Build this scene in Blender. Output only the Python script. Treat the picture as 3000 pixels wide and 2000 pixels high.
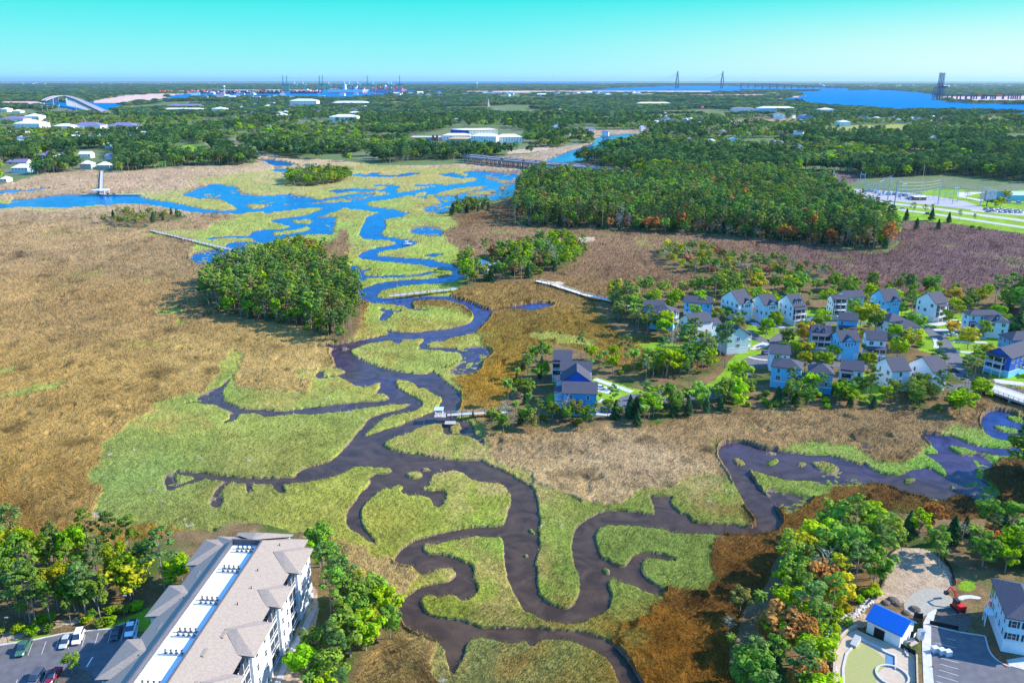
import bpy, bmesh, math, random
import numpy as np
from mathutils import Vector, Matrix
for o in list(bpy.data.objects): bpy.data.objects.remove(o)
S = bpy.context.scene
C = S.collection
R = math.radians
# ---------------- camera ----------------
CAMH = 118.0; FPX = 2400.0; PITCH = math.atan((1000-234.5)/FPX)
cam = bpy.data.cameras.new('camera'); cam.lens = 28.8; cam.sensor_width = 36; cam.clip_start = 1; cam.clip_end = 400000
co = bpy.data.objects.new('camera', cam); C.objects.link(co)
co.location = (0, 0, CAMH); co.rotation_euler = (R(90)-PITCH, 0, 0)
S.camera = co
# ---------------- sun, sky, exposure ----------------
SUN_EL, SUN_AZ = 34.0, 9.0        # elevation, and angle of the sun from +X towards +Y
sun = bpy.data.lights.new('sun', 'SUN'); sun.energy = 4.9; sun.angle = R(0.5); sun.color = (1, .94, .84)
so = bpy.data.objects.new('sun', sun); C.objects.link(so)
sd = Vector((math.cos(R(SUN_EL))*math.cos(R(SUN_AZ)), math.cos(R(SUN_EL))*math.sin(R(SUN_AZ)), math.sin(R(SUN_EL))))
so.rotation_euler = sd.to_track_quat('Z', 'Y').to_euler()
W = bpy.data.worlds.new('World'); S.world = W; W.use_nodes = True
wt = W.node_tree; wn = wt.nodes; wl = wt.links; wn.clear()
wo = wn.new('ShaderNodeOutputWorld'); bg = wn.new('ShaderNodeBackground'); wl.new(bg.outputs[0], wo.inputs[0])
sky = wn.new('ShaderNodeTexSky'); sky.sky_type = 'NISHITA'; sky.sun_disc = False
sky.sun_elevation = R(SUN_EL); sky.sun_rotation = R(90-SUN_AZ); sky.altitude = 100; sky.dust_density = .4; sky.ozone_density = 2.5
tc = wn.new('ShaderNodeTexCoord'); sx = wn.new('ShaderNodeSeparateXYZ'); wl.new(tc.outputs['Generated'], sx.inputs[0])
rp = wn.new('ShaderNodeValToRGB'); wl.new(sx.outputs[2], rp.inputs[0])
def lin(c):
    return tuple(((v/255)/12.92 if v/255 <= .04045 else ((v/255+.055)/1.055)**2.4) for v in c[:3])
stops = [(0.0, (168,246,250)), (.022, (140,242,246)), (.055, (92,238,240)), (.085, (0,232,232)), (.12, (0,205,232)), (.2, (20,160,236)), (.45, (75,155,238)), (1.0, (85,150,232))]
el = rp.color_ramp.elements
while len(el) < len(stops): el.new(.5)
for e, (p_, c_) in zip(el, stops): e.position = p_; e.color = (*lin(c_), 1)
# paler towards the sun side near the horizon
mr = wn.new('ShaderNodeMapRange'); mr.interpolation_type='SMOOTHSTEP'; mr.inputs[1].default_value = -.1; mr.inputs[2].default_value = .62; wl.new(sx.outputs[0], mr.inputs[0])
mz = wn.new('ShaderNodeMapRange'); mz.interpolation_type='SMOOTHSTEP'; mz.inputs[1].default_value = .10; mz.inputs[2].default_value = .015; mz.inputs[4].default_value = .85; wl.new(sx.outputs[2], mz.inputs[0])
mm = wn.new('ShaderNodeMath'); mm.operation = 'MULTIPLY'; wl.new(mr.outputs[0], mm.inputs[0]); wl.new(mz.outputs[0], mm.inputs[1])
mx = wn.new('ShaderNodeMixRGB'); wl.new(mm.outputs[0], mx.inputs[0]); wl.new(rp.outputs[0], mx.inputs[1]); mx.inputs[2].default_value = (*lin((226,252,240)), 1)
sk = wn.new('ShaderNodeVectorMath'); sk.operation = 'SCALE'; sk.inputs[3].default_value = .09; wl.new(sky.outputs[0], sk.inputs[0])
m2 = wn.new('ShaderNodeMixRGB'); m2.inputs[0].default_value = .86; wl.new(sk.outputs[0], m2.inputs[1]); wl.new(mx.outputs[0], m2.inputs[2])
wl.new(m2.outputs[0], bg.inputs[0]); ms = wn.new('ShaderNodeMapRange'); ms.inputs[1].default_value = .11; ms.inputs[2].default_value = .45; ms.inputs[3].default_value = .66; ms.inputs[4].default_value = 1.15
wl.new(sx.outputs[2], ms.inputs[0]); wl.new(ms.outputs[0], bg.inputs[1])
S.view_settings.view_transform = 'Standard'; S.view_settings.look = 'None'; S.view_settings.exposure = 0.78; S.view_settings.gamma = 1
S.cycles.max_bounces = 5; S.cycles.diffuse_bounces = 2; S.cycles.glossy_bounces = 2; S.cycles.transmission_bounces = 2
S.cycles.transparent_max_bounces = 4; S.cycles.caustics_reflective = False; S.cycles.caustics_refractive = False; S.cycles.volume_bounces = 0
# ---------------- coordinates ----------------
cp, sp_ = math.cos(PITCH), math.sin(PITCH)
def ray(px, py):
    a = (px-1500)/FPX; b = (py-1000)/FPX      # right, down
    return (a, cp-b*sp_, -sp_-b*cp)
def G(px, py, z=0.0):                          # a photo pixel -> the point of the ground it shows
    d = ray(px, py); t = (CAMH-z)/(-d[2]); return (d[0]*t, d[1]*t)
def mpp(px, py):                               # metres per photo pixel there
    x, y = G(px, py); return (y*cp + CAMH*sp_)/FPX
FR = dict(F=(900,1100,1.742), L=(0,1000,1.96), R=(2000,1100,2.352), M=(900,450,2.851), K=(0,500,2.352), A=(0,0,.784),
          N=(900,950,3.92), Q=(400,450,2.94), S=(1000,380,2.476), T=(2450,1100,1.793), U=(1850,1400,1.493), P=(0,0,1.0),
          B=(1600,1000,3.583), V=(1850,820,3.36), H=(2230,980,2.86), J=(2200,830,2.688), X=(2650,850,2.357), E=(2350,480,3.618),
          O=(2000,1400,2.352), Z=(0,1500,2.352), Y=(1400,800,2.94), W=(0,180,2.352))
def pw(fr, pts, z=0.0):
    a, b, s = FR[fr]; return [G(a+x/s, b+y/s, z) for x, y in pts]
def smooth(pts, n=2, closed=True):
    pts = np.array(pts, float)
    for _ in range(n):
        q = np.roll(pts, -1, 0)
        a = .75*pts+.25*q; b = .25*pts+.75*q
        o = np.empty((len(pts)*2, 2)); o[0::2] = a; o[1::2] = b
        pts = o if closed else np.vstack([pts[:1], o[:-2], pts[-1:]])
    return pts
# ---------------- numpy noise ----------------
def _h(ix, iy, seed):
    n = (ix.astype(np.int64)*374761393 + iy.astype(np.int64)*668265263 + seed*1274126177) & 0xffffffff
    n = ((n ^ (n >> 13))*1274126177) & 0xffffffff
    return ((n ^ (n >> 16)) & 0xffff)/65535.0
def vnoise(x, y, seed=0):
    x = np.asarray(x, float); y = np.asarray(y, float)
    ix = np.floor(x); iy = np.floor(y); fx = x-ix; fy = y-iy
    fx = fx*fx*(3-2*fx); fy = fy*fy*(3-2*fy)
    a = _h(ix, iy, seed); b = _h(ix+1, iy, seed); c = _h(ix, iy+1, seed); d = _h(ix+1, iy+1, seed)
    return (a*(1-fx)+b*fx)*(1-fy)+(c*(1-fx)+d*fx)*fy
def fbm(x, y, seed=0, o=3):
    s = 0; a = .5; t = 0
    for k in range(o):
        s = s+a*vnoise(x*2**k, y*2**k, seed+k*17); t += a; a *= .5
    return s/t
def inpoly(px, py, poly):
    c = np.zeros(px.shape, bool); n = len(poly)
    x1, y1 = poly[-1]
    for x2, y2 in poly:
        if y1 != y2:
            m = ((y2 > py) != (y1 > py))
            c ^= m & (px < (x1-x2)*(py-y2)/(y1-y2)+x2)
        x1, y1 = x2, y2
    return c
# ---------------- materials ----------------
def pmat(name, rgb, rough=.8, metal=0.0, var=.12, scale=1.5, spec=.3, bump=0.0, bscale=8.0):
    m = bpy.data.materials.new(name); m.use_nodes = True; nt = m.node_tree; n = nt.nodes; l = nt.links
    b = n['Principled BSDF']; b.inputs['Roughness'].default_value = rough; b.inputs['Metallic'].default_value = metal
    b.inputs['Specular IOR Level'].default_value = spec
    g = n.new('ShaderNodeNewGeometry'); t = n.new('ShaderNodeTexNoise'); t.inputs['Scale'].default_value = scale; t.inputs['Detail'].default_value = 4
    l.new(g.outputs['Position'], t.inputs['Vector'])
    r = n.new('ShaderNodeValToRGB'); l.new(t.outputs[0], r.inputs[0])
    r.color_ramp.elements[0].position = .3; r.color_ramp.elements[1].position = .7
    r.color_ramp.elements[0].color = (*[max(0, c*(1-var)) for c in rgb], 1); r.color_ramp.elements[1].color = (*[min(1, c*(1+var)) for c in rgb], 1)
    l.new(r.outputs[0], b.inputs['Base Color'])
    if bump:
        u = n.new('ShaderNodeBump'); u.inputs['Strength'].default_value = bump; u.inputs['Distance'].default_value = .05
        t2 = n.new('ShaderNodeTexNoise'); t2.inputs['Scale'].default_value = bscale; l.new(g.outputs['Position'], t2.inputs['Vector'])
        l.new(t2.outputs[0], u.inputs['Height']); l.new(u.outputs[0], b.inputs['Normal'])
    return m
_M = {}
def MT(key, *a, **k):
    if key not in _M: _M[key] = pmat(key, *a, **k)
    return _M[key]
# ---------------- object helpers ----------------
def tag(o, label=None, cat=None, group=None, kind=None):
    if label: o['label'] = label
    if cat: o['category'] = cat
    if group: o['group'] = group
    if kind: o['kind'] = kind
    return o
def thing(name, label, cat, loc=(0,0,0), rz=0.0, group=None):
    o = bpy.data.objects.new(name, None); C.objects.link(o); o.location = loc; o.rotation_euler = (0,0,rz); o.empty_display_size = .5
    return tag(o, label, cat, group)
class MB:
    def __init__(s): s.v = []; s.f = []
    def add(s, v, f):
        k = len(s.v); s.v += [tuple(p) for p in v]; s.f += [tuple(i+k for i in q) for q in f]; return s
    def box(s, c, d, rz=0.0):
        hx, hy, hz = d[0]/2, d[1]/2, d[2]/2; a, b = math.cos(rz), math.sin(rz)
        vs = []
        for x, y, z in ((-hx,-hy,-hz),(hx,-hy,-hz),(hx,hy,-hz),(-hx,hy,-hz),(-hx,-hy,hz),(hx,-hy,hz),(hx,hy,hz),(-hx,hy,hz)):
            vs.append((c[0]+x*a-y*b, c[1]+x*b+y*a, c[2]+z))
        return s.add(vs, [(0,3,2,1),(4,5,6,7),(0,1,5,4),(1,2,6,5),(2,3,7,6),(3,0,4,7)])
    def b2(s, lo, hi):
        return s.box([(a+b)/2 for a, b in zip(lo, hi)], [abs(b-a) for a, b in zip(lo, hi)])
    def bar(s, p, q, w, w2=None, n=4):
        p = Vector(p); q = Vector(q); d = (q-p)
        if d.length < 1e-6: return s
        d.normalize(); u = d.orthogonal() if abs(d.z) > .9 else d.cross(Vector((0,0,1)))
        u.normalize(); t = d.cross(u); w2 = w if w2 is None else w2; vs = []
        for c, r in ((p, w/2), (q, w2/2)):
            for k in range(n):
                a = 2*math.pi*(k+.5)/n; vs.append(c+(u*math.cos(a)+t*math.sin(a))*r*(1.414 if n == 4 else 1))
        fs = [(k, (k+1) % n, n+(k+1) % n, n+k) for k in range(n)]+[tuple(range(n))[::-1], tuple(range(n, 2*n))]
        return s.add(vs, fs)
    def prism(s, pts, z0, z1):
        n = len(pts)
        ar = sum(pts[i][0]*pts[(i+1) % n][1]-pts[(i+1) % n][0]*pts[i][1] for i in range(n))
        if ar < 0: pts = pts[::-1]
        return s.add([(x, y, z0) for x, y in pts]+[(x, y, z1) for x, y in pts],
                     [tuple(range(n))[::-1], tuple(range(n, 2*n))]+[(i, (i+1) % n, n+(i+1) % n, n+i) for i in range(n)])
    def sphere(s, c, r, n=8, m=5, sz=1.0):
        vs = []; fs = []
        for j in range(m+1):
            a = math.pi*j/m
            for i in range(n):
                b = 2*math.pi*i/n; vs.append((c[0]+r*math.sin(a)*math.cos(b), c[1]+r*math.sin(a)*math.sin(b), c[2]+r*sz*math.cos(a)))
        for j in range(m):
            for i in range(n):
                fs.append((j*n+i, (j+1)*n+i, (j+1)*n+(i+1) % n, j*n+(i+1) % n))
        return s.add(vs, fs)
    def mesh(s, name, mat):
        me = bpy.data.meshes.new(name); me.from_pydata(s.v, [], s.f); me.update()
        for q in (mat if isinstance(mat, (list, tuple)) else [mat]): me.materials.append(q)
        return me
    def build(s, name, mat, parent=None, kind=None):
        o = bpy.data.objects.new(name, s.mesh(name, mat)); C.objects.link(o)
        if parent: o.parent = parent
        if kind: o['kind'] = kind
        return o
def copy_tree(o, parent=None):
    c = o.copy(); C.objects.link(c)
    if parent is not None: c.parent = parent
    for ch in CH.get(o.name, []): copy_tree(ch, c)
    return c
CH = {}
def reg(root):                                 # remember the children of a thing that will be copied
    CH.clear()
    for o in bpy.data.objects:
        if o.parent: CH.setdefault(o.parent.name, []).append(o)
    return root
def npmesh(name, V, Fq, mats, col=None):       # quads/tris given as an (n, k) array
    me = bpy.data.meshes.new(name); n, k = Fq.shape
    me.vertices.add(len(V)); me.vertices.foreach_set('co', np.asarray(V, np.float32).ravel())
    me.loops.add(n*k); me.loops.foreach_set('vertex_index', np.asarray(Fq, np.int32).ravel())
    me.polygons.add(n); me.polygons.foreach_set('loop_start', np.arange(0, n*k, k, dtype=np.int32))
    me.polygons.foreach_set('loop_total', np.full(n, k, np.int32))
    if col is not None:
        at = me.color_attributes.new('col', 'FLOAT_COLOR', 'POINT')
        c4 = np.ones((len(V), 4), np.float32); c4[:, :3] = col; at.data.foreach_set('color', c4.ravel())
    me.update(calc_edges=True)
    for m in mats: me.materials.append(m)
    return me
# =====================================================================
#  GROUND: one sheet out to the horizon, creeks cut into it, water below
# =====================================================================
cell = 2.93*.95
rows_py = [2300.0]
while rows_py[-1] > 236.6: rows_py.append(rows_py[-1]-cell*(1 if rows_py[-1] > 262 else .45))
Yr = np.array([G(1500, p)[1] for p in rows_py]); Yr = Yr[(Yr < 60000) & (Yr > 0)]
Yr = np.append(Yr, [75000.0, 90000.0])
us = np.arange(-.74, .7401, cell/FPX/.97)
Zr = Yr*cp+CAMH*sp_
X = Zr[:, None]*us[None, :]; Y = np.repeat(Yr[:, None], len(us), 1)
NR, NC = X.shape
mp = (Y*cp+CAMH*sp_)/FPX                      # size of a photo pixel there
WATER, MUD, GREEN, BROWN, WOOD, LAWN, SAND, FLOOD, URBAN, ASPH = range(10)
CL = np.full(X.shape, BROWN, np.int8)
wa = np.clip(2.0**np.round(np.log2(mp*3.0)), .35, 60)                  # edge wobble in metres
WX = X+wa*(fbm(X/wa/3.2, Y/wa/3.2, 5, 3)-.5)*1.5
WY = Y+wa*1.6*(fbm(X/wa/3.2, Y/wa/3.2, 9, 3)-.5)*1.5
w2 = np.maximum(wa*5, 6.0)                                     # a wider wobble for the borders between kinds of marsh
FX2 = (WX+w2*1.5*(fbm(X/w2/1.6, Y/w2/1.6, 15, 4)-.5)).ravel(); FY2 = (WY+w2*2.2*(fbm(X/w2/1.6, Y/w2/1.6, 19, 4)-.5)).ravel()
FX, FY = WX.ravel(), WY.ravel(); X0, Y0 = X.ravel(), Y.ravel(); CLf = CL.ravel()
def region(poly, warp=True):
    ax, ay = (FX2, FY2) if warp == 2 else ((FX, FY) if warp else (X0, Y0))
    poly = np.asarray(poly); lo = poly.min(0); hi = poly.max(0)
    idx = np.nonzero((ax > lo[0]) & (ax < hi[0]) & (ay > lo[1]) & (ay < hi[1]))[0]
    return idx[inpoly(ax[idx], ay[idx], poly)]
def paint(cls, fr, pts, sm=2, warp=True):
    CLf[region(smooth(pw(fr, pts), sm) if sm else np.array(pw(fr, pts)), warp)] = cls
def ribbon_poly(fr, pts):                      # (x, y, width in metres)
    P = np.array(pw(fr, [(p[0], p[1]) for p in pts])); w = np.array([p[2] for p in pts], float)
    q = np.column_stack([P, w])
    for _ in range(2):
        a = .75*q[:-1]+.25*q[1:]; b = .25*q[:-1]+.75*q[1:]
        o = np.empty((len(a)*2, 3)); o[0::2] = a; o[1::2] = b; q = np.vstack([q[:1], o, q[-1:]])
    P = q[:, :2]; d = np.gradient(P, axis=0); d /= np.linalg.norm(d, axis=1)[:, None]+1e-9
    nrm = np.column_stack([-d[:, 1], d[:, 0]])*q[:, 2:3]/2
    return np.vstack([P+nrm, (P-nrm)[::-1]])
def ribbon(cls, fr, pts, warp=True):
    P = ribbon_poly(fr, pts)
    n = len(P)//2
    for k in range(n-1):                       # quad by quad: no trouble where the band bends
        q = np.array([P[k], P[k+1], P[2*n-2-k], P[2*n-1-k]]); CLf[region(q, warp)] = cls
# --- upland ---
north = [(-600,545),(0,545),(127,511),(263,501),(353,505),(510,492),(600,488),(680,486),(761,478),(723,455),(638,433),(600,424),(608,414),(706,408),(700,420),(723,435),(765,452),(850,463),(1000,473),
  (1121,487),(1275,487),(1363,479),(1388,475),(1480,457),(1565,451),(1622,434),(1727,421),(1765,416),(1719,402),(1600,398),(1530,392),(1540,385),(1630,381),(1909,380),(1925,400),(1880,412),(1800,424),(1725,447),(1700,462),(1690,475),
  (1760,489),(1830,500),(1640,503),(1578,521),(1541,541),(1521,574),(1501,630),(1510,668),(1600,669),(1700,673),(1820,676),(1950,681),(2100,696),(2250,706),(2400,722),(2500,736),(2600,742),(2636,715),(2600,685),
  (2565,655),(2709,651),(2820,662),(3000,690),(3600,745),(3600,237.5),(-600,237.5)]
UP = np.array(pw('P', north)); CLf[region(UP)] = URBAN
ISL = {}
def wood(name, fr, pts): ISL[name] = smooth(pw(fr, pts), 1); CLf[region(ISL[name])] = WOOD
wood('mid_forest', 'P', [(1650,530),(1590,533),(1545,548),(1521,576),(1503,630),(1512,664),(1600,667),(1700,671),(1820,674),(1950,679),(2100,694),(2250,704),(2400,720),(2500,733),(2600,738),(2632,712),(2600,683),(2570,655),(2560,640),(2500,625),(2470,602),(2420,585),(2360,562),(2330,545),(2200,530),(2000,520),(1830,524)])
wood('round_island', 'P', [(598,880),(610,845),(660,815),(760,800),(860,800),(950,815),(1010,838),(1056,880),(1060,930),(1050,985),(1010,1012),(975,1010),(940,985),(850,955),(740,945),(650,925),(605,905)])
wood('upper_island', 'P', [(765,765),(780,742),(830,728),(900,730),(955,742),(960,760),(920,790),(880,797),(830,785)])
wood('north_island', 'P', [(835,540),(850,520),(930,512),(1000,512),(1030,522),(1025,535),(960,545),(900,550)])
wood('hut_island', 'P', [(1345,805),(1360,780),(1400,765),(1500,745),(1560,722),(1640,715),(1715,735),(1718,765),(1660,792),(1590,808),(1560,825),(1500,830),(1420,835),(1380,850),(1335,848)])
wood('small_island', 'P', [(1328,622),(1340,607),(1400,603),(1435,607),(1432,622),(1390,630),(1345,633),(1320,640)])
wood('brush_island', 'P', [(290,655),(340,630),(420,625),(520,630),(560,640),(520,650),(440,658),(440,672),(380,672),(320,668)])
wood('right_brush', 'P', [(1915,745),(1960,730),(2060,735),(2180,760),(2330,785),(2440,815),(2480,835),(2400,842),(2260,838),(2150,835),(2060,815),(1960,785)])
wood('village', 'P', [(1740,905),(1770,880),(1850,870),(2050,850),(2250,840),(2450,850),(2700,870),(3050,850),(3300,900),(3300,1160),(2990,1135),(2880,1150),(2850,1215),(2760,1212),(2600,1200),(2400,1205),(2280,1200),(2180,1205),(2120,1225),(2050,1225),
   (1990,1225),(1900,1262),(1800,1255),(1700,1260),(1600,1250),(1520,1280),(1440,1270),(1430,1230),(1475,1185),(1500,1150),(1560,1060),(1600,1020),(1640,1015),(1730,1045),(1780,1075),(1860,1100),(2000,1105),(2100,1070),(2135,1040),(2080,1040),(1960,1000),(1850,1000),(1780,960)])
wood('lower_left', 'P', [(-500,1640),(0,1625),(100,1615),(300,1600),(420,1590),(560,1560),(680,1530),(780,1525),(900,1550),(960,1600),(1000,1650),(1020,1700),(1100,1760),(1170,1840),(1150,1900),(1060,1960),(1000,2100),(1000,2300),(-500,2300)])
wood('lower_right', 'P', [(2160,1870),(2170,1800),(2240,1740),(2270,1640),(2340,1600),(2400,1545),(2470,1490),(2560,1500),(2700,1520),(2850,1540),(3000,1500),(3400,1450),(3400,2300),(2300,2300),(2200,2100),(2130,1960)])
# --- green marsh ---
def green(fr, pts, w=2): paint(GREEN, fr, pts, 2, w)
green('P', [(-300,590),(0,590),(200,572),(420,563),(480,560),(560,555),(640,540),(520,530),(640,520),(720,505),(900,492),(960,500),(1020,480),(1150,490),(1270,492),(1380,492),(1400,510),(1560,512),(1640,505),(1600,540),(1560,560),
   (1480,590),(1430,600),(1330,610),(1320,640),(1350,660),(1290,680),(1310,710),(1360,745),(1350,765),(1300,790),(1380,800),(1370,835),(1330,850),(1310,875),(1180,890),(1200,905),(1290,900),(1400,935),(1380,955),(1260,990),(1230,1010),(1050,1010),(1060,960),(1085,880),(1030,830),(1010,780),(1030,700),(1000,660),(960,735),
   (900,720),(800,770),(770,760),(700,780),(640,790),(590,760),(560,740),(580,700),(500,690),(420,698),(440,680),(600,680),(640,650),(720,640),(680,632),(560,615),(480,600),(380,590),(300,610),(0,615),(-300,615)])
green('L', [(1270,150),(1300,75),(1370,60),(1400,110),(1480,150),(1640,160),(1800,180),(2000,160),(2200,250),(2352,330),(2352,800),(2150,1150),(1850,1140),(1500,1100),(1100,1100),(1000,1060),(720,1070),(700,1030),(520,1040),(560,960),(560,800),(540,700),(600,640),(590,580),(700,530),(690,480),(790,440),(930,400),(850,360),(1000,325),(1240,310),(1240,200)])
green('F', [(0,0),(400,0),(700,0),(700,200),(880,250),(900,430),(1100,470),(1160,560),(1300,600),(1440,690),(1700,640),(1916,600),(1960,800),(1960,1120),(1740,1100),(1700,1200),(1600,1270),(1580,1340),(1500,1360),(1600,1500),(1640,1700),(700,1700),(700,1400),(600,1350),(480,1250),(440,1000),(280,940),(200,850),(60,760),(0,900)])
green('P', [(1850,1450),(1960,1430),(2070,1400),(2160,1400),(2210,1520),(2140,1540),(2110,1560),(2100,1650),(2060,1740),(1960,1740),(1880,1760),(1860,1700),(1800,1500)])
green('N', [(870,0),(1830,0),(1700,40),(1930,95),(2050,250),(2160,350),(2000,480),(2000,560),(1720,640),(1640,690),(1800,850),(1780,960),(1700,1010),(1650,1050),(1880,1060),(1900,1230),(2000,1380),(2000,1500),(1700,1568),(0,1568),(0,560),(180,500),(460,540),(600,700),(500,250),(520,180)])
green('R', [(640,520),(800,480),(1000,490),(1100,480),(1200,560),(1400,600),(1640,600),(1700,500),(1830,410),(1850,370),(2000,360),(2080,380),(2200,300),(2352,280),(2352,560),(2150,560),(2130,700),(2150,850),(2080,850),(1850,800),(1600,860),(1400,770),(1000,750),(930,800),(900,880),(700,980),(640,900),(430,660),(400,560)])
green('K', [(1060,1010),(1100,970),(1260,960),(1270,975),(1200,1000)])
green('K', [(1180,1050),(1230,1030),(1300,1050),(1280,1070)])
green('P', [(-100,1120),(60,1090),(60,1075),(0,1085)]); green('P', [(-100,1180),(0,1165),(100,1135),(200,1120),(130,1150),(60,1165),(0,1178)])
green('P', [(185,1590),(210,1575),(260,1580),(290,1600),(230,1610)])
green('P', [(1540,985),(1580,975),(1680,990),(1760,1010),(1700,1015),(1600,1000)]); green('P', [(1500,640),(1560,620),(1590,625),(1560,650)])
green('P', [(1840,1155),(1860,1150),(2170,1140),(2160,1150)])
# --- brown tongues back over the green ---
def brown(fr, pts): paint(BROWN, fr, pts, 2, 2)
brown('L', [(1330,160),(1420,120),(1560,60),(1750,60),(1880,60),(1910,130),(1850,160),(1700,160),(1650,170),(1820,240),(1810,280),(1700,300),(1550,270),(1480,285),(1400,270),(1340,220)])
brown('P', [(905,740),(960,710),(1010,705),(1028,735),(1000,770),(1010,800),(960,830),(900,800),(960,770)])
brown('N', [(-10,690),(80,690),(110,730),(60,790),(-10,800)]); brown('N', [(-10,600),(60,620),(90,650),(-10,680)])
brown('F', [(60,790),(110,780),(130,810),(110,850),(230,880),(330,930),(420,930),(480,980),(540,1010),(540,1060),(480,1140),(440,1150),(300,1050),(200,1000),(100,850)])
brown('F', [(640,1700),(560,1500),(300,1600),(300,1480),(500,1320),(620,1360),(600,1420),(700,1480),(720,1600)])
brown('P', [(1270,1290),(1420,1260),(1460,1330),(1400,1370)]) if 0 else None
# --- flooded grass ---
def flood(fr, pts): paint(FLOOD, fr, pts)
flood('Q', [(350,360),(620,255),(860,285),(900,340),(1090,370),(1340,350),(1500,370),(1600,410),(1500,430),(1000,450),(800,430),(700,400),(480,380)])
flood('Q', [(1700,380),(2000,345),(2050,355),(1900,400),(1650,410)])
flood('M', [(1000,340),(1250,330),(1400,300),(1600,250),(1850,235),(1800,300),(1700,370),(1500,410),(1240,405),(1150,520),(1040,500),(940,470),(1000,430),(1130,395)])
flood('Q', [(1500,560),(1700,545),(1720,600),(1680,690),(1560,690),(1480,640)])
flood('M', [(830,640),(1000,590),(1150,640),(1130,700),(900,680)]); flood('M', [(1420,160),(1600,150),(1900,180),(1850,220),(1700,240),(1500,200)])
flood('N', [(1770,330),(1720,280),(1900,240),(2080,280),(2150,340),(2060,400),(1990,470),(2000,550),(1780,600),(1600,560),(1700,500),(1760,440)])
flood('N', [(1760,1100),(1880,1120),(1900,1220),(1800,1260),(1700,1270),(1770,1180)]); flood('N', [(1850,1260),(2000,1300),(2040,1400),(1990,1400),(1900,1300)])
flood('F', [(830,530),(940,545),(1010,570),(1040,640),(1020,690),(960,650),(900,600),(860,560)]); flood('F', [(300,520),(400,510),(420,530),(330,550)])
flood('R', [(820,600),(1000,590),(1200,700),(1380,760),(1000,760),(880,740)]); flood('R', [(1960,690),(2100,720),(2160,800),(2150,900),(2050,850),(1900,790),(1840,760)]); flood('R', [(1860,590),(1950,600),(1960,690),(1900,710),(1870,660)])
flood('R', [(1900,530),(2120,550),(2160,620),(2100,670),(2020,640),(1990,590)]); flood('R', [(560,800),(640,780),(900,850),(900,880),(700,960),(640,900)])
flood('L', [(930,780),(1010,750),(1010,850),(960,870)]); flood('L', [(1240,270),(1260,250),(1300,380),(1080,350)]); flood('L',[(1200,900),(1280,880),(1280,950),(1210,960)])
flood('P', [(530,745),(700,720),(720,760),(600,790)]); flood('Q',[(1170,120),(1400,120),(1420,190),(1180,150)])
# --- water ---
def green(fr, pts): paint(GREEN, fr, pts)
def water(fr, pts, sm=2): paint(WATER, fr, pts, sm)
def creek(fr, pts): ribbon(WATER, fr, pts)
# lower meanders, whole belt; grass islands come back over it
water('F', [(0,470),(130,440),(200,360),(270,290),(320,240),(450,200),(520,165),(535,130),(500,120),(430,140),(330,157),(165,167),(90,185),(0,196),(-60,200),(-60,175),(0,172),(60,160),(160,150),(300,142),(415,125),(420,105),(350,85),(370,40),(340,35),(280,68),(190,22),(130,-5),(100,-30),(640,-30),(700,30),(770,80),(792,125),(775,180),(735,215),(850,250),
  (850,300),(890,380),(885,440),(960,470),(1040,510),(1100,545),(1160,580),(1185,650),(1190,740),(1350,1000),(1340,800),(1390,755),(1440,728),(1500,695),(1600,690),(1700,700),(1780,720),(1760,640),(1740,610),(1790,620),(1850,615),(1868,625),(1845,650),(1890,700),(1960,720),(1960,810),(1850,790),(1700,770),(1600,765),(1520,765),(1480,790),(1465,830),
  (1480,890),(1500,930),(1560,960),(1620,990),(1650,930),(1700,905),(1780,905),(1850,925),(1890,945),(1850,950),(1780,930),(1720,935),(1705,960),(1705,990),(1720,1030),(1780,1070),(1850,1110),(1820,1125),(1720,1110),(1660,1070),(1610,1060),(1560,1035),(1530,1060),(1555,1120),(1545,1180),(1500,1225),(1440,1240),(1405,1275),
  (1300,1268),(1300,1300),(1410,1305),(1480,1330),(1540,1360),(1570,1390),(1620,1430),(1660,1490),(1720,1600),(1740,1700),(1640,1700),(1590,1560),(1540,1450),(1470,1410),(1400,1380),(1300,1350),(1170,1350),(1150,1400),(1110,1350),(1080,1370),(1000,1365),(900,1340),(830,1350),(800,1390),(800,1440),(765,1500),(735,1545),(725,1500),(708,1440),(700,1380),(620,1345),(560,1330),(510,1310),(480,1260),(458,1200),(470,1160),(560,1090),
  (600,1075),(700,1060),(765,1030),(750,995),(700,985),(640,1000),(600,1030),(560,1000),(500,990),(445,965),(440,940),(470,900),(520,855),(560,835),(500,800),(350,870),(300,840),(270,810),(215,790),(195,740),(212,680),(250,640),(270,600),(310,570),(325,540),(340,500),(400,505),(445,485),(400,465),(330,450),(300,430),(268,410),(275,385),(258,360),(235,430),(200,460),(150,490),(100,515),(0,535),(-60,545),(-60,500)])
green('F', [(445,30),(500,25),(560,45),(640,90),(695,115),(690,135),(650,190),(560,220),(480,255),(400,285),(300,310),(290,300),(350,250),(430,200),(520,175),(580,150),(583,120),(545,95),(470,75),(448,60)])
green('F', [(270,700),(290,660),(340,610),(390,575),(430,580),(440,565),(480,555),(500,570),(470,600),(520,615),(590,615),(640,635),(650,680),(690,660),(715,620),(700,590),(640,590),(580,585),(580,572),(630,565),(625,545),(640,510),(680,495),(740,482),(800,500),(830,530),(900,550),(990,550),(1030,590),(1045,640),(1020,700),(1015,750),(980,775),(880,770),(760,790),(650,815),(560,838),(500,870),(460,910),(430,940),(380,930),(365,880),(350,850),(300,800),(275,750)])
green('F', [(500,510),(520,492),(560,488),(595,510),(580,525),(530,528)]); green('F', [(575,478),(610,468),(640,480),(610,492)]); green('F', [(665,482),(690,476),(708,483),(690,490)])
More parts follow.
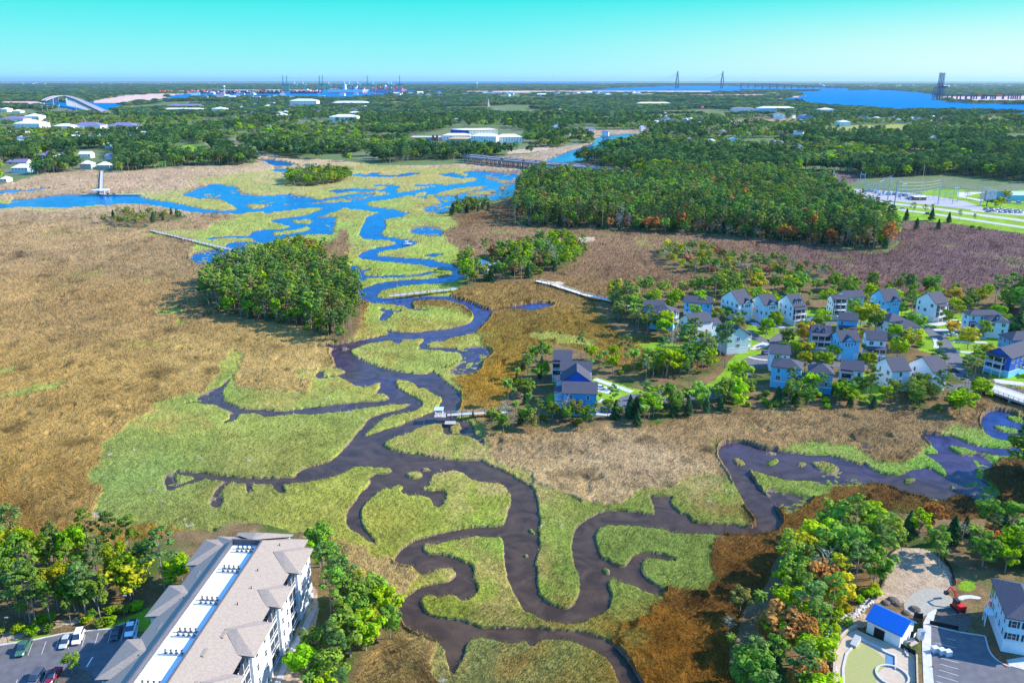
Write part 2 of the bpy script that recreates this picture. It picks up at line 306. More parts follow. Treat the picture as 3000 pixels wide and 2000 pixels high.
green('F', [(385,350),(420,320),(480,300),(510,295),(560,270),(600,260),(680,250),(695,270),(690,300),(730,305),(800,310),(850,330),(900,380),(900,445),(780,425),(700,418),(600,400),(500,385),(420,375)])
green('F', [(725,270),(740,240),(780,245),(790,280),(770,300),(735,300)])
green('F', [(1150,555),(1210,570),(1280,600),(1350,620),(1400,650),(1450,690),(1500,692),(1440,730),(1390,760),(1360,800),(1350,880),(1355,950),(1380,1010),(1395,1060),(1385,1130),(1350,1187),(1310,1190),(1260,1175),(1210,1150),(1185,1120),(1175,1070),(1170,1040),(1180,1000),(1155,960),(1185,900),(1190,860),(1175,800),(1192,760),(1180,700),(1175,640)])
green('F', [(1122,785),(1140,780),(1170,810),(1150,815)]); green('F', [(1105,910),(1125,910),(1130,930),(1112,930)]); green('F', [(1500,985),(1530,980),(1552,1010),(1530,1020)])
green('F', [(585,880),(600,860),(650,870),(700,855),(770,840),(860,820),(900,832),(960,825),(1000,835),(1005,880),(1005,950),(1020,1020),(1040,1090),(1080,1150),(1100,1200),(1150,1225),(1220,1260),(1300,1270),(1400,1280),(1440,1240),(1500,1225),(1545,1180),(1555,1120),(1530,1060),(1560,1035),(1610,1060),(1660,1070),(1720,1110),(1725,1160),(1690,1200),(1650,1240),(1600,1270),(1580,1345),(1540,1358),(1480,1332),(1410,1305),(1300,1300),(1230,1300),(1170,1290),(1080,1288),(1000,1290),(900,1295),(840,1270),(760,1245),(680,1240),(620,1220),(585,1190),(580,1150),(600,1120),(650,1120),(665,1145),(720,1120),(760,1125),(790,1155),(830,1150),(870,1110),(870,1070),(840,1040),(855,1010),(845,970),(800,950),(760,935),(700,915),(640,915),(600,905)])
creek('L', [(2080,640,5.5),(1960,740,5.5),(1800,790,5),(1600,805,4),(1350,800,3.4),(1150,770,3),(1000,755,2)]); creek('L', [(1310,810,2.2),(1260,850,2),(1235,890,1.4)]); creek('L',[(1160,785,2.4),(1060,820,2),(980,850,1.2)])
creek('L', [(1430,820,1.8),(1430,870,1.4)]); creek('L', [(1590,810,2.6),(1600,850,2.2),(1630,870,1.4)])
creek('L', [(2352,345,4.5),(2150,355,4),(1950,370,4),(1700,405,4),(1600,420,5),(1480,400,4),(1380,405,4.6),(1280,370,5),(1250,340,2.4),(1270,270,1.6),(1310,230,1.2)]); creek('L', [(1350,415,3.4),(1340,450,2.6),(1290,465,1.4)]); creek('L',[(1260,345,1.6),(1120,350,1.2),(1060,358,1)])
creek('L', [(1480,400,3),(1560,430,3.4),(1590,425,3)])
# right-hand creek
water('R', [(-120,1000),(0,1000),(60,1015),(180,1020),(300,1030),(370,1030),(400,1050),(500,1050),(515,1020),(470,960),(440,930),(430,880),(400,830),(370,780),(340,730),(325,690),(290,640),(250,590),(240,540),(255,490),(310,465),(400,460),(480,480),(540,510),(620,515),(700,525),(800,540),(900,550),(1000,555),(1080,570),(1150,590),(1220,620),(1250,600),(1290,640),(1350,670),(1440,690),(1520,690),(1560,650),(1640,640),(1720,640),(1760,680),(1800,700),(1830,690),(1800,640),(1760,600),(1700,560),(1650,530),(1690,540),(1780,545),(1720,490),(1650,430),(1640,410),
  (1720,405),(1830,415),(1900,440),(1990,480),(2100,500),(2200,505),(2352,490),(2500,480),(2500,560),(2352,555),(2200,555),(2120,545),(2000,520),(1900,490),(1810,485),(1870,530),(1950,560),(2010,610),(2025,650),(2020,700),(1990,735),(1920,740),(1850,760),(1830,780),(1900,800),(1960,820),(2050,840),(2140,880),(2180,925),(2100,900),(2020,870),(1950,840),(1880,840),(1820,860),(1700,855),(1600,840),(1520,815),(1450,770),(1380,760),(1300,740),(1200,700),(1100,650),(1000,600),(900,590),(880,600),(930,650),(940,700),(880,730),(800,730),(740,725),(680,710),(620,700),(560,680),(500,665),(440,660),(480,700),(520,770),(570,820),(610,860),(640,920),(680,980),(690,1040),(650,1080),(600,1100),(500,1110),(400,1110),(300,1105),(200,1095),(0,1090),(-120,1080)])
water('R', [(2050,300),(2090,260),(2170,235),(2260,260),(2352,300),(2500,330),(2500,460),(2352,460),(2250,455),(2150,440),(2090,400),(2060,360)])
for q in ([(340,570),(400,575),(440,610),(400,630),(350,600)], [(560,530),(640,530),(650,545),(600,550)], [(555,600),(600,600),(640,565),(665,590),(640,620),(580,622)], [(790,600),(850,595),(850,625),(800,635)], [(1515,720),(1560,710),(1615,710),(1590,735),(1530,752)],
          [(1760,655),(1800,640),(1830,690),(1790,700)], [(2140,340),(2200,350),(2300,370),(2330,395),(2240,400),(2150,370)], [(2220,270),(2352,290),(2352,340),(2240,310)], [(870,590),(1000,590),(1080,640),(1040,690),(960,670),(900,620)]): green('R', q)
water('R', [(640,850),(700,840),(720,860),(680,880),(620,870)])
# main creek and the tidal flats
water('M', [(-100,1640),(200,1600),(420,1568),(560,1535),(700,1510),(640,1470),(760,1490),(900,1495),(1050,1480),(1180,1465),(1300,1450),(1370,1410),(1400,1370),(1370,1320),(1300,1270),(1200,1240),(1100,1228),(980,1232),(880,1240),(860,1260),(900,1300),(850,1300),(820,1275),(720,1265),(600,1250),(500,1245),(440,1225),(410,1170),(400,1130),(470,1125),(540,1100),(640,1075),(800,1055),(950,1050),(1080,1040),(1180,1020),(1220,1005),(1210,985),(1150,965),(1080,945),(1045,960),
  (980,935),(880,925),(740,910),(600,900),(500,890),(430,870),(420,850),(470,820),(560,790),(680,770),(750,755),(750,735),(650,725),(560,720),(470,715),(440,690),(440,650),(470,600),(480,560),(520,520),(600,500),(625,490),(560,475),(470,460),(380,455),(280,445),(160,455),(60,450),(-100,470),(-400,500),(-400,450),(-200,425),(0,425),(200,415),(350,405),(440,390),(520,365),(640,345),(760,325),(880,310),(960,295),(1060,275),(1150,262),(1260,250),(1350,240),(1425,220),(1415,205),(1350,195),(1330,170),(1350,155),(1420,148),
  (1460,160),(1480,200),(1560,230),(1640,250),(1650,270),(1500,290),(1400,300),(1200,310),(1000,345),(990,350),(1000,440),(930,465),(860,480),(830,510),(800,530),(700,540),(620,555),(660,590),(650,640),(600,675),(680,700),(760,710),(850,720),(900,735),(920,745),(880,770),(800,790),(700,805),(600,820),(565,850),(620,860),(750,865),(880,875),(1000,880),(1100,905),(1200,925),(1260,950),(1350,985),(1350,1030),(1260,1060),(1150,1085),(1000,1090),(880,1095),(740,1115),(640,1140),(580,1175),(575,1195),
  (620,1205),(800,1205),(1000,1190),(1190,1190),(1250,1215),(1340,1235),(1420,1270),(1480,1300),(1540,1310),(1650,1290),(1800,1265),(1950,1240),(2070,1255),(2060,1280),(1960,1295),(1920,1320),(1800,1310),(1680,1300),(1560,1320),(1530,1350),(1520,1390),(1460,1440),(1410,1490),(1350,1510),(1250,1525),(1150,1545),(1130,1600)])
green('M', [(450,425),(520,405),(620,375),(760,350),(850,345),(950,370),(1000,385),(1130,400),(1080,420),(1000,440),(920,470),(860,485),(815,502),(760,475),(640,455),(520,440)])
green('M', [(-100,455),(0,455),(100,450),(165,460),(120,485),(40,510),(0,520),(-100,520)])
green('M', [(1020,345),(1100,325),(1250,290),(1400,275),(1560,262),(1300,330),(1150,350)]); green('M', [(1320,335),(1450,318),(1575,320),(1540,340),(1400,348)]); green('M', [(1580,285),(1620,272),(1680,280),(1640,298)])
green('M', [(870,345),(950,322),(1040,318),(980,340),(990,355),(930,365)])
water('N', [(260,310),(320,280),(420,300),(500,280),(500,215),(620,180),(800,150),(1030,110),(1300,90),(1650,50),(1850,0),(2060,-30),(1960,90),(1850,100),(1640,140),(1570,160),(1640,180),(1480,190),(1350,235),(1390,270),(1600,285),(1750,300),(1770,340),(1750,400),(1650,490),(1460,510),(1450,550),(1370,600),(1460,640),(1600,700),(1700,770),(1760,850),(1770,930),(1700,1000),(1590,1080),(1500,1130),(1400,1170),(1250,1200),(1170,1260),(1000,1300),(870,1370),(900,1430),(1000,1480),(1200,1500),(1500,1540),(1800,1568),(1800,1650),(340,1650),(340,1568),(400,1470),(500,1360),(560,1250),(640,1190),(680,1110),(760,1060),(950,1000),(1120,970),(1210,900),(1150,860),(1050,910),(900,940),(600,970),(450,1010),(200,1020),(0,1050),(-60,1040),(-60,985),(0,995),(200,950),(450,960),(600,910),(800,895),(930,890),(945,850),(880,790),(760,810),(830,760),(840,670),(640,740),(520,670),(440,600),(250,610),(80,630),(120,540),(170,545),(350,480),(300,420)])
green('N', [(490,330),(520,290),(600,250),(700,220),(850,200),(990,180),(1010,230),(1080,220),(1080,175),(1160,170),(1330,165),(1360,195),(1270,240),(1310,270),(1500,290),(1700,310),(1770,340),(1750,400),(1650,480),(1500,505),(1440,540),(1380,580),(1250,575),(1050,550),(900,510),(700,450),(560,380)])
green('N', [(1340,240),(1450,195),(1560,200),(1680,190),(1740,230),(1640,280),(1480,270)])
green('N', [(190,560),(200,520),(320,500),(460,540),(400,580),(250,600),(170,605)])
green('N', [(1010,640),(1100,635),(1250,690),(1260,720),(1290,745),(1300,710),(1400,750),(1460,820),(1570,850),(1530,920),(1490,980),(1400,1030),(1250,1080),(1100,1150),(1000,1190),(850,1220),(680,1290),(650,1270),(760,1180),(850,1100),(980,1040),(1240,1000),(1330,930),(1300,880),(1180,820),(1060,760),(1020,710)])
green('N', [(870,1370),(960,1310),(1130,1260),(1240,1230),(1300,1180),(1400,1150),(1550,1130),(1560,1200),(1500,1200),(1560,1270),(1640,1275),(1800,1270),(1960,1330),(2010,1420),(1960,1568),(1700,1568),(1300,1500),(1050,1470),(900,1430)])
green('N', [(1640,1130),(1680,1115),(1770,1150),(1770,1240),(1660,1265),(1640,1190)]); green('N', [(640,740),(840,660),(840,700),(830,750),(750,800),(670,800)])
creek('N', [(1300,270,4),(1500,285,4),(1700,300,4)])
# side creeks in the middle distance
creek('M', [(1040,985,5),(960,1015,5),(800,1025,5),(600,1030,5),(470,1030,7),(430,1060,6),(370,1090,5)]); creek('M', [(470,1035,6),(420,1000,6),(385,940,5)]); creek('M',[(440,990,4),(520,965,3)])
creek('M', [(780,1320,3),(690,1320,5),(610,1300,3)]); creek('M', [(690,1320,5),(640,1375,5),(620,1400,3)]); creek('M', [(1010,860,8),(1080,845,12),(1110,850,8)])
creek('M', [(900,1300,3),(1000,1310,2)]); creek('M', [(720,325,16),(660,310,10),(500,305,20),(300,310,28),(200,320,14)]); creek('M', [(660,310,14),(740,275,14),(620,265,8),(540,270,6)])
creek('M', [(560,340,9),(400,340,9),(200,375,10),(80,400,14),(0,402,10)]); creek('M', [(1150,165,22),(1220,188,22),(1330,200,16)]); creek('M', [(395,175,14),(500,185,16),(650,190,14),(800,185,16),(900,165,18)]); creek('M',[(820,175,22),(930,158,8)])
creek('M', [(520,165,24),(600,165,24)]); creek('M', [(-5,95,20),(40,98,22)]); creek('M', [(180,125,18),(300,130,26),(380,132,16)]); creek('M',[(900,270,9),(1080,258,9),(1130,265,8)])
creek('Q', [(640,520,12)]+[(700,500,14),(860,505,14)]) if 0 else None
water('Q', [(-1400,425),(-1100,440),(-960,400),(-700,355),(-360,345),(-50,348),(0,350),(30,375),(150,400),(300,420),(500,465),(700,490),(860,490),(870,470),(790,430),(780,410),(860,400),(860,370),(800,360),(720,350),(700,340),(600,330),(500,345),(480,355),(560,380),(540,395),(480,370),(400,360),(520,335),(640,300),(610,262),(680,258),(780,280),(860,285),(870,295),(800,310),(760,325),(740,340),(830,355),(910,370),(920,385),(890,410),(920,440),(960,460),(1010,482),(1250,465),(1450,440),(1650,425),(1820,420),(1950,400),(2020,380),(2352,330),(2352,360),
   (2150,400),(2000,415),(1940,440),(2100,470),(2300,500),(2300,530),(2200,560),(2100,570),(2000,600),(1950,560),(2050,520),(2100,505),(2020,495),(1900,480),(1760,465),(1620,490),(1640,470),(1550,465),(1350,480),(1200,495),(1000,505),(850,520),(600,515),(480,510),(250,470),(0,430),(-360,445),(-600,470),(-960,450),(-1200,480),(-1400,490)])
creek('Q', [(1700,470,20),(1600,510,16),(1500,540,16),(1350,565,16),(1230,575,18),(1260,595,12),(1350,610,12),(1450,605,14)]); creek('Q', [(1450,550,8),(1600,565,20),(1700,550,12)])
creek('Q', [(1380,610,12),(1400,630,12),(1330,650,10),(1200,665,10),(1050,670,10)]); creek('Q', [(1450,610,10),(1600,640,14),(1500,680,14),(1350,700,12),(1200,720,12),(1130,740,18)]); creek('Q', [(1100,665,12),(1070,690,18),(1080,720,18),(1140,745,20),(1200,755,14)])
creek('Q', [(1550,680,16),(1700,685,10)]); creek('Q', [(1140,760,10),(1000,770,9),(860,775,10),(820,790,12),(900,820,12),(960,830,6)]); creek('Q', [(1070,715,12),(960,722,8),(800,715,6),(600,735,4)]); creek('Q', [(400,745,8),(440,745,8)])
creek('Q', [(820,850,5),(740,885,6),(670,910,7),(690,940,9),(690,975,7),(640,975,3)]); creek('Q', [(690,975,6),(690,1000,5)]); creek('Q', [(670,912,2),(500,905,2)])
creek('Q', [(960,400,20),(1090,375,16),(1340,355,16)]); creek('Q', [(1000,395,18),(1150,380,12),(1200,398,14),(1400,405,16),(1600,408,14)]); creek('Q', [(1150,445,10),(1300,425,14),(1340,410,12)]); creek('Q', [(900,430,12),(960,400,20),(1000,395,14)])
creek('Q', [(1080,50,20),(1200,70,28),(1260,100,40),(1340,90,26)]); creek('Q', [(1190,140,30),(1300,145,36),(1400,150,30)]); creek('Q', [(1280,185,30),(1350,180,38),(1430,178,26)]); creek('Q', [(1440,98,16),(1510,97,16)])
creek('K', [(-30,140,40),(20,150,40),(40,160,20)]); creek('K', [(175,145,14),(260,130,16),(340,118,10)]); creek('K', [(80,205,9),(200,200,9),(250,188,8)]); creek('K',[(560,240,7),(640,230,12),(720,232,5)])
creek('K', [(310,215,7),(340,248,6)])
creek('S', [(1780,12,30),(1250,0,1)]) if 0 else None
creek('S', [(1080,320,26),(930,300,28),(960,305,30)]); creek('S', [(1200,300,10),(1420,298,12)]); creek('S', [(1430,305,16),(1490,270,22),(1560,230,40),(1680,215,60),(1740,170,60),(1850,135,60),(1900,115,60),(1960,90,60),(1930,70,60),(2000,45,60),(2150,30,40)])
creek('S', [(1400,335,14),(1440,350,10),(1420,360,10)]); creek('S', [(1500,210,34),(1600,215,30)]); creek('S', [(1560,188,30),(1650,186,20)])
# big river, harbour and ocean
water('P', [(-600,318),(0,307),(60,309),(130,312),(200,318),(290,330),(360,305),(500,292),(630,282),(760,283),(900,287),(1000,290),(1080,285),(1170,273),(1245,266),(1330,268),(1600,272),(1500,269),(1240,264),(1100,262),(900,265),(780,268),(640,272),(490,278),(495,288),(520,293),(450,300),(300,298),(150,300),(0,306),(-600,314)], 1)
water('P', [(-600,235.5),(1320,235.5),(1700,235.7),(1900,236),(1850,243),(1500,244.5),(1150,243.5),(900,241.6),(600,240.8),(0,240.2),(-600,240)], 0)
water('P', [(1720,262),(1850,256),(2000,251),(2150,252),(2320,256),(2500,258),(2480,265),(2330,263),(2180,264),(2160,269),(2000,265),(1850,266),(1740,267)], 1)
water('P', [(2300,268),(2480,263),(2600,262),(2750,276),(2740,293),(2800,301),(2980,305),(3100,310),(3600,316),(3600,350),(3000,333),(2800,325),(2650,330),(2500,318),(2370,308),(2350,300),(2280,297),(2250,293),(2330,286),(2360,280),(2330,272)], 1)
paint(SAND, 'P', [(260,300),(330,285),(440,275),(490,276),(640,270),(480,280),(500,292),(400,299),(300,304)], 1)
paint(SAND, 'P', [(0,297),(130,297),(140,309),(60,310),(0,307)], 1); paint(SAND, 'P', [(2260,292),(2380,281),(2320,284),(2270,297)], 1)
paint(SAND, 'P', [(1240,267),(1700,266),(2000,267),(2300,266),(2160,271),(1700,272),(1300,271)], 1)
paint(SAND, 'P', [(1810,276),(2100,277),(2300,278),(2250,283),(2000,282),(1820,280)], 1)
paint(BROWN, 'P', [(1100,298),(1160,297),(1250,306),(1180,309)], 1)
paint(BROWN, 'P', [(2120,352),(2300,345),(2380,352),(2370,365),(2130,365)], 1); paint(GREEN, 'P', [(2370,372),(2660,364),(2680,368),(2640,390),(2480,396),(2400,385)], 1)
paint(GREEN, 'P', [(2860,347),(2960,349),(2960,355),(2870,354)], 1); paint(SAND, 'P', [(2730,291),(2790,292),(2800,298),(3000,301),(3300,303),(3300,280),(2760,283)], 0)
water('P', [(2610,395),(2640,390),(2645,400),(2615,403)], 1)
paint(BROWN, 'P', [(2120,560),(2360,500),(2480,505),(2540,520),(2480,545),(2400,550)], 1)
# lawns
for q in ([(505,440),(540,424),(600,430),(640,455),(620,478),(560,474),(520,460)], [(430,470),(520,475),(500,490),(440,488)], [(310,478),(350,478),(345,490),(315,490)], [(2550,640),(2720,650),(3000,688),(3400,740),(3400,640),(3000,605),(2650,575)],
          [(2920,595),(3000,600),(3200,610),(3200,560),(2960,555)], [(2700,560),(2870,560),(2870,590),(2700,580)], [(1180,260),(1181,260),(1181,261)]): paint(LAWN, 'P', q, 1)
for q in ([(1730,1110),(1780,1120),(1860,1150),(1960,1160),(2060,1140),(2110,1110),(2150,1040),(2230,1030),(2260,1060),(2180,1100),(2110,1150),(1990,1180),(1850,1190),(1740,1200)], [(2100,1035),(2230,1030),(2300,1010),(2350,1000),(2320,940),(2200,940),(2180,980)],
          [(2180,910),(2420,910),(2400,970),(2200,960)], [(2490,1110),(2560,1090),(2620,1180),(2500,1190)], [(2650,920),(2900,930),(2960,960),(2990,1040),(2700,1060),(2660,960)], [(1850,1015),(1990,1005),(2000,1060),(1900,1040),(1880,1020)],
          [(2430,970),(2600,960),(2700,900),(2440,890),(2380,930)], [(2890,1080),(3050,1100),(3050,1150),(2900,1130)], [(1600,1160),(1660,1160),(1660,1200),(1600,1195)], [(2800,1720),(2850,1705),(2860,1740),(2815,1745)],
          [(60,1880),(230,1865),(300,1850),(420,1800),(500,1760),(460,1860),(380,1860),(330,1845),(120,1890),(10,1905)]): paint(LAWN, 'P', q, 1)
paint(SAND, 'O', [(1400,640),(1400,560),(1450,520),(1550,505),(1700,520),(1760,580),(1840,650),(1850,740),(1850,800),(1700,860),(1500,900),(1400,880),(1290,890),(1290,850),(1390,780)], 2)
paint(SAND, 'O', [(980,1060),(1050,990),(1150,950),(1280,960),(1280,1060),(1160,1060),(1050,1200),(1100,1500),(1040,1500),(1030,1200),(990,1150)], 2)
paint(SAND, 'Z', [(1860,1176),(1950,1000),(2050,850),(2120,600),(2180,520),(2200,700),(2160,900),(2120,1100),(2100,1300),(1860,1300)], 1)
paint(SAND, 'Z', [(-200,930),(40,860),(300,790),(600,760),(760,740),(560,790),(240,860),(0,960)], 1)
paint(SAND, 'P', [(1400,555),(1560,505),(1640,506),(1600,520),(1540,530)], 1) if 0 else None
paint(SAND, 'P', [(1690,700),(1740,696),(1745,712),(1700,715)], 1); paint(SAND, 'P', [(1580,830),(1660,830),(1640,845),(1590,842)], 1); paint(SAND,'P',[(1380,775),(1440,780),(1450,800),(1390,800)],1)
paint(SAND, 'P', [(1480,445),(1600,430),(1620,436),(1560,449),(1490,455)], 1)
CL = CLf.reshape(X.shape)
# --- colours: blended from colours read at places of the marsh ---
def field(tbl):
    pts = np.array([G(a, b) for a, b, _ in tbl]); cs = np.array([lin(c) for _, _, c in tbl])
    A = X/(Y+60); B = np.log(Y+40)*1.1
    num = np.zeros(X.shape+(3,)); den = np.zeros(X.shape)
    jx = .08*(fbm(X/Y*9, np.log(Y)*9, 77, 3)-.5); jy = .08*(fbm(X/Y*9, np.log(Y)*9, 78, 3)-.5)
    for (px, py), c in zip(pts, cs):
        w = 1/((A+jx-px/(py+60))**2+(B+jy-math.log(py+40)*1.1)**2+1e-4)**1.7
        num += w[..., None]*c; den += w
    return num/den[..., None]
cb = field([(100,700,(178,146,100)),(300,900,(168,136,84)),(100,1150,(178,144,80)),(300,1500,(172,138,76)),(60,1560,(158,122,60)),(100,600,(186,158,118)),(500,540,(184,154,120)),(900,480,(192,166,126)),(600,760,(160,132,90)),(850,1050,(180,150,88)),(1150,1700,(176,148,92)),(1450,700,(148,118,84)),(1700,720,(146,116,84)),
  (1650,1000,(134,108,42)),(1500,1120,(150,114,36)),(1400,1000,(136,110,42)),(2000,780,(134,104,74)),(2500,750,(112,86,78)),(2900,750,(116,88,86)),(1800,1350,(182,154,112)),(2200,1270,(160,130,86)),(2600,1230,(146,120,80)),(2700,1500,(104,74,34)),(2100,1700,(118,82,34)),(1900,1900,(136,92,28)),(2400,1480,(120,86,36)),(1600,1400,(186,156,108)),(400,1580,(160,126,52)),(1700,440,(180,156,128)),(2300,530,(120,96,92)),(1480,640,(118,90,56)),(1300,880,(146,116,60))])
cg = field([(600,1250,(160,166,80)),(400,1400,(150,158,80)),(700,1400,(150,150,76)),(1050,1450,(170,170,74)),(1200,1750,(156,160,58)),(1400,1600,(160,170,68)),(1900,1580,(122,142,64)),(1100,1050,(174,174,84)),(1150,800,(166,178,74)),(900,600,(168,168,84)),(600,560,(168,168,96)),(1200,500,(172,164,88)),(1000,680,(166,178,88)),(2200,1450,(142,152,68)),(2500,1330,(150,172,76)),(2900,1350,(130,170,70)),(1350,1930,(150,145,80)),(30,540,(170,170,90))])
COL = np.zeros(X.shape+(3,)); HT = np.zeros(X.shape)
def blur(a, n=1):
    for _ in range(n):
        a = (a+np.roll(a, 1, 0)+np.roll(a, -1, 0))/3; a = (a+np.roll(a, 1, 1)+np.roll(a, -1, 1))/3
    return a
def setc(c, col, h): m = CL == c; COL[m] = col if np.ndim(col) == 1 else col[m]; HT[m] = h
lac = np.maximum(mp, .12)
def nz(wl, seed, o=3):                        # noise of a wavelength, in octaves never finer than the sheet can carry
    lv = np.maximum(0, np.log2(np.maximum(lac*6.0/wl, 1e-6))); l0 = np.floor(lv); out = np.zeros(X.shape)
    for L in range(int(l0.max())+2):
        wgt = np.clip(1-np.abs(lv-L), 0, 1); rr = np.nonzero(wgt.max(1) > 0)[0]
        if len(rr):
            a, b = rr[0], rr[-1]+1; w = wl*2.0**L
            out[a:b] += wgt[a:b]*fbm(X[a:b]/w, Y[a:b]/w, seed+L*101, o)
    return out
n_big = nz(38, 1); n_mid = nz(9, 2); n_sm = nz(2.6, 3, 3); n_t = nz(1.1, 4, 2)
setc(WATER, (.05,.04,.03), -1.2); setc(MUD, (.16,.13,.10), .1)
g2 = cg*.84*(.55+.42*n_mid+.34*nz(3.2, 67, 3)+.14*(n_t-.5))[..., None]; g2[..., 0] *= (.78+.42*n_big)
brownish = np.clip((nz(30, 68, 4)-.47)*4, 0, 1)*np.clip((nz(6, 69, 3)-.3)*3, 0, 1)*.6
g2 = g2*(1-brownish[..., None])+cb*brownish[..., None]
n_w = np.zeros(X.shape); dx_ = 14*(n_big-.5)+3*(n_mid-.5)
n_w = (nz(17, 61, 4)+nz(5, 62, 3))/2; n_f = nz(30, 64, 4)
b2 = cb*np.array((.88,.87,.88))*(.42+.58*n_w+.50*n_f)[..., None]; b2 = b2*(1-(np.clip(nz(8, 66, 3)-.60, 0, 1)*2.6)[..., None])
spots = np.clip((nz(14, 31)-.62)*6, 0, 1)*np.clip((nz(60, 32)-.45)*5, 0, 1)*.5
b2 = b2*(1-spots[..., None])+cg*.7*spots[..., None]
setc(GREEN, g2, .62); setc(BROWN, b2, 1.0); setc(FLOOD, g2*.8, -.07)
setc(WOOD, (.20,.13,.06), 1.2); setc(LAWN, (.20,.34,.02), 1.2); setc(SAND, (.50,.37,.25), 1.2); setc(URBAN, (.12,.17,.06), 1.2)
m = CL == LAWN; COL[m] *= (.75+.5*n_mid[m])[:, None]
m = CL == WOOD; COL[m] = COL[m]*(.6+.8*n_sm[m])[:, None]; k = np.clip((n_mid-.5)*4, 0, 1)[m][:, None]; COL[m] = COL[m]*(1-k)+np.array((.07,.11,.02))*k
m = CL == SAND; COL[m] *= (.8+.35*n_mid[m]-.16*(np.abs(np.sin(X[m]*1.3+Y[m]*.35+5*n_mid[m])) < .3))[:, None]
farm = (CL == SAND) & (Y > 1500); COL[farm] = np.array(lin((206,172,160)))*(.9+.2*n_big[farm])[:, None]
# far land: fields, streets and suburbs seen between the trees
m = CL == URBAN; u_ = nz(70, 41, 4); k = np.clip((u_-.52)*8, 0, 1)[m][:, None]; COL[m] = COL[m]*(1-k)+np.array((.16,.18,.10))*k
lnd = (HT > .3).astype(float)
soft = np.isin(CL, (GREEN, BROWN, FLOOD, WOOD)).astype(float); sb = blur(soft, 6); cbl = np.stack([blur(COL[..., k]*soft, 6)/np.maximum(sb, 1e-3) for k in range(3)], -1)
k = (np.clip(.35+(n_t-.5)*2.2+(n_sm-.5)*1.5, 0, 1)*soft)[..., None]; COL = COL*(1-k)+cbl*k
rim = blur(lnd, 2); mud = (rim > .02) & (rim < .62) & (nz(7, 71) > .40) & (Y < 2500) & np.isin(CL, (WATER, GREEN, FLOOD, BROWN))
COL[mud] = np.array((.20,.15,.12))*(.7+.6*n_sm[mud])[:, None]
wrack = (CL == GREEN) & (nz(3.4, 72, 3) > .80) & (nz(22, 73) > .6) & (Y < 600); COL[wrack] = np.array((.42,.36,.26))*(.8+.3*n_t[wrack])[:, None]
HT = np.where(mud & (CL == WATER), .06+.1*(n_sm-.5), np.where(mud, HT*.6, HT))
HT = blur(HT, 1)
mb = CL == BROWN; mg = CL == GREEN; mf = CL == FLOOD
lod = np.clip(mp/.15, 1, 14)
ridge = 1-np.abs(2*nz(6.5, 51, 2)-1)
HT = HT+mb*((n_sm-.5)*.55*np.minimum(lod, 1.3)+(n_t-.5)*.40*np.minimum(lod, 1.3)+(n_w-.5)*.9-np.clip(nz(4.5, 52, 2)-.66, 0, 1)*4.5*np.clip((nz(26, 53)-.42)*5, 0, 1)+(n_mid-.5)*.5)+mg*((n_sm-.5)*.30+(n_t-.5)*.40)*np.minimum(lod, 1.6)
HT = HT+mf*((n_sm-.5)*.5+(n_t-.5)*.35)
edge = np.clip(blur(lnd, 3), 0, 1); near_bank = mb*(edge < .93)*(edge > .3)
HT = HT+near_bank*.5
fm = (Y > 3000); HT = np.where(fm & (CL != WATER), 1.2+np.clip((Y-3000)/3000, 0, 3), HT); HT = np.where(fm & (CL == WATER), -3, HT)
HT[(CL == WATER) & (HT > -.15) & ~fm] = -.15
V = np.column_stack([X.ravel(), Y.ravel(), HT.ravel()])
ii = np.arange((NR-1)*NC).reshape(NR-1, NC)[:, :-1].ravel()
Fq = np.column_stack([ii, ii+1, ii+1+NC, ii+NC])
gm = bpy.data.materials.new('marsh_ground'); gm.use_nodes = True; n_ = gm.node_tree.nodes; l_ = gm.node_tree.links; b_ = n_['Principled BSDF']
b_.inputs['Roughness'].default_value = .95; b_.inputs['Specular IOR Level'].default_value = .1
va = n_.new('ShaderNodeVertexColor'); va.layer_name = 'col'; ge = n_.new('ShaderNodeNewGeometry')
t1 = n_.new('ShaderNodeTexNoise'); t1.inputs['Scale'].default_value = 1.9; t1.inputs['Detail'].default_value = 5; t1.inputs['Roughness'].default_value = .7; l_.new(ge.outputs['Position'], t1.inputs['Vector'])
t2 = n_.new('ShaderNodeTexNoise'); t2.inputs['Scale'].default_value = .12; t2.inputs['Detail'].default_value = 7; t2.inputs['Roughness'].default_value = .65; t2.inputs['Distortion'].default_value = 1.2; l_.new(ge.outputs['Position'], t2.inputs['Vector'])
r1 = n_.new('ShaderNodeMapRange'); r1.inputs[1].default_value = .3; r1.inputs[2].default_value = .7; r1.inputs[3].default_value = .62; r1.inputs[4].default_value = 1.32; l_.new(t1.outputs[0], r1.inputs[0])
r2 = n_.new('ShaderNodeMapRange'); r2.inputs[1].default_value = .3; r2.inputs[2].default_value = .7; r2.inputs[3].default_value = .75; r2.inputs[4].default_value = 1.22; l_.new(t2.outputs[0], r2.inputs[0])
mu = n_.new('ShaderNodeMath'); mu.operation = 'MULTIPLY'; l_.new(r1.outputs[0], mu.inputs[0]); l_.new(r2.outputs[0], mu.inputs[1])
sc_ = n_.new('ShaderNodeVectorMath'); sc_.operation = 'SCALE'; l_.new(va.outputs[0], sc_.inputs[0]); l_.new(mu.outputs[0], sc_.inputs[3]); l_.new(sc_.outputs[0], b_.inputs['Base Color'])
bu = n_.new('ShaderNodeBump'); bu.inputs['Strength'].default_value = .9; bu.inputs['Distance'].default_value = .35; l_.new(t1.outputs[0], bu.inputs['Height']); l_.new(bu.outputs[0], b_.inputs['Normal'])
gme = npmesh('ground', V, Fq, [gm], COL.reshape(-1, 3)); go = bpy.data.objects.new('ground', gme); C.objects.link(go); go['kind'] = 'structure'
gme.polygons.foreach_set('use_smooth', np.zeros(len(Fq), bool))
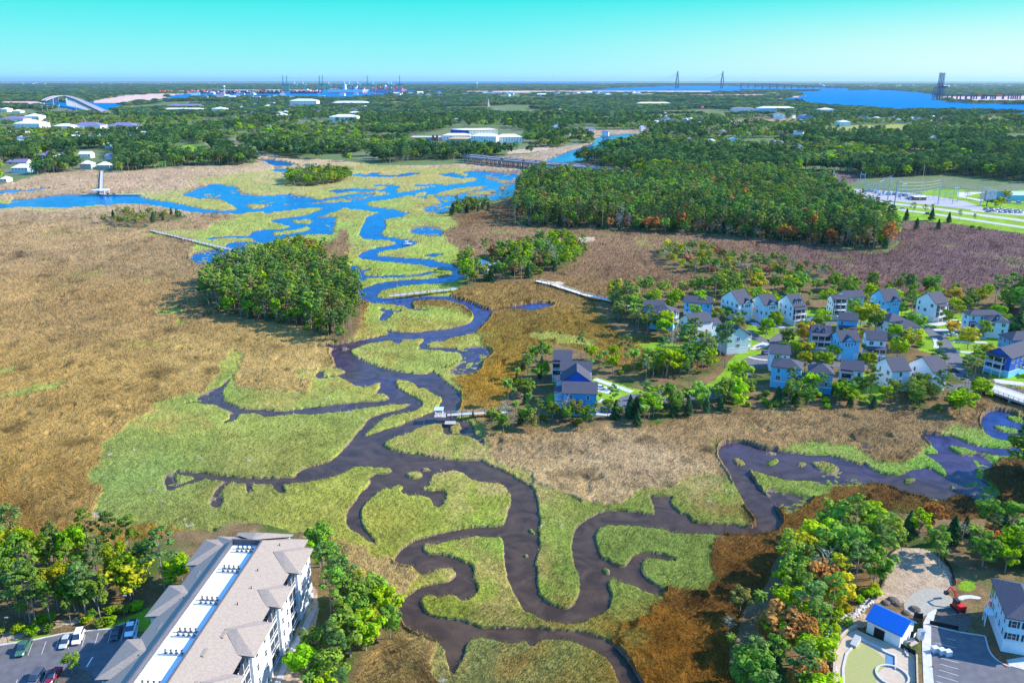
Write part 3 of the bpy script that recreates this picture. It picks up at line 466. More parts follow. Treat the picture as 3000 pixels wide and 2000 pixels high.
# --- real marsh grass: leaning tufts rooted in the sheet (nobody could count it) ---
rg = np.random.default_rng(3)
ok = np.isin(CL, (GREEN, BROWN, FLOOD)) & (Y < 760) & (HT > .02) & (np.abs(X) < (Y*cp+CAMH*sp_)*.66)
ok &= rg.random(X.shape) < np.where(CL == FLOOD, .35, .62)
gi = np.nonzero(ok.ravel())[0]; n = len(gi); bx, by, bz = X0[gi], Y0[gi], HT.ravel()[gi]; sz = mp.ravel()[gi]; kind_b = (CL.ravel()[gi] == BROWN)
cs = 2.93*sz; bx = bx+rg.uniform(-.6, .6, n)*cs; by = by+rg.uniform(-.9, .9, n)*cs
hh = np.where(kind_b, .75, .60)*(.5+.9*rg.random(n))*np.clip(sz/.12, 1, 1.7); ww = np.clip(cs*.42, .10, .45)*(.6+.8*rg.random(n))
la = 2*np.pi*fbm(bx/14, by/14, 88, 2)*1.6+rg.normal(size=n)*.7; ln = hh*(.35+.5*rg.random(n)); a = rg.random(n)*np.pi
tx, ty = bx+np.cos(la)*ln, by+np.sin(la)*ln; dxw, dyw = np.cos(a)*ww/2, np.sin(a)*ww/2
gV = np.stack([np.column_stack([bx-dxw, by-dyw, bz-.06]), np.column_stack([bx+dxw, by+dyw, bz-.06]), np.column_stack([tx+dxw*.35, ty+dyw*.35, bz+hh]), np.column_stack([tx-dxw*.35, ty-dyw*.35, bz+hh*.92])], 1).reshape(-1, 3)
q_ = np.clip((sz-.14)/.12, 0, 1); gc = COL.reshape(-1, 3)[gi]*((.66+.24*q_)+(.85-.62*q_)*rg.random(n)**1.3)[:, None]; gc[:, 0] *= .9+.22*rg.random(n); gC = np.repeat(gc, 4, 0)
gr = bpy.data.objects.new('marsh_grass', npmesh('marsh_grass', gV, np.arange(4*n).reshape(n, 4), [gm], gC)); C.objects.link(gr); tag(gr, 'standing marsh grass, green along the creeks and straw brown behind', 'marsh grass', None, 'stuff'); print('tufts', n)
# --- water sheet ---
wm = bpy.data.materials.new('tidal_water'); wm.use_nodes = True; n_ = wm.node_tree.nodes; l_ = wm.node_tree.links; b_ = n_['Principled BSDF']
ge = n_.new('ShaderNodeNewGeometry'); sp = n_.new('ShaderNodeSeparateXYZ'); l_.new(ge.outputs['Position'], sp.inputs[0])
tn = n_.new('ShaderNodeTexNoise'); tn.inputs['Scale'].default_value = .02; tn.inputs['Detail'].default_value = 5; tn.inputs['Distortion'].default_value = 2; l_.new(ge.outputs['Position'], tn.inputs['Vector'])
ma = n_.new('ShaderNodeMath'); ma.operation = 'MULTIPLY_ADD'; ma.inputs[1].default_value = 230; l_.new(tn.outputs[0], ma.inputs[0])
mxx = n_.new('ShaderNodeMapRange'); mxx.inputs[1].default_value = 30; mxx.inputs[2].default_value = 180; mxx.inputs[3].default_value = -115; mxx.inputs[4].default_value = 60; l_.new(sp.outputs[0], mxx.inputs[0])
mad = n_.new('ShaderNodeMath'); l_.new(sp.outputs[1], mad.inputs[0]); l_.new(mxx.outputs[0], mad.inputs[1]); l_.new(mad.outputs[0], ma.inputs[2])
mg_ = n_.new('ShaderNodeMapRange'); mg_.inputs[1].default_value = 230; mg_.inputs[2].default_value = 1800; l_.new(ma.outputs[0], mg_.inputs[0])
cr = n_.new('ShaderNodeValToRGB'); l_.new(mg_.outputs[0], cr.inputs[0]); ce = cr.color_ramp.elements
wst = [(0,(.060,.038,.024)),(.045,(.055,.036,.030)),(.10,(.045,.034,.085)),(.15,(.018,.035,.14)),(.24,(.002,.065,.27)),(.45,(.0,.12,.38)),(1,(.0,.15,.36))]  # silt brown near; farther off, the sky's blue reflection painted into the base colour
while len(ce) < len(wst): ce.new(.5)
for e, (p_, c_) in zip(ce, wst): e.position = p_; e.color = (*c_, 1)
tq = n_.new('ShaderNodeTexNoise'); tq.inputs['Scale'].default_value = .09; tq.inputs['Detail'].default_value = 6; tq.inputs['Distortion'].default_value = 2.5; l_.new(ge.outputs['Position'], tq.inputs['Vector'])
rq = n_.new('ShaderNodeMapRange'); rq.inputs[1].default_value = .35; rq.inputs[2].default_value = .7; rq.inputs[3].default_value = .72; rq.inputs[4].default_value = 1.5; l_.new(tq.outputs[0], rq.inputs[0])
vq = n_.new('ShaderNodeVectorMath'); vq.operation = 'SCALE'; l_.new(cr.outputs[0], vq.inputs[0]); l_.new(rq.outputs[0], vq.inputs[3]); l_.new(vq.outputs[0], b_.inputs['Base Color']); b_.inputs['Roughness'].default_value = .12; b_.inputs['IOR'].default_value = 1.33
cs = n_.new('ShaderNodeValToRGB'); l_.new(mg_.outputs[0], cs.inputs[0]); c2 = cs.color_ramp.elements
c2[0].color = (.22,.15,.10,1); c2[1].position = .25; c2[1].color = (.3,.55,1,1); l_.new(cs.outputs[0], b_.inputs['Specular Tint'])  # reflection tint also painted by distance, brown near and blue far
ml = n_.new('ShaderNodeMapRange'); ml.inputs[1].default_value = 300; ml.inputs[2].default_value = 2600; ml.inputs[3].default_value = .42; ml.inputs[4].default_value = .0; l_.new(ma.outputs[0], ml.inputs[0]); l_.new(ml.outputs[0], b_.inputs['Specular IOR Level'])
tw = n_.new('ShaderNodeTexNoise'); tw.inputs['Scale'].default_value = .8; tw.inputs['Detail'].default_value = 6; tw.inputs['Roughness'].default_value = .6; l_.new(ge.outputs['Position'], tw.inputs['Vector'])
bu = n_.new('ShaderNodeBump'); bu.inputs['Strength'].default_value = .35; bu.inputs['Distance'].default_value = .25; l_.new(tw.outputs[0], bu.inputs['Height']); l_.new(bu.outputs[0], b_.inputs['Normal'])
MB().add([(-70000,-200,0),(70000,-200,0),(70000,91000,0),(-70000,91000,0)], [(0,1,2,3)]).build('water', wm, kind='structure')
print('ground', NR, NC, flush=True)
# =====================================================================
#  TREES: prototypes with trunk and crown
# =====================================================================
rng = np.random.default_rng(7)
def cards(cen, nrm, size, asp=1.0, rg=rng):    # one small leaf-spray quad at each centre
    n = len(cen); nrm = nrm/(np.linalg.norm(nrm, axis=1)[:, None]+1e-9)
    t = rg.normal(size=(n, 3)); t -= (t*nrm).sum(1)[:, None]*nrm; t /= np.linalg.norm(t, axis=1)[:, None]+1e-9
    b = np.cross(nrm, t); s = (size*(.6+.8*rg.random(n)))[:, None] if np.ndim(size) == 0 else size[:, None]
    a = s*.5; c = s*.5*asp
    V = np.stack([cen-t*a-b*c*.5, cen+t*a*.3-b*c, cen+t*a+b*c*.4, cen-t*a*.2+b*c], 1).reshape(-1, 3)
    F = np.arange(4*n).reshape(n, 4)
    return V, F
def clump(c, r, n, size, flat=1.0, up=.5, rg=rng):
    d = rg.normal(size=(n, 3)); d /= np.linalg.norm(d, axis=1)[:, None]
    rr = r*(.55+.5*rg.random(n)**.6)[:, None]; p = np.array(c)+d*rr*np.array([1, 1, flat])
    nr = d*np.array([1, 1, 1.2])+rg.normal(size=(n, 3))*.45+np.array([0, 0, up])
    return cards(p, nr, size, 1.0, rg)
def join(parts):
    Vs = []; Fs = []; k = 0
    for v, f in parts: Vs.append(v); Fs.append(f+k); k += len(v)
    return np.vstack(Vs), np.vstack(Fs)
def crown_pine(seed, n=1300, size=.75):
    rg = np.random.default_rng(seed); ps = []; m = 15
    for i in range(m):
        h = .58+.40*(i/(m-1))**.8; R_ = (.175*(1-((h-.66)/.40)**2)+.01)*(.35+.9*rg.random()); a = i*2.4+rg.random()
        ps.append(clump((R_*math.cos(a), R_*math.sin(a), h), .035+.06*rg.random()**1.5, n//m, size/19, .38, .8, rg))
    return join(ps)
def crown_broad(seed, n=1300, size=.75, lo=.30, wide=.36):
    rg = np.random.default_rng(seed); ps = []; m = 22
    for i in range(m):
        u = rg.random(); h = lo+.1+(.88-lo-.1)*u; R_ = wide*math.sqrt(max(0, 1-((h-(lo+.94)/2)/((.98-lo)/2))**2))*(.35+.6*rg.random()); a = i*2.4+rg.random()
        ps.append(clump((R_*math.cos(a), R_*math.sin(a), h), .06+.09*rg.random(), n//m, size/11, .75, .6, rg))
    return join(ps)
def crown_cedar(seed, n=1100, size=.6):
    rg = np.random.default_rng(seed); u = rg.random(n); h = .06+.94*u
    r = .23*(1-u)**.75*(.75+.35*rg.random(n)); a = rg.random(n)*6.283; r = r*(1+.3*np.sin(a*5+h*18))
    p = np.column_stack([r*np.cos(a), r*np.sin(a), h]); nr = np.column_stack([np.cos(a), np.sin(a), .6+0*a])+rg.normal(size=(n, 3))*.5
    return cards(p, nr, size/9, 1.1, rg)
def crown_palm(seed, n=26, H=1.0):
    rg = np.random.default_rng(seed); V = []; F = []
    for i in range(n):
        a = i*2.4+rg.random()*.5; e = 1.25-1.9*(i/n); L = .21+.05*rg.random(); k = len(V); w = .055
        da = (math.cos(a), math.sin(a)); pts = []
        for s in range(4):
            t = s/3; rr = L*t*math.cos(e*.9-.5*t); z = .93+L*(t*math.sin(e*.9)-.55*t*t)
            ww = w*(.25+1.3*t*(1.35-t)) if s < 3 else .02
            pts.append((da[0]*rr, da[1]*rr, z, ww))
        for x, y, z, ww in pts: V += [(x-da[1]*ww, y+da[0]*ww, z-.02), (x+da[1]*ww, y-da[0]*ww, z-.02), (x, y, z+.02)]
        for s in range(3):
            b = k+3*s; F += [(b, b+2, b+5, b+3), (b+2, b+1, b+4, b+5)]
    return np.array(V), np.array(F)
def crown_shrub(seed, n=420, size=.55):
    rg = np.random.default_rng(seed); ps = []
    for i in range(9):
        a = i*2.4; r = .38*math.sqrt(rg.random()); ps.append(clump((r*math.cos(a), r*math.sin(a), .30+.45*rg.random()*(1-r)), .26, n//9, size/4, .8, .6, rg))
    return join(ps)
def wood_mesh(kind, seed):                     # trunk and main limbs, height 1
    rg = random.Random(seed); m = MB()
    if kind == 'pine':
        m.bar((0,0,-.02), (.01,.008,.5), .022, .016, 5); m.bar((.01,.008,.5), (0,0,.96), .016, .004, 5)
        for i in range(9):
            h = .56+.38*i/9; a = i*2.4; r = .14*(1-((h-.62)/.5)**2); m.bar((.005,.005,h-.03), (r*math.cos(a), r*math.sin(a), h+.02), .008, .003, 3)
    elif kind == 'broad':
        m.bar((0,0,-.02), (.01,0,.34), .036, .028, 6)
        for i in range(6):
            a = i*1.05+rg.random()*.5; r = .12+.1*rg.random(); m.bar((.01,0,.30), (r*math.cos(a), r*math.sin(a), .60+.1*rg.random()), .02, .009, 4)
            m.bar((r*math.cos(a), r*math.sin(a), .62), (r*1.7*math.cos(a+.4), r*1.7*math.sin(a+.4), .76), .009, .004, 3)
    elif kind == 'palm':
        m.bar((0,0,-.02), (.02,.01,.5), .032, .028, 6); m.bar((.02,.01,.5), (0,0,.93), .028, .034, 6)
    elif kind == 'bare':
        m.bar((0,0,-.02), (.02,.01,.6), .025, .015, 5); m.bar((.02,.01,.6), (0,.03,1), .015, .003, 4)
        for i in range(16):
            h = .3+.65*i/16; a = i*2.4; r = .22*(1.05-h)+.05; p = (r*math.cos(a), r*math.sin(a), h+.14); m.bar((.015,.01,h), p, .012, .005, 3)
            for j in (-1, 1): m.bar(p, (p[0]*1.5+.06*j, p[1]*1.5-.05*j, p[2]+.10), .006, .002, 3)
    else:
        m.bar((0,0,-.02), (0,0,.55), .05, .02, 5)
        for i in range(4): a = i*1.6; m.bar((0,0,.1), (.25*math.cos(a), .25*math.sin(a), .55), .03, .01, 3)
    return m
def leafmat(name, inst):
    m = bpy.data.materials.new(name); m.use_nodes = True; nt = m.node_tree; n = nt.nodes; l = nt.links; n.clear()
    o = n.new('ShaderNodeOutputMaterial'); d = n.new('ShaderNodeBsdfDiffuse'); t = n.new('ShaderNodeBsdfTranslucent'); mxs = n.new('ShaderNodeMixShader'); mxs.inputs[0].default_value = .32
    if inst: a = n.new('ShaderNodeAttribute'); a.attribute_type = 'INSTANCER'; a.attribute_name = 'tint'; col = a.outputs['Color']
    else: a = n.new('ShaderNodeObjectInfo'); col = a.outputs['Color']
    g = n.new('ShaderNodeNewGeometry'); v = n.new('ShaderNodeTexNoise'); v.inputs['Scale'].default_value = .55; v.inputs['Detail'].default_value = 4; v.inputs['Roughness'].default_value = .7; l.new(g.outputs['Position'], v.inputs['Vector'])
    r = n.new('ShaderNodeMapRange'); r.inputs[1].default_value = .3; r.inputs[2].default_value = .7; r.inputs[3].default_value = .5; r.inputs[4].default_value = 1.5; l.new(v.outputs[0], r.inputs[0])
    s = n.new('ShaderNodeVectorMath'); s.operation = 'SCALE'; l.new(col, s.inputs[0]); l.new(r.outputs[0], s.inputs[3])
    l.new(s.outputs[0], d.inputs[0]); l.new(s.outputs[0], t.inputs[0]); l.new(d.outputs[0], mxs.inputs[1]); l.new(t.outputs[0], mxs.inputs[2]); l.new(mxs.outputs[0], o.inputs[0])
    return m
LEAF = leafmat('foliage', False); LEAFI = leafmat('foliage_far', True)
BARK = {'pine': pmat('pine_bark', (.36,.28,.24), .9, var=.3), 'broad': pmat('grey_bark', (.30,.27,.24), .9, var=.3), 'palm': pmat('palm_bark', (.20,.16,.12), .9, var=.3),
        'bare': pmat('dead_wood', (.42,.38,.35), .9, var=.2), 'cedar': pmat('cedar_bark', (.13,.10,.08), .9), 'shrub': pmat('shrub_wood', (.18,.15,.12), .9)}
KINDS = ['pine', 'broad', 'palm', 'cedar', 'bare', 'shrub']
def crownmesh(kind, seed, lod):
    q = (1.0, .42, .14)[lod]; z = (1.0, 1.4, 2.4)[lod]
    if kind == 'pine': return crown_pine(seed, int(1250*q), .58*z)
    if kind == 'broad': return crown_broad(seed, int(1500*q), .58*z)
    if kind == 'palm': return crown_palm(seed, (34, 22, 14)[lod])
    if kind == 'cedar': return crown_cedar(seed, int(1300*q), .55*z)
    if kind == 'bare': return crown_broad(seed, (160, 60, 30)[lod], .5*z, .45, .26)
    return crown_shrub(seed, int(600*q), .5*z)
PROTO = {}
def proto(kind, var, lod):
    k = (kind, var, lod)
    if k not in PROTO:
        V_, F_ = crownmesh(kind, 100+KINDS.index(kind)*20+var, lod)
        cm = npmesh(f'{kind}_crown', V_, F_, [LEAF]); tm = wood_mesh(kind, var).mesh(f'{kind}_trunk', BARK[kind])
        PROTO[k] = (cm, tm)
    return PROTO[k]
NAMES = {'pine': 'pine_tree', 'broad': 'broadleaf_tree', 'palm': 'palm_tree', 'cedar': 'cedar_tree', 'bare': 'bare_tree', 'shrub': 'shrub'}
CATS = {'pine': 'pine tree', 'broad': 'tree', 'palm': 'palm tree', 'cedar': 'cedar', 'bare': 'bare tree', 'shrub': 'shrub'}
def tree(kind, x, y, h, col, label, group=None, z=1.1, wide=1.0, lod=None, var=None, rz=None):
    r = random.random
    lod = (0 if y < 560 else 1) if lod is None else lod; var = int(r()*4) if var is None else var
    cm, tm = proto(kind, var, lod)
    o = bpy.data.objects.new(NAMES[kind], None); C.objects.link(o); o.location = (x, y, z); o.rotation_euler = (0, 0, r()*6.28 if rz is None else rz); o.scale = (h*wide, h*wide, h)
    tag(o, label, CATS[kind], group)
    c = bpy.data.objects.new('crown', cm); C.objects.link(c); c.parent = o; c.color = (*col, 1)
    t = bpy.data.objects.new('trunk', tm); C.objects.link(t); t.parent = o
    return o
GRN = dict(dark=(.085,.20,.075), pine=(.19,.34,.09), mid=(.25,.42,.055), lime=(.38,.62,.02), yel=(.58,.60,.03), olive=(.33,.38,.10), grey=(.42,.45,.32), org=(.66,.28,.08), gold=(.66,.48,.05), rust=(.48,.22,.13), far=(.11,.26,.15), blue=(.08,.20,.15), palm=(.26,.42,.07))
HMUL = dict(pine=(.12,.1), broad=(.2,.15))
GRN = {k: tuple(q*w for q, w in zip(v, (.84, .80, .74))) for k, v in GRN.items()}
def jit(c, a=.25):
    k = 1+a*(random.random()*2-1); h = 1+.22*(random.random()*2-1)
    return (c[0]*k*h, c[1]*k, c[2]*k)
def pick(mix):
    t = random.random()*sum(w for _, _, w in mix)
    for kd, cl, w in mix:
        t -= w
        if t <= 0: return kd, cl
    return mix[-1][:2]
def cls_at(x, y):
    i = np.clip(np.searchsorted(Yr, y), 0, NR-1); u = x/(y*cp+CAMH*sp_); j = np.clip(np.searchsorted(us, u), 0, NC-1)
    return CL[i, j]
random.seed(11)
CAND = []                                      # (kind, x, y, h, wide, colour, wood key)
def scatter(key, poly, s, mix, hr, jitter=.45, keep=None, cl=None, wide=(.9, 1.15)):
    poly = np.asarray(poly); lo = poly.min(0); hi = poly.max(0); n = 0
    gx, gy = np.meshgrid(np.arange(lo[0], hi[0], s), np.arange(lo[1], hi[1], s)); gx = gx.ravel(); gy = gy.ravel()
    gx = gx+rng.uniform(-jitter, jitter, len(gx))*s; gy = gy+rng.uniform(-jitter, jitter, len(gy))*s
    ok = inpoly(gx, gy, poly)
    if cl is not None: ok &= np.isin(cls_at(gx, gy), cl)
    ok &= (np.abs(gx) < (gy*cp+CAMH*sp_)*.70)
    ok &= CLEAR(gx, gy)
    if keep is not None: ok &= keep(gx, gy)
    for x, y in zip(gx[ok], gy[ok]):
        kd, c = pick(mix); h = random.uniform(*hr)*({'shrub': .28, 'palm': .62, 'cedar': .62, 'broad': .86, 'bare': .8}.get(kd, 1))
        q = .62+.76*float(fbm(x/38+5, y/55, 33, 3)); CAND.append((kd, x, y, h*(.82+.36*q), random.uniform(*wide), tuple(v*q for v in jit(GRN[c])), key, c)); n += 1
    return n
CLEARS = []                                    # polygons where no scattered tree stands
def CLEAR(x, y):
    ok = np.ones(x.shape, bool)
    for q in CLEARS:
        m = (x > q[:, 0].min()) & (x < q[:, 0].max()) & (y > q[:, 1].min()) & (y < q[:, 1].max())
        if m.any():
            i = np.nonzero(m)[0]; ok[i[inpoly(x[i], y[i], q)]] = False
    return ok
def clear(fr, pts): CLEARS.append(np.array(pw(fr, pts)))
def Pq(pts, fr='P'): return np.array(pw(fr, pts))
# =====================================================================
#  BUILDINGS AND CARS
# =====================================================================
GZ = 1.2
glass = MT('window_glass', (.03,.045,.07), .12, var=.2, spec=.8); white = MT('white_siding', (.78,.80,.82), .6, var=.04); trim = MT('white_trim', (.85,.86,.86), .5, var=.03)
shing = MT('dark_shingles', (.075,.075,.10), .9, var=.25, scale=3, bump=.6); tsh = MT('taupe_shingles', (.33,.265,.215), .9, var=.13, scale=2.2, bump=.5, bscale=5)
asph = MT('asphalt', (.125,.12,.13), .85, var=.18, scale=.6); conc = MT('concrete', (.50,.48,.46), .85, var=.12, scale=.8); line = MT('road_paint', (.75,.75,.72), .7, var=.05)
membr = MT('roof_membrane', (.86,.86,.85), .6, var=.05, scale=.5); metal = MT('grey_metal', (.42,.43,.45), .4, .5, var=.1); dmetal = MT('dark_metal', (.05,.05,.055), .5, .3); wood_ = MT('weathered_wood', (.42,.37,.33), .85, var=.2, scale=4)
tyre = MT('tyre_rubber', (.02,.02,.02), .8); soil = MT('bare_soil', (.13,.10,.08), .95, var=.3); mulch = MT('red_mulch', (.22,.08,.03), .95, var=.3)
def slab(name, fr, pts, z1, mat, z0=.6, kind='structure', sm=0):
    P = pw(fr, pts, z1)
    if sm: P = [tuple(p) for p in smooth(P, sm)]
    m = MB(); m.prism([tuple(p) for p in P], z0, z1); return m.build(name, mat, kind=kind)
def band(name, pts, w, z1, mat, z0=.6, kind='structure'):   # a strip along world points
    P = np.array(pts, float)
    for _ in range(2):
        a = .75*P[:-1]+.25*P[1:]; b = .25*P[:-1]+.75*P[1:]; o = np.empty((len(a)*2, 2)); o[0::2] = a; o[1::2] = b; P = np.vstack([P[:1], o, P[-1:]])
    d = np.gradient(P, axis=0); d /= np.linalg.norm(d, axis=1)[:, None]+1e-9; N = np.column_stack([-d[:, 1], d[:, 0]])*w/2
    A = P+N; B = P-N; n = len(P); V_ = [(x, y, z1) for x, y in A]+[(x, y, z1) for x, y in B]+[(x, y, z0) for x, y in A]+[(x, y, z0) for x, y in B]
    F_ = []
    for i in range(n-1): F_ += [(n+i, n+i+1, i+1, i), (i, i+1, 2*n+i+1, 2*n+i), (3*n+i, 3*n+i+1, n+i+1, n+i)]
    F_ += [(0, n, 3*n, 2*n)[::-1], (n-1, 2*n-1, 4*n-1, 3*n-1)]
    return MB().add(V_, F_).build(name, mat, kind=kind)
# ---- windows ----
WCACHE = {}
def window(parent, x, y, z, rz, w=1.0, h=1.5, sash=True, shut=None):
    k = (round(w, 2), round(h, 2), sash, shut)
    if k not in WCACHE:
        f = MB(); t = .09
        for a in ((-w/2-t, -w/2), (w/2, w/2+t)): f.b2((a[0], -.06, -h/2-t), (a[1], .02, h/2+t))
        f.b2((-w/2, -.06, h/2), (w/2, .02, h/2+t)); f.b2((-w/2, -.09, -h/2-t), (w/2, .02, -h/2))
        if sash: f.b2((-w/2, -.045, -.03), (w/2, .02, .03))
        if w > 1.3: f.b2((-.035, -.05, -h/2), (.035, .02, h/2))
        WCACHE[k] = (f.mesh('window', trim), MB().b2((-w/2, -.02, -h/2), (w/2, .02, h/2)).mesh('pane', glass))
    o = bpy.data.objects.new('window', WCACHE[k][0]); C.objects.link(o); o.parent = parent; o.location = (x, y, z); o.rotation_euler = (0, 0, rz)
    p = bpy.data.objects.new('pane', WCACHE[k][1]); C.objects.link(p); p.parent = o
    if shut:
        q = bpy.data.objects.new('shutters', MB().b2((-w/2-.55, -.07, -h/2), (-w/2-.12, .02, h/2)).b2((w/2+.12, -.07, -h/2), (w/2+.55, .02, h/2)).mesh('shutters', dmetal)) if k+('s',) not in WCACHE else bpy.data.objects.new('shutters', WCACHE[k+('s',)])
        WCACHE[k+('s',)] = q.data; C.objects.link(q); q.parent = o
    return o
def roofmesh(w, d, z, kind, pitch, ov=.45, th=.22):       # footprint centred on 0; kinds: x, y (ridge direction), hip
    m = MB(); W2, D2 = w/2+ov, d/2+ov
    if kind in ('x', 'y'):
        if kind == 'y': W2, D2 = D2, W2
        r = D2*pitch; v = []
        for s in (-1, 1):
            v = [(-W2, s*D2, z-ov*pitch), (W2, s*D2, z-ov*pitch), (W2, 0, z-ov*pitch+r), (-W2, 0, z-ov*pitch+r)]
            v = v+[(a, b, c+th) for a, b, c in v]
            if kind == 'y': v = [(b, a, c) for a, b, c in v]
            m.add(v, [(0,1,2,3),(7,6,5,4),(0,4,5,1),(1,5,6,2),(2,6,7,3),(3,7,4,0)])
    else:
        L = min(W2, D2); r = L*pitch; z0 = z-ov*pitch
        rx = max(0, W2-D2)+.05; ry = max(0, D2-W2)+.05
        b = [(-W2,-D2,z0),(W2,-D2,z0),(W2,D2,z0),(-W2,D2,z0)]; b2 = [(x, y, q+th) for x, y, q in b]; t = [(-rx,-ry,z0+r+th),(rx,-ry,z0+r+th),(rx,ry,z0+r+th),(-rx,ry,z0+r+th)]
        m.add(b+b2+t, [(3,2,1,0),(0,1,5,4),(1,2,6,5),(2,3,7,6),(3,0,4,7),(4,5,9,8),(5,6,10,9),(6,7,11,10),(7,4,8,11),(8,9,10,11)])
    return m
WALLS = dict(blue=(.04,.36,.74), deep=(.02,.12,.52), pale=(.55,.78,.86), white=(.86,.87,.88), green=(.58,.72,.66), sky=(.20,.60,.88), mid=(.14,.44,.74), cream=(.74,.72,.66), grey=(.45,.48,.52), tan=(.55,.45,.36), brick=(.35,.14,.10))
def wallmat(c): return MT('siding_'+c, WALLS[c], .7, var=.07, scale=1.2)
def house(label, cx, cy, rz, w, d, zE, col='white', roof='x', pitch=.6, rmat=None, dormers=0, porch=None, chim=False, gablefront=None, garage=False, skirt=None, group='houses of the marsh village', wins=True, shut=None, cat='house', name='house', z=None, wstep=3.0):
    z = GZ if z is None else z; H = zE-z; t = thing(name, label, cat, (cx, cy, z), rz, group); wm_ = wallmat(col); rmat = rmat or shing
    m = MB(); m.b2((-w/2, -d/2, -.3), (w/2, d/2, H))
    if roof == 'x':
        r = d/2*pitch; m.add([(-w/2+.001,-d/2,H),(-w/2+.001,d/2,H),(-w/2+.001,0,H+r),(w/2-.001,-d/2,H),(w/2-.001,d/2,H),(w/2-.001,0,H+r)], [(0,2,1),(3,4,5),(0,3,5,2),(1,2,5,4)])
    elif roof == 'y':
        r = w/2*pitch; m.add([(-w/2,-d/2+.001,H),(w/2,-d/2+.001,H),(0,-d/2+.001,H+r),(-w/2,d/2-.001,H),(w/2,d/2-.001,H),(0,d/2-.001,H+r)], [(0,1,2),(3,5,4),(0,2,5,3),(1,4,5,2)])
    m.build('wall', wm_, t)
    rm = roofmesh(w, d, H+.03, roof, pitch).build('roof', rmat, t)
    if skirt is not False and H > 7:
        sk_ = MB(); e = .05; hh = 2.6
        sk_.b2((-w/2-e, -d/2-e, -.25), (w/2+e, d/2+e, hh)); sk_.build('ground_floor', wallmat(skirt) if skirt else (white if col != 'white' else wallmat('cream')), t)
        tb = MB(); tb.b2((-w/2-.09, -d/2-.09, hh), (w/2+.09, d/2+.09, hh+.22)); tb.build('trim_band', trim, t)
    fl = [H-1.55-3.0*i for i in range(int((H-1.0)//3.0)+0)]
    if H <= 4: fl = [H-1.6]
    if wins:
        rr = random.Random(int(abs(cx*13+cy*7)))
        for wall, L, ang in (('f', w, 0), ('r', d, math.pi/2), ('b', w, math.pi), ('l', d, -math.pi/2)):
            off = (d if wall in 'fb' else w)/2; n = max(1, int(L/wstep)); 
            for zf in fl:
                if zf < 2.9 and H > 7:
                    if rr.random() < .6: continue
                for i in range(n):
                    if rr.random() < .12: continue
                    a = (i+.5)/n*L-L/2; px, py = a, -off-.01
                    if zf < 2.9 and H > 7: py -= .05
                    X_ = px*math.cos(ang)-py*math.sin(ang); Y_ = px*math.sin(ang)+py*math.cos(ang)
                    window(t, X_, Y_, zf, ang, .95 if rr.random() < .7 else 1.6, 1.55, True, shut if wall == 'f' else None)
    if dormers:
        for i in range(dormers):
            a = (i+.5)/dormers*w*.7-w*.35; dm = MB(); y0 = -d/2+1.2; hz = H+.9*pitch
            dm.b2((a-.75, y0, hz), (a+.75, y0+2.2, hz+1.5)); f = MB(); q = roofmesh(1.5, 2.6, 0, 'y', .8, .2, .12)
            o = dm.build('dormer', wm_, t); rf = MB(); rf.add([(x+a, y+y0+1.2, zz+hz+1.5) for x, y, zz in q.v], q.f).build('dormer_roof', rmat, o)
            wd = window(t, a, y0-.01, hz+.75, 0, .8, 1.1)
    if gablefront:                              # a smaller gable over part of the front: (x offset, width)
        gx, gw = gablefront; g = MB(); r = gw/2*.9; y0 = -d/2-.35
        g.add([(gx-gw/2,y0,H-.2),(gx+gw/2,y0,H-.2),(gx,y0,H+r)], [(0,1,2)]); g.add([(gx-gw/2,y0,0),(gx+gw/2,y0,0),(gx+gw/2,y0,H-.2),(gx-gw/2,y0,H-.2),(gx-gw/2,-d/2+.2,0),(gx+gw/2,-d/2+.2,0),(gx+gw/2,-d/2+.2,H-.2),(gx-gw/2,-d/2+.2,H-.2)], [(0,1,2,3),(1,5,6,2),(4,0,3,7)])
        g.build('front_bay', wm_, t); q = roofmesh(gw, d*.55, 0, 'y', .9, .3, .18); MB().add([(x+gx, y-d/2+d*.275-.35, zz+H-.2) for x, y, zz in q.v], q.f).build('bay_roof', rmat, t)
        for k in (-1, 0, 1): window(t, gx+k*gw*.27, y0-.01, H-1.6, 0, .8, 1.4)
    if porch:                                   # (side, depth, levels, x0, x1) columns, floors and rails
        side, pd, lv, a0, a1 = porch; pr = MB(); ang = dict(f=0, r=math.pi/2, b=math.pi, l=-math.pi/2)[side]; off = (d if side in 'fb' else w)/2
        def T(v): return [(x*math.cos(ang)-y*math.sin(ang), x*math.sin(ang)+y*math.cos(ang), zz) for x, y, zz in v]
        c_ = MB(); fl_ = MB(); ra = MB(); sc = MB()
        for k in range(lv):
            zf = 2.6+3.0*k; fl_.b2((a0, -off-pd, zf-.18), (a1, -off-.06, zf)); n = max(2, int((a1-a0)/2.2)+1)
            ra.b2((a0, -off-pd, zf+.9), (a1, -off-pd+.07, zf+1.0))
            for i in range(int((a1-a0)/.35)): ra.b2((a0+i*.35, -off-pd+.01, zf), (a0+i*.35+.06, -off-pd+.05, zf+.9))
            sc.b2((a0+.1, -off-.09, zf), (a1-.1, -off-.015, zf+2.5))
        n = max(2, int((a1-a0)/2.6)+1)
        for i in range(n):
            a = a0+.1+(a1-a0-.2)*i/(n-1); c_.b2((a-.1, -off-pd, 0), (a+.1, -off-pd+.2, 2.6+3*lv-.3))
        for m_, nm, mt in ((c_, 'porch_column', trim), (fl_, 'porch_floor', trim), (ra, 'railing', trim), (sc, 'porch_screen', glass)):
            m_.v = T(m_.v); m_.build(nm, mt, t)
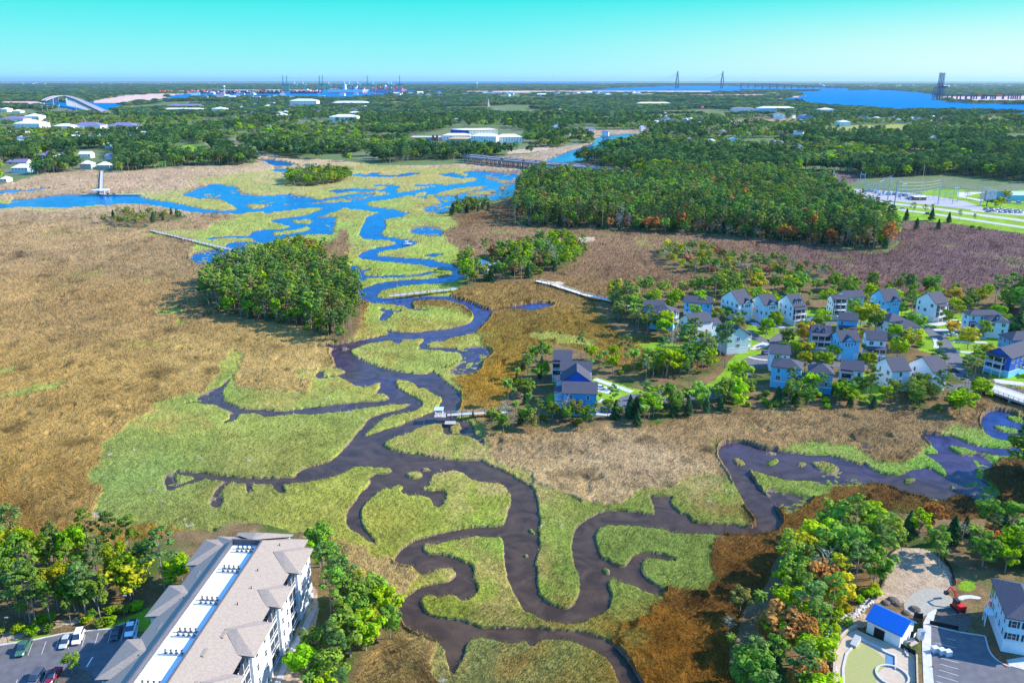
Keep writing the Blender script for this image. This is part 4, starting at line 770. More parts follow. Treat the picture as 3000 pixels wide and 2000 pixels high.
        pf = MB(); zt = 2.6+3*lv-.3; pf.add([(a0-.2,-off-pd-.3,zt),(a1+.2,-off-pd-.3,zt),(a1+.2,-off-.02,zt+.7),(a0-.2,-off-.02,zt+.7),(a0-.2,-off-pd-.3,zt+.15),(a1+.2,-off-pd-.3,zt+.15),(a1+.2,-off-.02,zt+.85),(a0-.2,-off-.02,zt+.85)], [(3,2,1,0),(4,5,6,7),(0,1,5,4),(1,2,6,5),(2,3,7,6),(3,0,4,7)])
        pf.v = T(pf.v); pf.build('porch_roof', rmat, t)
    if garage:
        MB().b2((-w/2+.6, -d/2-.12, 0), (-w/2+3.4, -d/2-.06, 2.3)).build('garage_door', dmetal if garage == 'open' else trim, t)
        st = MB()
        for k in range(9): st.b2((w/2-2.0, -d/2-.4-.3*k-.3, -.2), (w/2-.7, -d/2-.4-.3*k, 2.5-.28*k))
        st.build('steps', trim, t)
    if chim:
        MB().b2((-.6, -.2, H+.4), (.5, .9, H+pitch*min(w,d)/2+1.1)).build('chimney', rmat, rm)
    return t
def hx(label, fr, A, B, zE, depth=None, Cc=None, **k):    # a house from its photographed eave corners
    a, b = pw(fr, [A, B], zE); w = math.dist(a, b); rz = math.atan2(b[1]-a[1], b[0]-a[0])
    if Cc: c = pw(fr, [Cc], zE)[0]; depth = max(6, -(c[0]-a[0])*math.sin(rz)+(c[1]-a[1])*math.cos(rz))
    cx, cy = (a[0]+b[0])/2-math.sin(rz)*depth/2, (a[1]+b[1])/2+math.cos(rz)*depth/2
    CLEARS.append(np.array([(cx+u*math.cos(rz)-v*math.sin(rz), cy+u*math.sin(rz)+v*math.cos(rz)) for u, v in ((-w/2-2,-depth/2-2.5),(w/2+2,-depth/2-2.5),(w/2+2,depth/2+2),(-w/2-2,depth/2+2))]))
    return house(label, cx, cy, rz, w, depth, zE, **k)
# ---- cars: forward is +x ----
CARP = {}
def carpaint(c): return pmat(f'car_paint_{len(_M)}_{int(c[0]*99)}', c, .25, .1, var=.03, spec=.8) if ('cp', c) not in CARP else CARP[('cp', c)]
def carparts(kind):
    if kind in CARP: return CARP[kind]
    L, Wd, Hb, Ht = {'sedan': (4.7,1.8,.85,1.42), 'suv': (4.8,1.92,1.0,1.75), 'pickup': (5.7,1.98,1.05,1.85), 'van': (5.4,2.0,1.1,2.2)}[kind]
    def loft(secs, bevel=.12):
        v = []; f = []
        for x, hw, z0, z1 in secs: v += [(x,-hw,z0),(x,-hw,z1-bevel),(x,-hw+bevel,z1),(x,hw-bevel,z1),(x,hw,z1-bevel),(x,hw,z0)]
        n = 6
        for i in range(len(secs)-1):
            for k in range(n): f.append((i*n+k, i*n+(k+1) % n, (i+1)*n+(k+1) % n, (i+1)*n+k)[::-1])
        f.append(tuple(range(n))); f.append(tuple(range((len(secs)-1)*n, len(secs)*n))[::-1]); return v, f
    h = L/2; hw = Wd/2; b = MB()
    b.add(*loft([(-h,hw*.88,.42,Hb*.86),(-h+.18,hw*.97,.28,Hb*.98),(-h*.3,hw,.25,Hb),(h*.35,hw,.25,Hb*.98),(h-.5,hw*.95,.28,Hb*.84),(h-.1,hw*.85,.36,Hb*.70),(h,hw*.75,.42,Hb*.62)]))
    g = MB()
    if kind == 'sedan': cab = [(-h+.75,hw*.78,Hb-.05,Hb+.02),(-h+1.45,hw*.76,Hb-.05,Ht-.05),(-.1,hw*.76,Hb-.05,Ht),(.45,hw*.76,Hb-.05,Ht-.08),(1.25,hw*.84,Hb-.05,Hb+.03)]; top = [(-h+1.4,hw*.72,Ht-.08,Ht-.01),(.45,hw*.72,Ht-.08,Ht)]
    elif kind == 'pickup': cab = [(-.75,hw*.82,Hb-.05,Ht-.15),(-.6,hw*.80,Hb-.05,Ht-.03),(.9,hw*.80,Hb-.05,Ht),(1.55,hw*.86,Hb-.05,Hb+.05)]; top = [(-.7,hw*.76,Ht-.1,Ht),(.9,hw*.76,Ht-.1,Ht+.03)]
    else: cab = [(-h+.12,hw*.86,Hb-.05,Hb+.3),(-h+.35,hw*.82,Hb-.05,Ht-.04),(.6,hw*.82,Hb-.05,Ht),(1.45,hw*.88,Hb-.05,Hb+.05)]; top = [(-h+.35,hw*.78,Ht-.1,Ht-.0),(.6,hw*.78,Ht-.1,Ht+.03)]
    g.add(*loft(cab, .1)); r = MB(); r.add(*loft([(x, w_, z0, z1+.02) for x, w_, z0, z1 in top], .05))
    bed = None
    if kind == 'pickup': bed = MB().b2((-h+.15,-hw*.8,Hb-.02),(-.85,hw*.8,Hb+.015))
    wl_ = []
    for sx_ in (-1, 1):
        for sy in (-1, 1):
            w = MB(); c = (sx_*L*.31, sy*(hw-.12), .34); n = 12; v = []
            for yy in (-.12, .13):
                for k in range(n): a = 2*math.pi*k/n; v.append((c[0]+.34*math.cos(a), c[1]+yy, c[2]+.34*math.sin(a)))
            w.add(v, [(k, (k+1) % n, n+(k+1) % n, n+k) for k in range(n)]+[tuple(range(n))[::-1], tuple(range(n, 2*n))]); wl_.append(w.mesh('wheel', tyre))
    li = MB().b2((h-.16,-hw*.75,Hb*.55),(h-.02,-hw*.45,Hb*.66)).b2((h-.16,hw*.45,Hb*.55),(h-.02,hw*.75,Hb*.66))
    CARP[kind] = (b, g.mesh('windows', glass), r, bed.mesh('load_bed', dmetal) if bed else None, wl_, li.mesh('headlights', trim)); return CARP[kind]
def car(kind, x, y, rz, col, label, group=None, z=None):
    b, g, r, bed, wl_, li = carparts(kind); k = ('m', kind, col)
    t = thing({'sedan': 'parked_car', 'suv': 'parked_car', 'pickup': 'pickup_truck', 'van': 'van'}[kind], label, {'pickup': 'pickup truck', 'van': 'van'}.get(kind, 'car'), (x, y, (GZ+.08) if z is None else z), rz, group)
    if k not in CARP:
        pm = pmat('car_paint', col, .3, .1, var=.03, spec=.8); CARP[k] = (b.mesh('body', pm), r.mesh('roof_panel', pm))
    for nm, me in (('body', CARP[k][0]), ('roof_panel', CARP[k][1]), ('windows', g), ('load_bed', bed), ('headlights', li)):
        if me: o = bpy.data.objects.new(nm, me); C.objects.link(o); o.parent = t
    for w in wl_: o = bpy.data.objects.new('wheel', w); C.objects.link(o); o.parent = t
    return t
# ---------------------------------------------------------------- apartment building
AX = math.atan2(-.066, .998); AO = (-59.6, 171.4)
apt = thing('apartment_building', 'long four storey white apartment block with taupe hip roofs and a white central roof deck', 'apartment block', (AO[0], AO[1], GZ), AX)
EZ = 12.6                                       # eave above ground; local x = across, -y = towards the camera
wl1 = MB(); wl1.b2((-10.2, -78, -.3), (10.2, 0, EZ))
BR = [(-12.5,-3.5),(-24.8,-18.6),(-40,-31),(-53,-46.5),(-68,-59)]; BLf = [(-11,-1.5),(-29.5,-20),(-48,-38),(-66,-57)]
for a, b in BR: wl1.b2((10.1, a, -.3), (12.6, b, EZ-.002))
for a, b in BLf: wl1.b2((-12.6, a, -.3), (-10.1, b, EZ-.002))
wl1.b2((-6, -.1, -.3), (6, 2.6, EZ-.002)); wl1.build('wall', white, apt)
rf = MB(); sl = .38; xo = 11.0; yo = 1.0; zr = EZ+(xo-2.4)*sl; xl, xr_ = -4.6, 2.4; zl = EZ+(xo-4.6)*sl
v = [(-xo, yo, EZ), (xo, yo, EZ), (xo, -79, EZ), (-xo, -79, EZ), (xl, yo-6.4, zr-.3), (xr_, yo-6.4, zr), (xr_, -79, zr), (xl, -79, zr-.3)]
v += [(x, y, z-.25) for x, y, z in v[:4]]
rf.add(v, [(4,5,1,0),(1,5,6,2),(0,3,7,4),(8,0,1,9)[::-1],(9,1,2,10)[::-1],(11,3,0,8)[::-1]]); rf.build('roof', tsh, apt)
def hipwing(x0, x1, ya, yb, ez, out):          # hipped wing roof running out from the main slope
    hw = (yb-ya)/2+.7; ym = (ya+yb)/2; r = hw*sl; s = 1 if out > 0 else -1; xe = x1+.8*s; m = MB()
    xi = (xo-r/sl)*s                           # where its ridge meets the main slope
    v = [(xe, ym-hw, ez), (xe, ym+hw, ez), (s*xo*.93, ym+hw, ez+.30), (s*xo*.93, ym-hw, ez+.30), (xe-s*hw, ym, ez+r+.12), (xi, ym, ez+r+.12), (s*(xo-r/sl*0), ym-hw, ez+.02), (s*xo, ym+hw, ez+.02)]
    q = [(0,1,4),(1,2,5,4),(3,0,4,5)]; m.add(v, [t_ if s > 0 else t_[::-1] for t_ in q]); m.add([(xe, ym-hw, ez), (xe, ym+hw, ez), (xe, ym+hw, ez-.25), (xe, ym-hw, ez-.25)], [(0,1,2,3)])
    m.add([(xe, ym-hw, ez), (s*xo, ym-hw, ez), (s*xo, ym-hw, ez-.25), (xe, ym-hw, ez-.25)], [(0,1,2,3)]); m.add([(xe, ym-hw, ez-.25), (xe, ym+hw, ez-.25), (s*10, ym+hw, ez-.25), (s*10, ym-hw, ez-.25)], [(0,1,2,3)])
    m.build('wing_roof', tsh, apt)
for a, b in BR: hipwing(10, 12.6, a, b, EZ, 1)
for a, b in BLf: hipwing(-10, -12.6, a, b, EZ, -1)
em = MB(); em.add([(-6.8,yo+.5,EZ+.25),(6.8,yo+.5,EZ+.25),(6.8,3.3,EZ-.2),(-6.8,3.3,EZ-.2),(0,yo-6.6,zr+.15),(-1.2,3.3-3,EZ+1.8),(1.2,3.3-3,EZ+1.8)], [(3,2,6,5),(2,1,4,6),(0,3,5,4),(4,5,6)]); em.build('wing_roof', tsh, apt)
wd = MB(); wd.b2((xl+.25, -79, zr-1.25), (xr_-.25, yo-6.7, zr-1.15)); wd.build('roof_deck', membr, apt)
pp = MB(); pp.b2((xl-.12,-79,zr-1.3),(xl+.2,yo-6.4,zr+.12)); pp.b2((xr_-.2,-79,zr-1.3),(xr_+.15,yo-6.4,zr+.2)); pp.b2((xl,yo-6.75,zr-1.3),(xr_,yo-6.35,zr+.18)); pp.build('parapet', MT('parapet_cap', (.10,.10,.12), .6), apt)
for x, y in [(6.3,-5),(7.5,-7.5),(5.2,-16),(6.0,-22),(5.4,-28),(6.2,-37),(5.0,-43),(6.6,-51),(5.5,-57),(-7,-5),(-7.6,-17),(-7,-26),(-7.4,-35),(-7.2,-44),(-7,-54)]:
    q = MB(); z = EZ+(xo-abs(x))*sl
    if (x*10+y) % 2 < 1: q.bar((x,y,z-.1),(x,y,z+.6),.2,.2,8)
    else: q.b2((x-.28,y-1.1,z-.1),(x+.28,y+1.1,z+.24))
    q.build('roof_vent', dmetal if (x*10+y) % 2 < 1 else tsh, apt)
for a, b in BR:                                 # right-hand face: windows on the wings
    for fl_ in range(4):
        for f_ in (.25, .72):
            window(apt, 12.62, a+(b-a)*f_, 1.6+3.1*fl_, math.pi/2, .95, 1.5)
gap = [(-18.6,-12.5),(-31,-24.8),(-46.5,-40),(-59,-53)]
for a, b in gap:                                # stacks of screened balconies between them
    for fl_ in range(4):
        z = .25+3.1*fl_; m = MB(); m.b2((10.2, a+1.2, z-.12), (12.1, b-.2, z+.12)); bal = m.build('balcony', trim, apt)
        r_ = MB(); r_.b2((12.0, a+1.2, z+.95), (12.08, b-.2, z+1.03)); r_.b2((11.98, a+1.2, z+.12), (12.1, a+1.36, z+3.0)); r_.b2((11.98, b-.36, z+.12), (12.1, b-.2, z+3.0)); r_.b2((11.98, (a+b)/2+.4, z+.12), (12.1, (a+b)/2+.52, z+3.0)); r_.build('balcony_rail', trim, bal)
        MB().b2((10.25, a+1.5, z+.12), (10.3, b-.5, z+2.6)).build('balcony_door', glass, bal)
        MB().b2((11.9, a+1.4, z+.14), (11.94, b-.4, z+2.95)).build('screen', MT('dark_screen', (.05,.055,.07), .4), bal)
    MB().bar((10.4, a+.4, .1), (10.4, a+.4, EZ-.3), .14).build('downpipe', dmetal, apt)
for a, b in BLf:
    for fl_ in range(4):
        window(apt, -12.62, (a+b)/2, 1.6+3.1*fl_, -math.pi/2, 1.6, 1.5)
# condensers on the roof deck
acb = MB(); acb.bar((0,0,.12),(0,0,.85),.40,.40,10); acf = MB(); acf.bar((0,0,.855),(0,0,.90),.33,.33,10); acf.b2((-.3,-.03,.90),(.3,.03,.93)); acf.b2((-.03,-.3,.90),(.03,.3,.93)); acl = MB().b2((-.34,-.34,0),(.34,.34,.12))
acm = [('casing', acb.mesh('casing', MT('condenser_casing', (.30,.29,.27), .5, .4))), ('fan_grille', acf.mesh('fan_grille', dmetal)), ('base_pad', acl.mesh('base_pad', metal))]
def at_apt(x, y): return (AO[0]+x*math.cos(AX)-y*math.sin(AX), AO[1]+x*math.sin(AX)+y*math.cos(AX))
WH = ['first bank from the far end', 'second bank from the far end', 'third bank from the far end', 'fourth bank from the far end', 'fifth bank from the far end', 'nearest bank']
for bi, y0 in enumerate((-8.2, -16.2, -27.6, -37.8, -43.0, -52.5)):
    sk_ = MB(); sk_.b2((-2.6, -.95, .0), (2.6, -.8, .22)); ox, oy = at_apt(-1.0, y0)
    s_ = sk_.build('support_rail', metal); s_.location = (ox, oy, GZ+zr-1.15); s_.rotation_euler = (0, 0, AX)
    tag(s_, f'grey steel rail on the white roof beside the condensers, {WH[bi]}', 'rail', 'steel rails on the apartment roof')
    for r_ in range(2 if bi != 4 else 1):
        for k in range(4):
            x, y = at_apt(-2.3+k*1.05-.15*r_, y0-.4+1.15*r_)
            t = thing('air_conditioner', f'grey round condenser on the roof, {WH[bi]}, {["near","far"][r_]} row, {["leftmost","second","third","rightmost"][k]}', 'air conditioner', (x, y, GZ+zr-1.15), AX, 'condensers on the apartment roof')
            for nm, me in acm: o = bpy.data.objects.new(nm, me); C.objects.link(o); o.parent = t
clear('Z', [(600,1400),(690,1000),(960,700),(1240,200),(1550,120),(2180,140),(2200,560),(2060,760),(1850,1180),(1800,1400)])
# car park
slab('parking_lot', 'Z', [(-300,985),(0,925),(200,888),(430,838),(600,818),(760,803),(850,765),(940,745),(942,800),(925,870),(990,885),(1000,1000),(640,1300),(560,1420),(-300,1420)], GZ+.06, asph)
slab('kerb', 'Z', [(-300,970),(0,905),(200,878),(430,829),(600,811),(760,796),(850,759),(940,738),(940,745),(850,766),(760,804),(600,819),(430,838),(200,888),(0,917),(-300,985)], GZ+.18, conc)
slab('kerb', 'Z', [(942,738),(960,740),(950,800),(940,860),(1000,872),(1000,888),(925,880),(915,862),(934,800)], GZ+.18, conc)
slab('pavement', 'Z', [(1840,1300),(1900,1150),(1960,1000),(2030,880),(2130,700),(2190,640),(2160,720),(2060,900),(2000,1010),(1940,1160),(1890,1300)], GZ+.08, conc)
pl = pw('Z', [(200,940),(930,792)], GZ); 
st_ = MB()
for a, b in (((225,895),(193,985)),((317,888),(287,975)),((408,862),(378,955)),((500,845),(470,940)),((588,840),(563,928)),((678,828),(652,912)),((767,812),(742,898)),((858,795),(833,882)),((315,1110),(290,1180)),((120,1150),(100,1210))):
    p, q = pw('Z', [a, b], GZ+.07); st_.bar((*p, GZ+.068), (*q, GZ+.068), .07)
p, q = pw('Z', [(638,995),(597,1063)], GZ+.07); st_.bar((*p, GZ+.068), (*q, GZ+.068), .28)
for k in range(len(st_.v)): st_.v[k] = (st_.v[k][0], st_.v[k][1], GZ+.062+.01*(st_.v[k][2] > GZ+.07))
st_.build('parking_lines', line, kind='structure')
slab('planting_island', 'Z', [(430,1090),(520,1072),(610,1085),(645,1130),(640,1200),(560,1260),(400,1260),(380,1180)], GZ+.18, soil, sm=2)
def cz(kind, a, b, col, label, fr='Z'):
    p, q = pw(fr, [a, b], GZ+.7); x, y = (p[0]+q[0])/2, (p[1]+q[1])/2; return car(kind, x, y, math.atan2(q[1]-p[1], q[0]-p[0]), col, label)
cz('pickup', (190,880), (135,975), (.05,.16,.10), 'dark green pickup truck, first vehicle from the left in the car park row'); cz('sedan', (470,845), (430,925), (.50,.52,.56), 'silver sedan parked between the green pickup and the white car')
cz('suv', (555,815), (520,900), (.85,.86,.88), 'white car parked right of the silver sedan'); cz('sedan', (815,790), (785,865), (.03,.035,.05), 'black sedan in the block shadow beside the white pickup'); cz('pickup', (918,745), (885,850), (.70,.76,.86), 'white pickup truck at the shaded end of the row')
cz('suv', (280,1090), (210,1190), (.08,.09,.12), 'dark grey car parked left of the dark red one at the bottom edge'); cz('sedan', (400,1075), (335,1160), (.22,.01,.03), 'dark red sedan beside the planting island')
def lamp(fr, p, h, label, group=None, z=GZ):
    x, y = pw(fr, [p], z)[0]; t = thing('street_lamp', label, 'street lamp', (x, y, z), 0, group)
    MB().bar((0,0,0),(0,0,h),.14,.09,8).build('pole', dmetal, t); MB().b2((-.1,-.1,h-.05),(1.0,.1,h+.06)).build('lamp_arm', dmetal, t); MB().b2((.5,-.2,h-.02),(1.2,.2,h+.1)).build('lamp_head', metal, t); return t
lamp('Z', (866,770), 7.5, 'tall dark lamp post behind the white pickup'); lamp('Z', (55,900), 6.5, 'tall dark lamp post at the left edge of the car park'); lamp('H', (60,130), 5, 'dark street lamp on the village street corner') if 0 else None
# trees beside the building, one by one
def one(kind, fr, p, h, c, label, wide=1.0, z=1.2, **k):
    x, y = pw(fr, [p], z)[0]; return tree(kind, x, y, h, GRN[c] if isinstance(c, str) else c, label, None, z, wide, **k)
one('pine', 'Z', (1140,545), 17.5, 'pine', 'tall lone pine with an open crown standing left of the apartment roof', .95); one('broad', 'Z', (500,1110), 5.2, 'mid', 'small dark green tree on the car park island')
one('broad','Z',(1210,520),9,'lime','bright green tree against the apartment wall'); one('broad','Z',(1255,470),7.5,'lime','second bright green tree against the apartment wall')
one('pine','Z',(215,780),16,'pine','tall pine leaning over the belt left of the car park',1.1); one('pine','Z',(600,740),15,'pine','tall reddish-trunked pine behind the silver sedan',1.1); one('broad','Z',(900,600),11,'yel','spreading yellow-green tree behind the white pickup',1.3)
# ---------------------------------------------------------------- bottom right: walled pool, lot, town house
slab('parking_lot', 'O', [(1702,1020),(1890,1062),(2085,1095),(2110,1205),(2180,1270),(2352,1325),(2700,1380),(2700,1700),(1715,1700),(1712,1411),(1690,1100)], GZ+.06, asph)
slab('pavement', 'O', [(1690,930),(1740,900),(1752,905),(1735,960),(1712,1010),(1712,1200),(1730,1411),(1760,1700),(1680,1700),(1660,1411),(1650,1150),(1655,1000)], GZ+.12, conc)
slab('driveway', 'O', [(2230,1250),(2352,1230),(2700,1240),(2700,1375),(2352,1318),(2250,1290)], GZ+.10, conc)
slab('planting_bed', 'O', [(2105,1110),(2160,1170),(2200,1200),(2250,1290),(2230,1300),(2180,1265),(2125,1205)], GZ+.16, mulch)
kb = [(2085,1095),(2112,1205),(2180,1270),(2255,1302)]; P0 = pw('O', kb, GZ); band('kerb', P0, .3, GZ+.2, conc)
P0 = pw('O', [(1702,1015),(1890,1060),(2085,1090)], GZ); band('kerb', P0, .3, GZ+.2, conc)
slab('turning_patch', 'O', [(1740,960),(1760,915),(1830,885),(1930,890),(1985,930),(1990,1000),(1960,1060),(1890,1060),(1800,1035),(1745,1010)], GZ+.10, soil, sm=1)
slab('gravel_patch', 'O', [(1510,890),(1560,810),(1650,760),(1760,760),(1850,810),(1870,860),(1850,900),(1740,900),(1690,935),(1640,960),(1590,950)], GZ+.05, MT('gravel', (.34,.31,.25), .9, var=.15, scale=2), sm=1)
slab('curved_path', 'O', [(1890,815),(1960,800),(2055,815),(2055,835),(1960,825),(1915,845)], GZ+.08, conc, sm=1)
st_ = MB()
for i in range(6):
    a = (1715+22*0, 1225+52*i); p, q = pw('O', [(1780-8*i, 1240+40*i), (1900, 1272+44*i)], GZ); 
    if i != 0: st_.b2((0,0,0),(0,0,0)) if 0 else None
    st_.bar((*p, GZ+.068), (*q, GZ+.068), .07)
for a, b in (((1740,1133),(1880,1170)), ((1820,1105),(1880,1118))):
    p, q = pw('O', [a, b], GZ); st_.bar((*p, GZ+.068), (*q, GZ+.068), .07)
for k in range(len(st_.v)): st_.v[k] = (st_.v[k][0], st_.v[k][1], GZ+.062+.01*(st_.v[k][2] > GZ+.07))
st_.build('parking_lines', line, kind='structure')
# pool
tanst = MT('tan_paving', (.48,.38,.28), .85, var=.1, scale=.9)
slab('pool_deck', 'O', [(1060,1190),(1100,1110),(1150,1060),(1195,1040),(1290,1085),(1500,1165),(1620,1215),(1625,1411),(1640,1750),(1060,1750),(1055,1400)], GZ+.12, tanst)
pool = thing('swimming_pool', 'unfinished pool of cloudy yellow-green water with a round seat ring', 'swimming pool', (*pw('O', [(1260,1300)], GZ)[0], GZ))
def loc(pts, z=GZ, o=pool): return [(x-o.location.x, y-o.location.y) for x, y in pw('O', pts, z)]
pm_ = MB(); pb = loc([(1125,1411),(1118,1300),(1140,1210),(1185,1150),(1215,1120),(1390,1225),(1398,1300),(1350,1330),(1330,1370),(1340,1411),(1380,1750),(1110,1750)], GZ+.16); pm_.prism([tuple(p) for p in smooth(pb, 1)], .05, .15); pm_.build('pool_water', MT('cloudy_water', (.36,.34,.10), .15, var=.05, spec=.5), pool)
pm_ = MB(); pm_.prism(loc([(1215,1098),(1230,1092),(1400,1180),(1472,1212),(1475,1305),(1462,1308),(1462,1222),(1398,1195)], GZ+.5), .05, .45); pm_.build('pool_wall', conc, pool)
pm_ = MB(); pm_.prism(loc([(1095,1750),(1098,1300),(1122,1200),(1200,1115),(1212,1122),(1140,1205),(1116,1300),(1118,1750)], GZ+.4), .05, .35); pm_.build('pool_wall', conc, pool)
pm_ = MB(); pm_.prism(loc([(1398,1215),(1460,1225),(1462,1305),(1400,1300)], GZ+.2), .05, .17); pm_.build('shaded_basin', MT('basin_shade_blue', (.10,.20,.34), .5), pool)  # dark blue is the shade on this section, put into its colour
c_ = loc([(1445,1355)], GZ+.4)[0]; r_ = MB()
for k in range(24):
    a, b = 2*math.pi*k/24, 2*math.pi*(k+1)/24
    r_.prism([(c_[0]+3.3*math.cos(a), c_[1]+3.3*math.sin(a)), (c_[0]+3.3*math.cos(b), c_[1]+3.3*math.sin(b)), (c_[0]+2.9*math.cos(b), c_[1]+2.9*math.sin(b)), (c_[0]+2.9*math.cos(a), c_[1]+2.9*math.sin(a))], .05, .5)
r_.build('seat_ring', conc, pool)
MB().bar((*loc([(1172,1165)])[0], .1), (*loc([(1205,1120)])[0], .9), 1.3).build('pool_step_block', conc, pool)
P0 = pw('O', [(1040,1411),(1045,1200),(1080,1110),(1160,1045),(1200,1030)], GZ); w_ = band('retaining_wall', P0, .5, GZ+.9, tanst, kind=None); tag(w_, 'curved tan retaining wall around the pool terrace', 'wall')
rp_ = MB(); rr = random.Random(5)
for i in range(150):
    t = i/150; x, y = pw('O', [(1130+170*t+rr.uniform(-22,22)-60*(t < .2), 985-140*t+rr.uniform(-14,14))], GZ)[0]; rp_.sphere((x, y, GZ+.1), rr.uniform(.25,.5), 5, 3, .7)
for i in range(110):
    t = i/110; x, y = pw('O', [(1010+40*t*t+rr.uniform(-14,14), 1010+330*(t)+rr.uniform(-10,10))], GZ)[0]; rp_.sphere((x, y, GZ+.1), rr.uniform(.22,.42), 5, 3, .7)
rp_ = rp_.build('riprap', MT('pale_stone', (.55,.50,.46), .9, var=.3, scale=1.5)); tag(rp_, 'pale loose stones piled along the slope by the pool', 'stones', kind='stuff')
# pool house: a slope of blue metal facing the camera side
bl_roof = MT('blue_metal_roof', (.015,.17,.60), .35, .2, var=.05)
ph = hx('white pool house with a blue metal gable roof and dark doorway', 'O', (1278,968), (1505,1078), 4.6, 6.4, col='white', roof='x', pitch=.62, rmat=bl_roof, group=None, wins=False, skirt=False, name='pool_house', cat='pool house')
MB().b2((-2.0,-3.26,0),(.3,-3.2,2.3)).build('doorway', MT('dark_opening', (.015,.015,.02), .6), ph); MB().b2((4.85,.6,1.5),(4.95,1.6,2.3)).build('side_vent', trim, ph)
th = hx('pale blue three storey town house with dark shutters at the lower right corner', 'O', (2242,955), (2560,1010), 9.8, 14.5, col='pale', roof='hip', pitch=.5, group=None, shut=True, name='town_house', cat='town house', skirt='white', wstep=2.6)
hx('grey-roofed rear wing behind the shuttered town house', 'O', (2300,760), (2600,800), 10.5, 7, col='pale', roof='hip', pitch=.45, group=None, name='town_house', cat='town house', wins=False, skirt='white') if 0 else None
pb_ = MB(); x0 = -(math.dist(*pw('O', [(2242,955),(2560,1010)], 9.8)))/2
pb_.b2((x0-1.7, 1.0, 3.0), (x0-.05, 3.4, 3.2)); pb_.b2((x0-1.7, 1.0, 4.1), (x0-1.62, 3.4, 4.2)); [pb_.bar((x0-1.6, y, -.1), (x0-1.6, y, 4.1), .14) for y in (1.1, 3.3)]; pb_.bar((x0-1.6,1.1,0),(x0-1.6,3.3,3),.1); pb_.bar((x0-1.6,3.3,0),(x0-1.6,1.1,3),.1); pb_.build('side_porch', trim, th)
for zz in (2.4,5.4): MB().b2((x0-.08, 4.5, zz), (x0-.02, 6.8, zz+2.5)).build('porch_screen', glass, th)
# excavator
ex = thing('excavator', 'red excavator with a black cab standing on the turning patch', 'excavator', (*pw('O', [(1895,905)], GZ)[0], GZ+.1), 1.75)
red = MT('red_paint', (.65,.02,.02), .4, var=.05)
for s in (-1, 1):
    k = MB(); k.b2((-1.5, s*.75-.22, .08), (1.5, s*.75+.22, .62)); k.bar((-1.5, s*.75-.22, .35), (-1.5, s*.75+.22, .35), .28, .28, 8); k.bar((1.5, s*.75-.22, .35), (1.5, s*.75+.22, .35), .28, .28, 8); k.build('track', tyre, ex)
MB().b2((-1.5,-.95,.7),(1.0,.95,1.35)).b2((-1.55,-.9,1.35),(-.5,.9,1.75)).build('body', red, ex); MB().b2((-.45,0.05,1.35),(.95,.9,2.6)).build('cab', dmetal, ex); MB().b2((.96,.12,1.6),(.99,.82,2.45)).build('windscreen', glass, ex)
MB().bar((.9,-.3,1.2),(2.2,-.3,3.3),.36,.3).bar((2.2,-.3,3.3),(3.7,-.3,3.5),.3,.24).build('boom', red, ex); MB().bar((3.7,-.3,3.5),(4.6,-.3,1.6),.24,.2).build('stick', red, ex); MB().b2((4.2,-.75,.9),(5.0,.15,1.7)).build('bucket', dmetal, ex)
for i, (px, py, lb) in enumerate(((1735,1178,'left'), (1782,1192,'middle'), (1825,1203,'right'))):
    x, y = pw('O', [(px, py+18)], GZ)[0]; t = thing('pallet_stack', f'wrapped pallet of white sacks on the asphalt, {lb} one of three', 'pallet', (x, y, GZ+.07), .2, 'wrapped pallets on the asphalt')
    MB().b2((-.7,-.6,0),(.7,.6,.14)).build('pallet', wood_, t); k = MB(); rr = random.Random(i)
    for a in range(3):
        for b in range(2):
            for c in range(4): k.b2((-.66+a*.45, -.55+b*.57, .15+c*.27), (-.66+a*.45+.42, -.55+b*.57+.53, .15+c*.27+.24+rr.random()*.02))
    k.build('sacks', MT('white_sacks', (.62,.63,.68), .7, var=.2, scale=4), t)
x, y = pw('O', [(1722,1300)], GZ)[0]; t = thing('traffic_cone', 'small orange traffic cone beside the pavement', 'traffic cone', (x, y, GZ+.07)); MB().bar((0,0,.04),(0,0,.75),.34,.06,10).build('cone', MT('orange_plastic', (.8,.12,.01), .5), t); MB().b2((-.22,-.22,0),(.22,.22,.04)).build('base', tyre, t)
def fence(fr, pts, h, mat, name, label, cat='fence', step=2.4, z=GZ):
    P = pw(fr, pts, z); o = P[0]; t = thing(name, label, cat, (*o, z)); pn = MB(); ps = MB()
    for a, b in zip(P[:-1], P[1:]):
        pn.add([(a[0]-o[0],a[1]-o[1],.05),(b[0]-o[0],b[1]-o[1],.05),(b[0]-o[0],b[1]-o[1],h),(a[0]-o[0],a[1]-o[1],h),(a[0]-o[0]+.04,a[1]-o[1]+.04,.05),(b[0]-o[0]+.04,b[1]-o[1]+.04,.05),(b[0]-o[0]+.04,b[1]-o[1]+.04,h),(a[0]-o[0]+.04,a[1]-o[1]+.04,h)], [(0,1,2,3),(7,6,5,4),(3,2,6,7)])
        n = max(1, int(math.dist(a, b)/step))
        for k in range(n): q = k/n; ps.bar((a[0]-o[0]+(b[0]-a[0])*q, a[1]-o[1]+(b[1]-a[1])*q, 0), (a[0]-o[0]+(b[0]-a[0])*q, a[1]-o[1]+(b[1]-a[1])*q, h+.15), .08)
    pn.build('panel', mat, t); ps.build('posts', dmetal, t); return t
silt = MT('black_silt_cloth', (.02,.02,.025), .8)
fence('O', [(1500,1170),(1600,1220),(1605,1411),(1620,1700)], 1.2, silt, 'pool_fence', 'black fence along the right side of the pool terrace'); fence('O', [(1702,1005),(1895,1045),(1895,1062)], 1.0, silt, 'silt_fence', 'low black silt fence below the excavator')
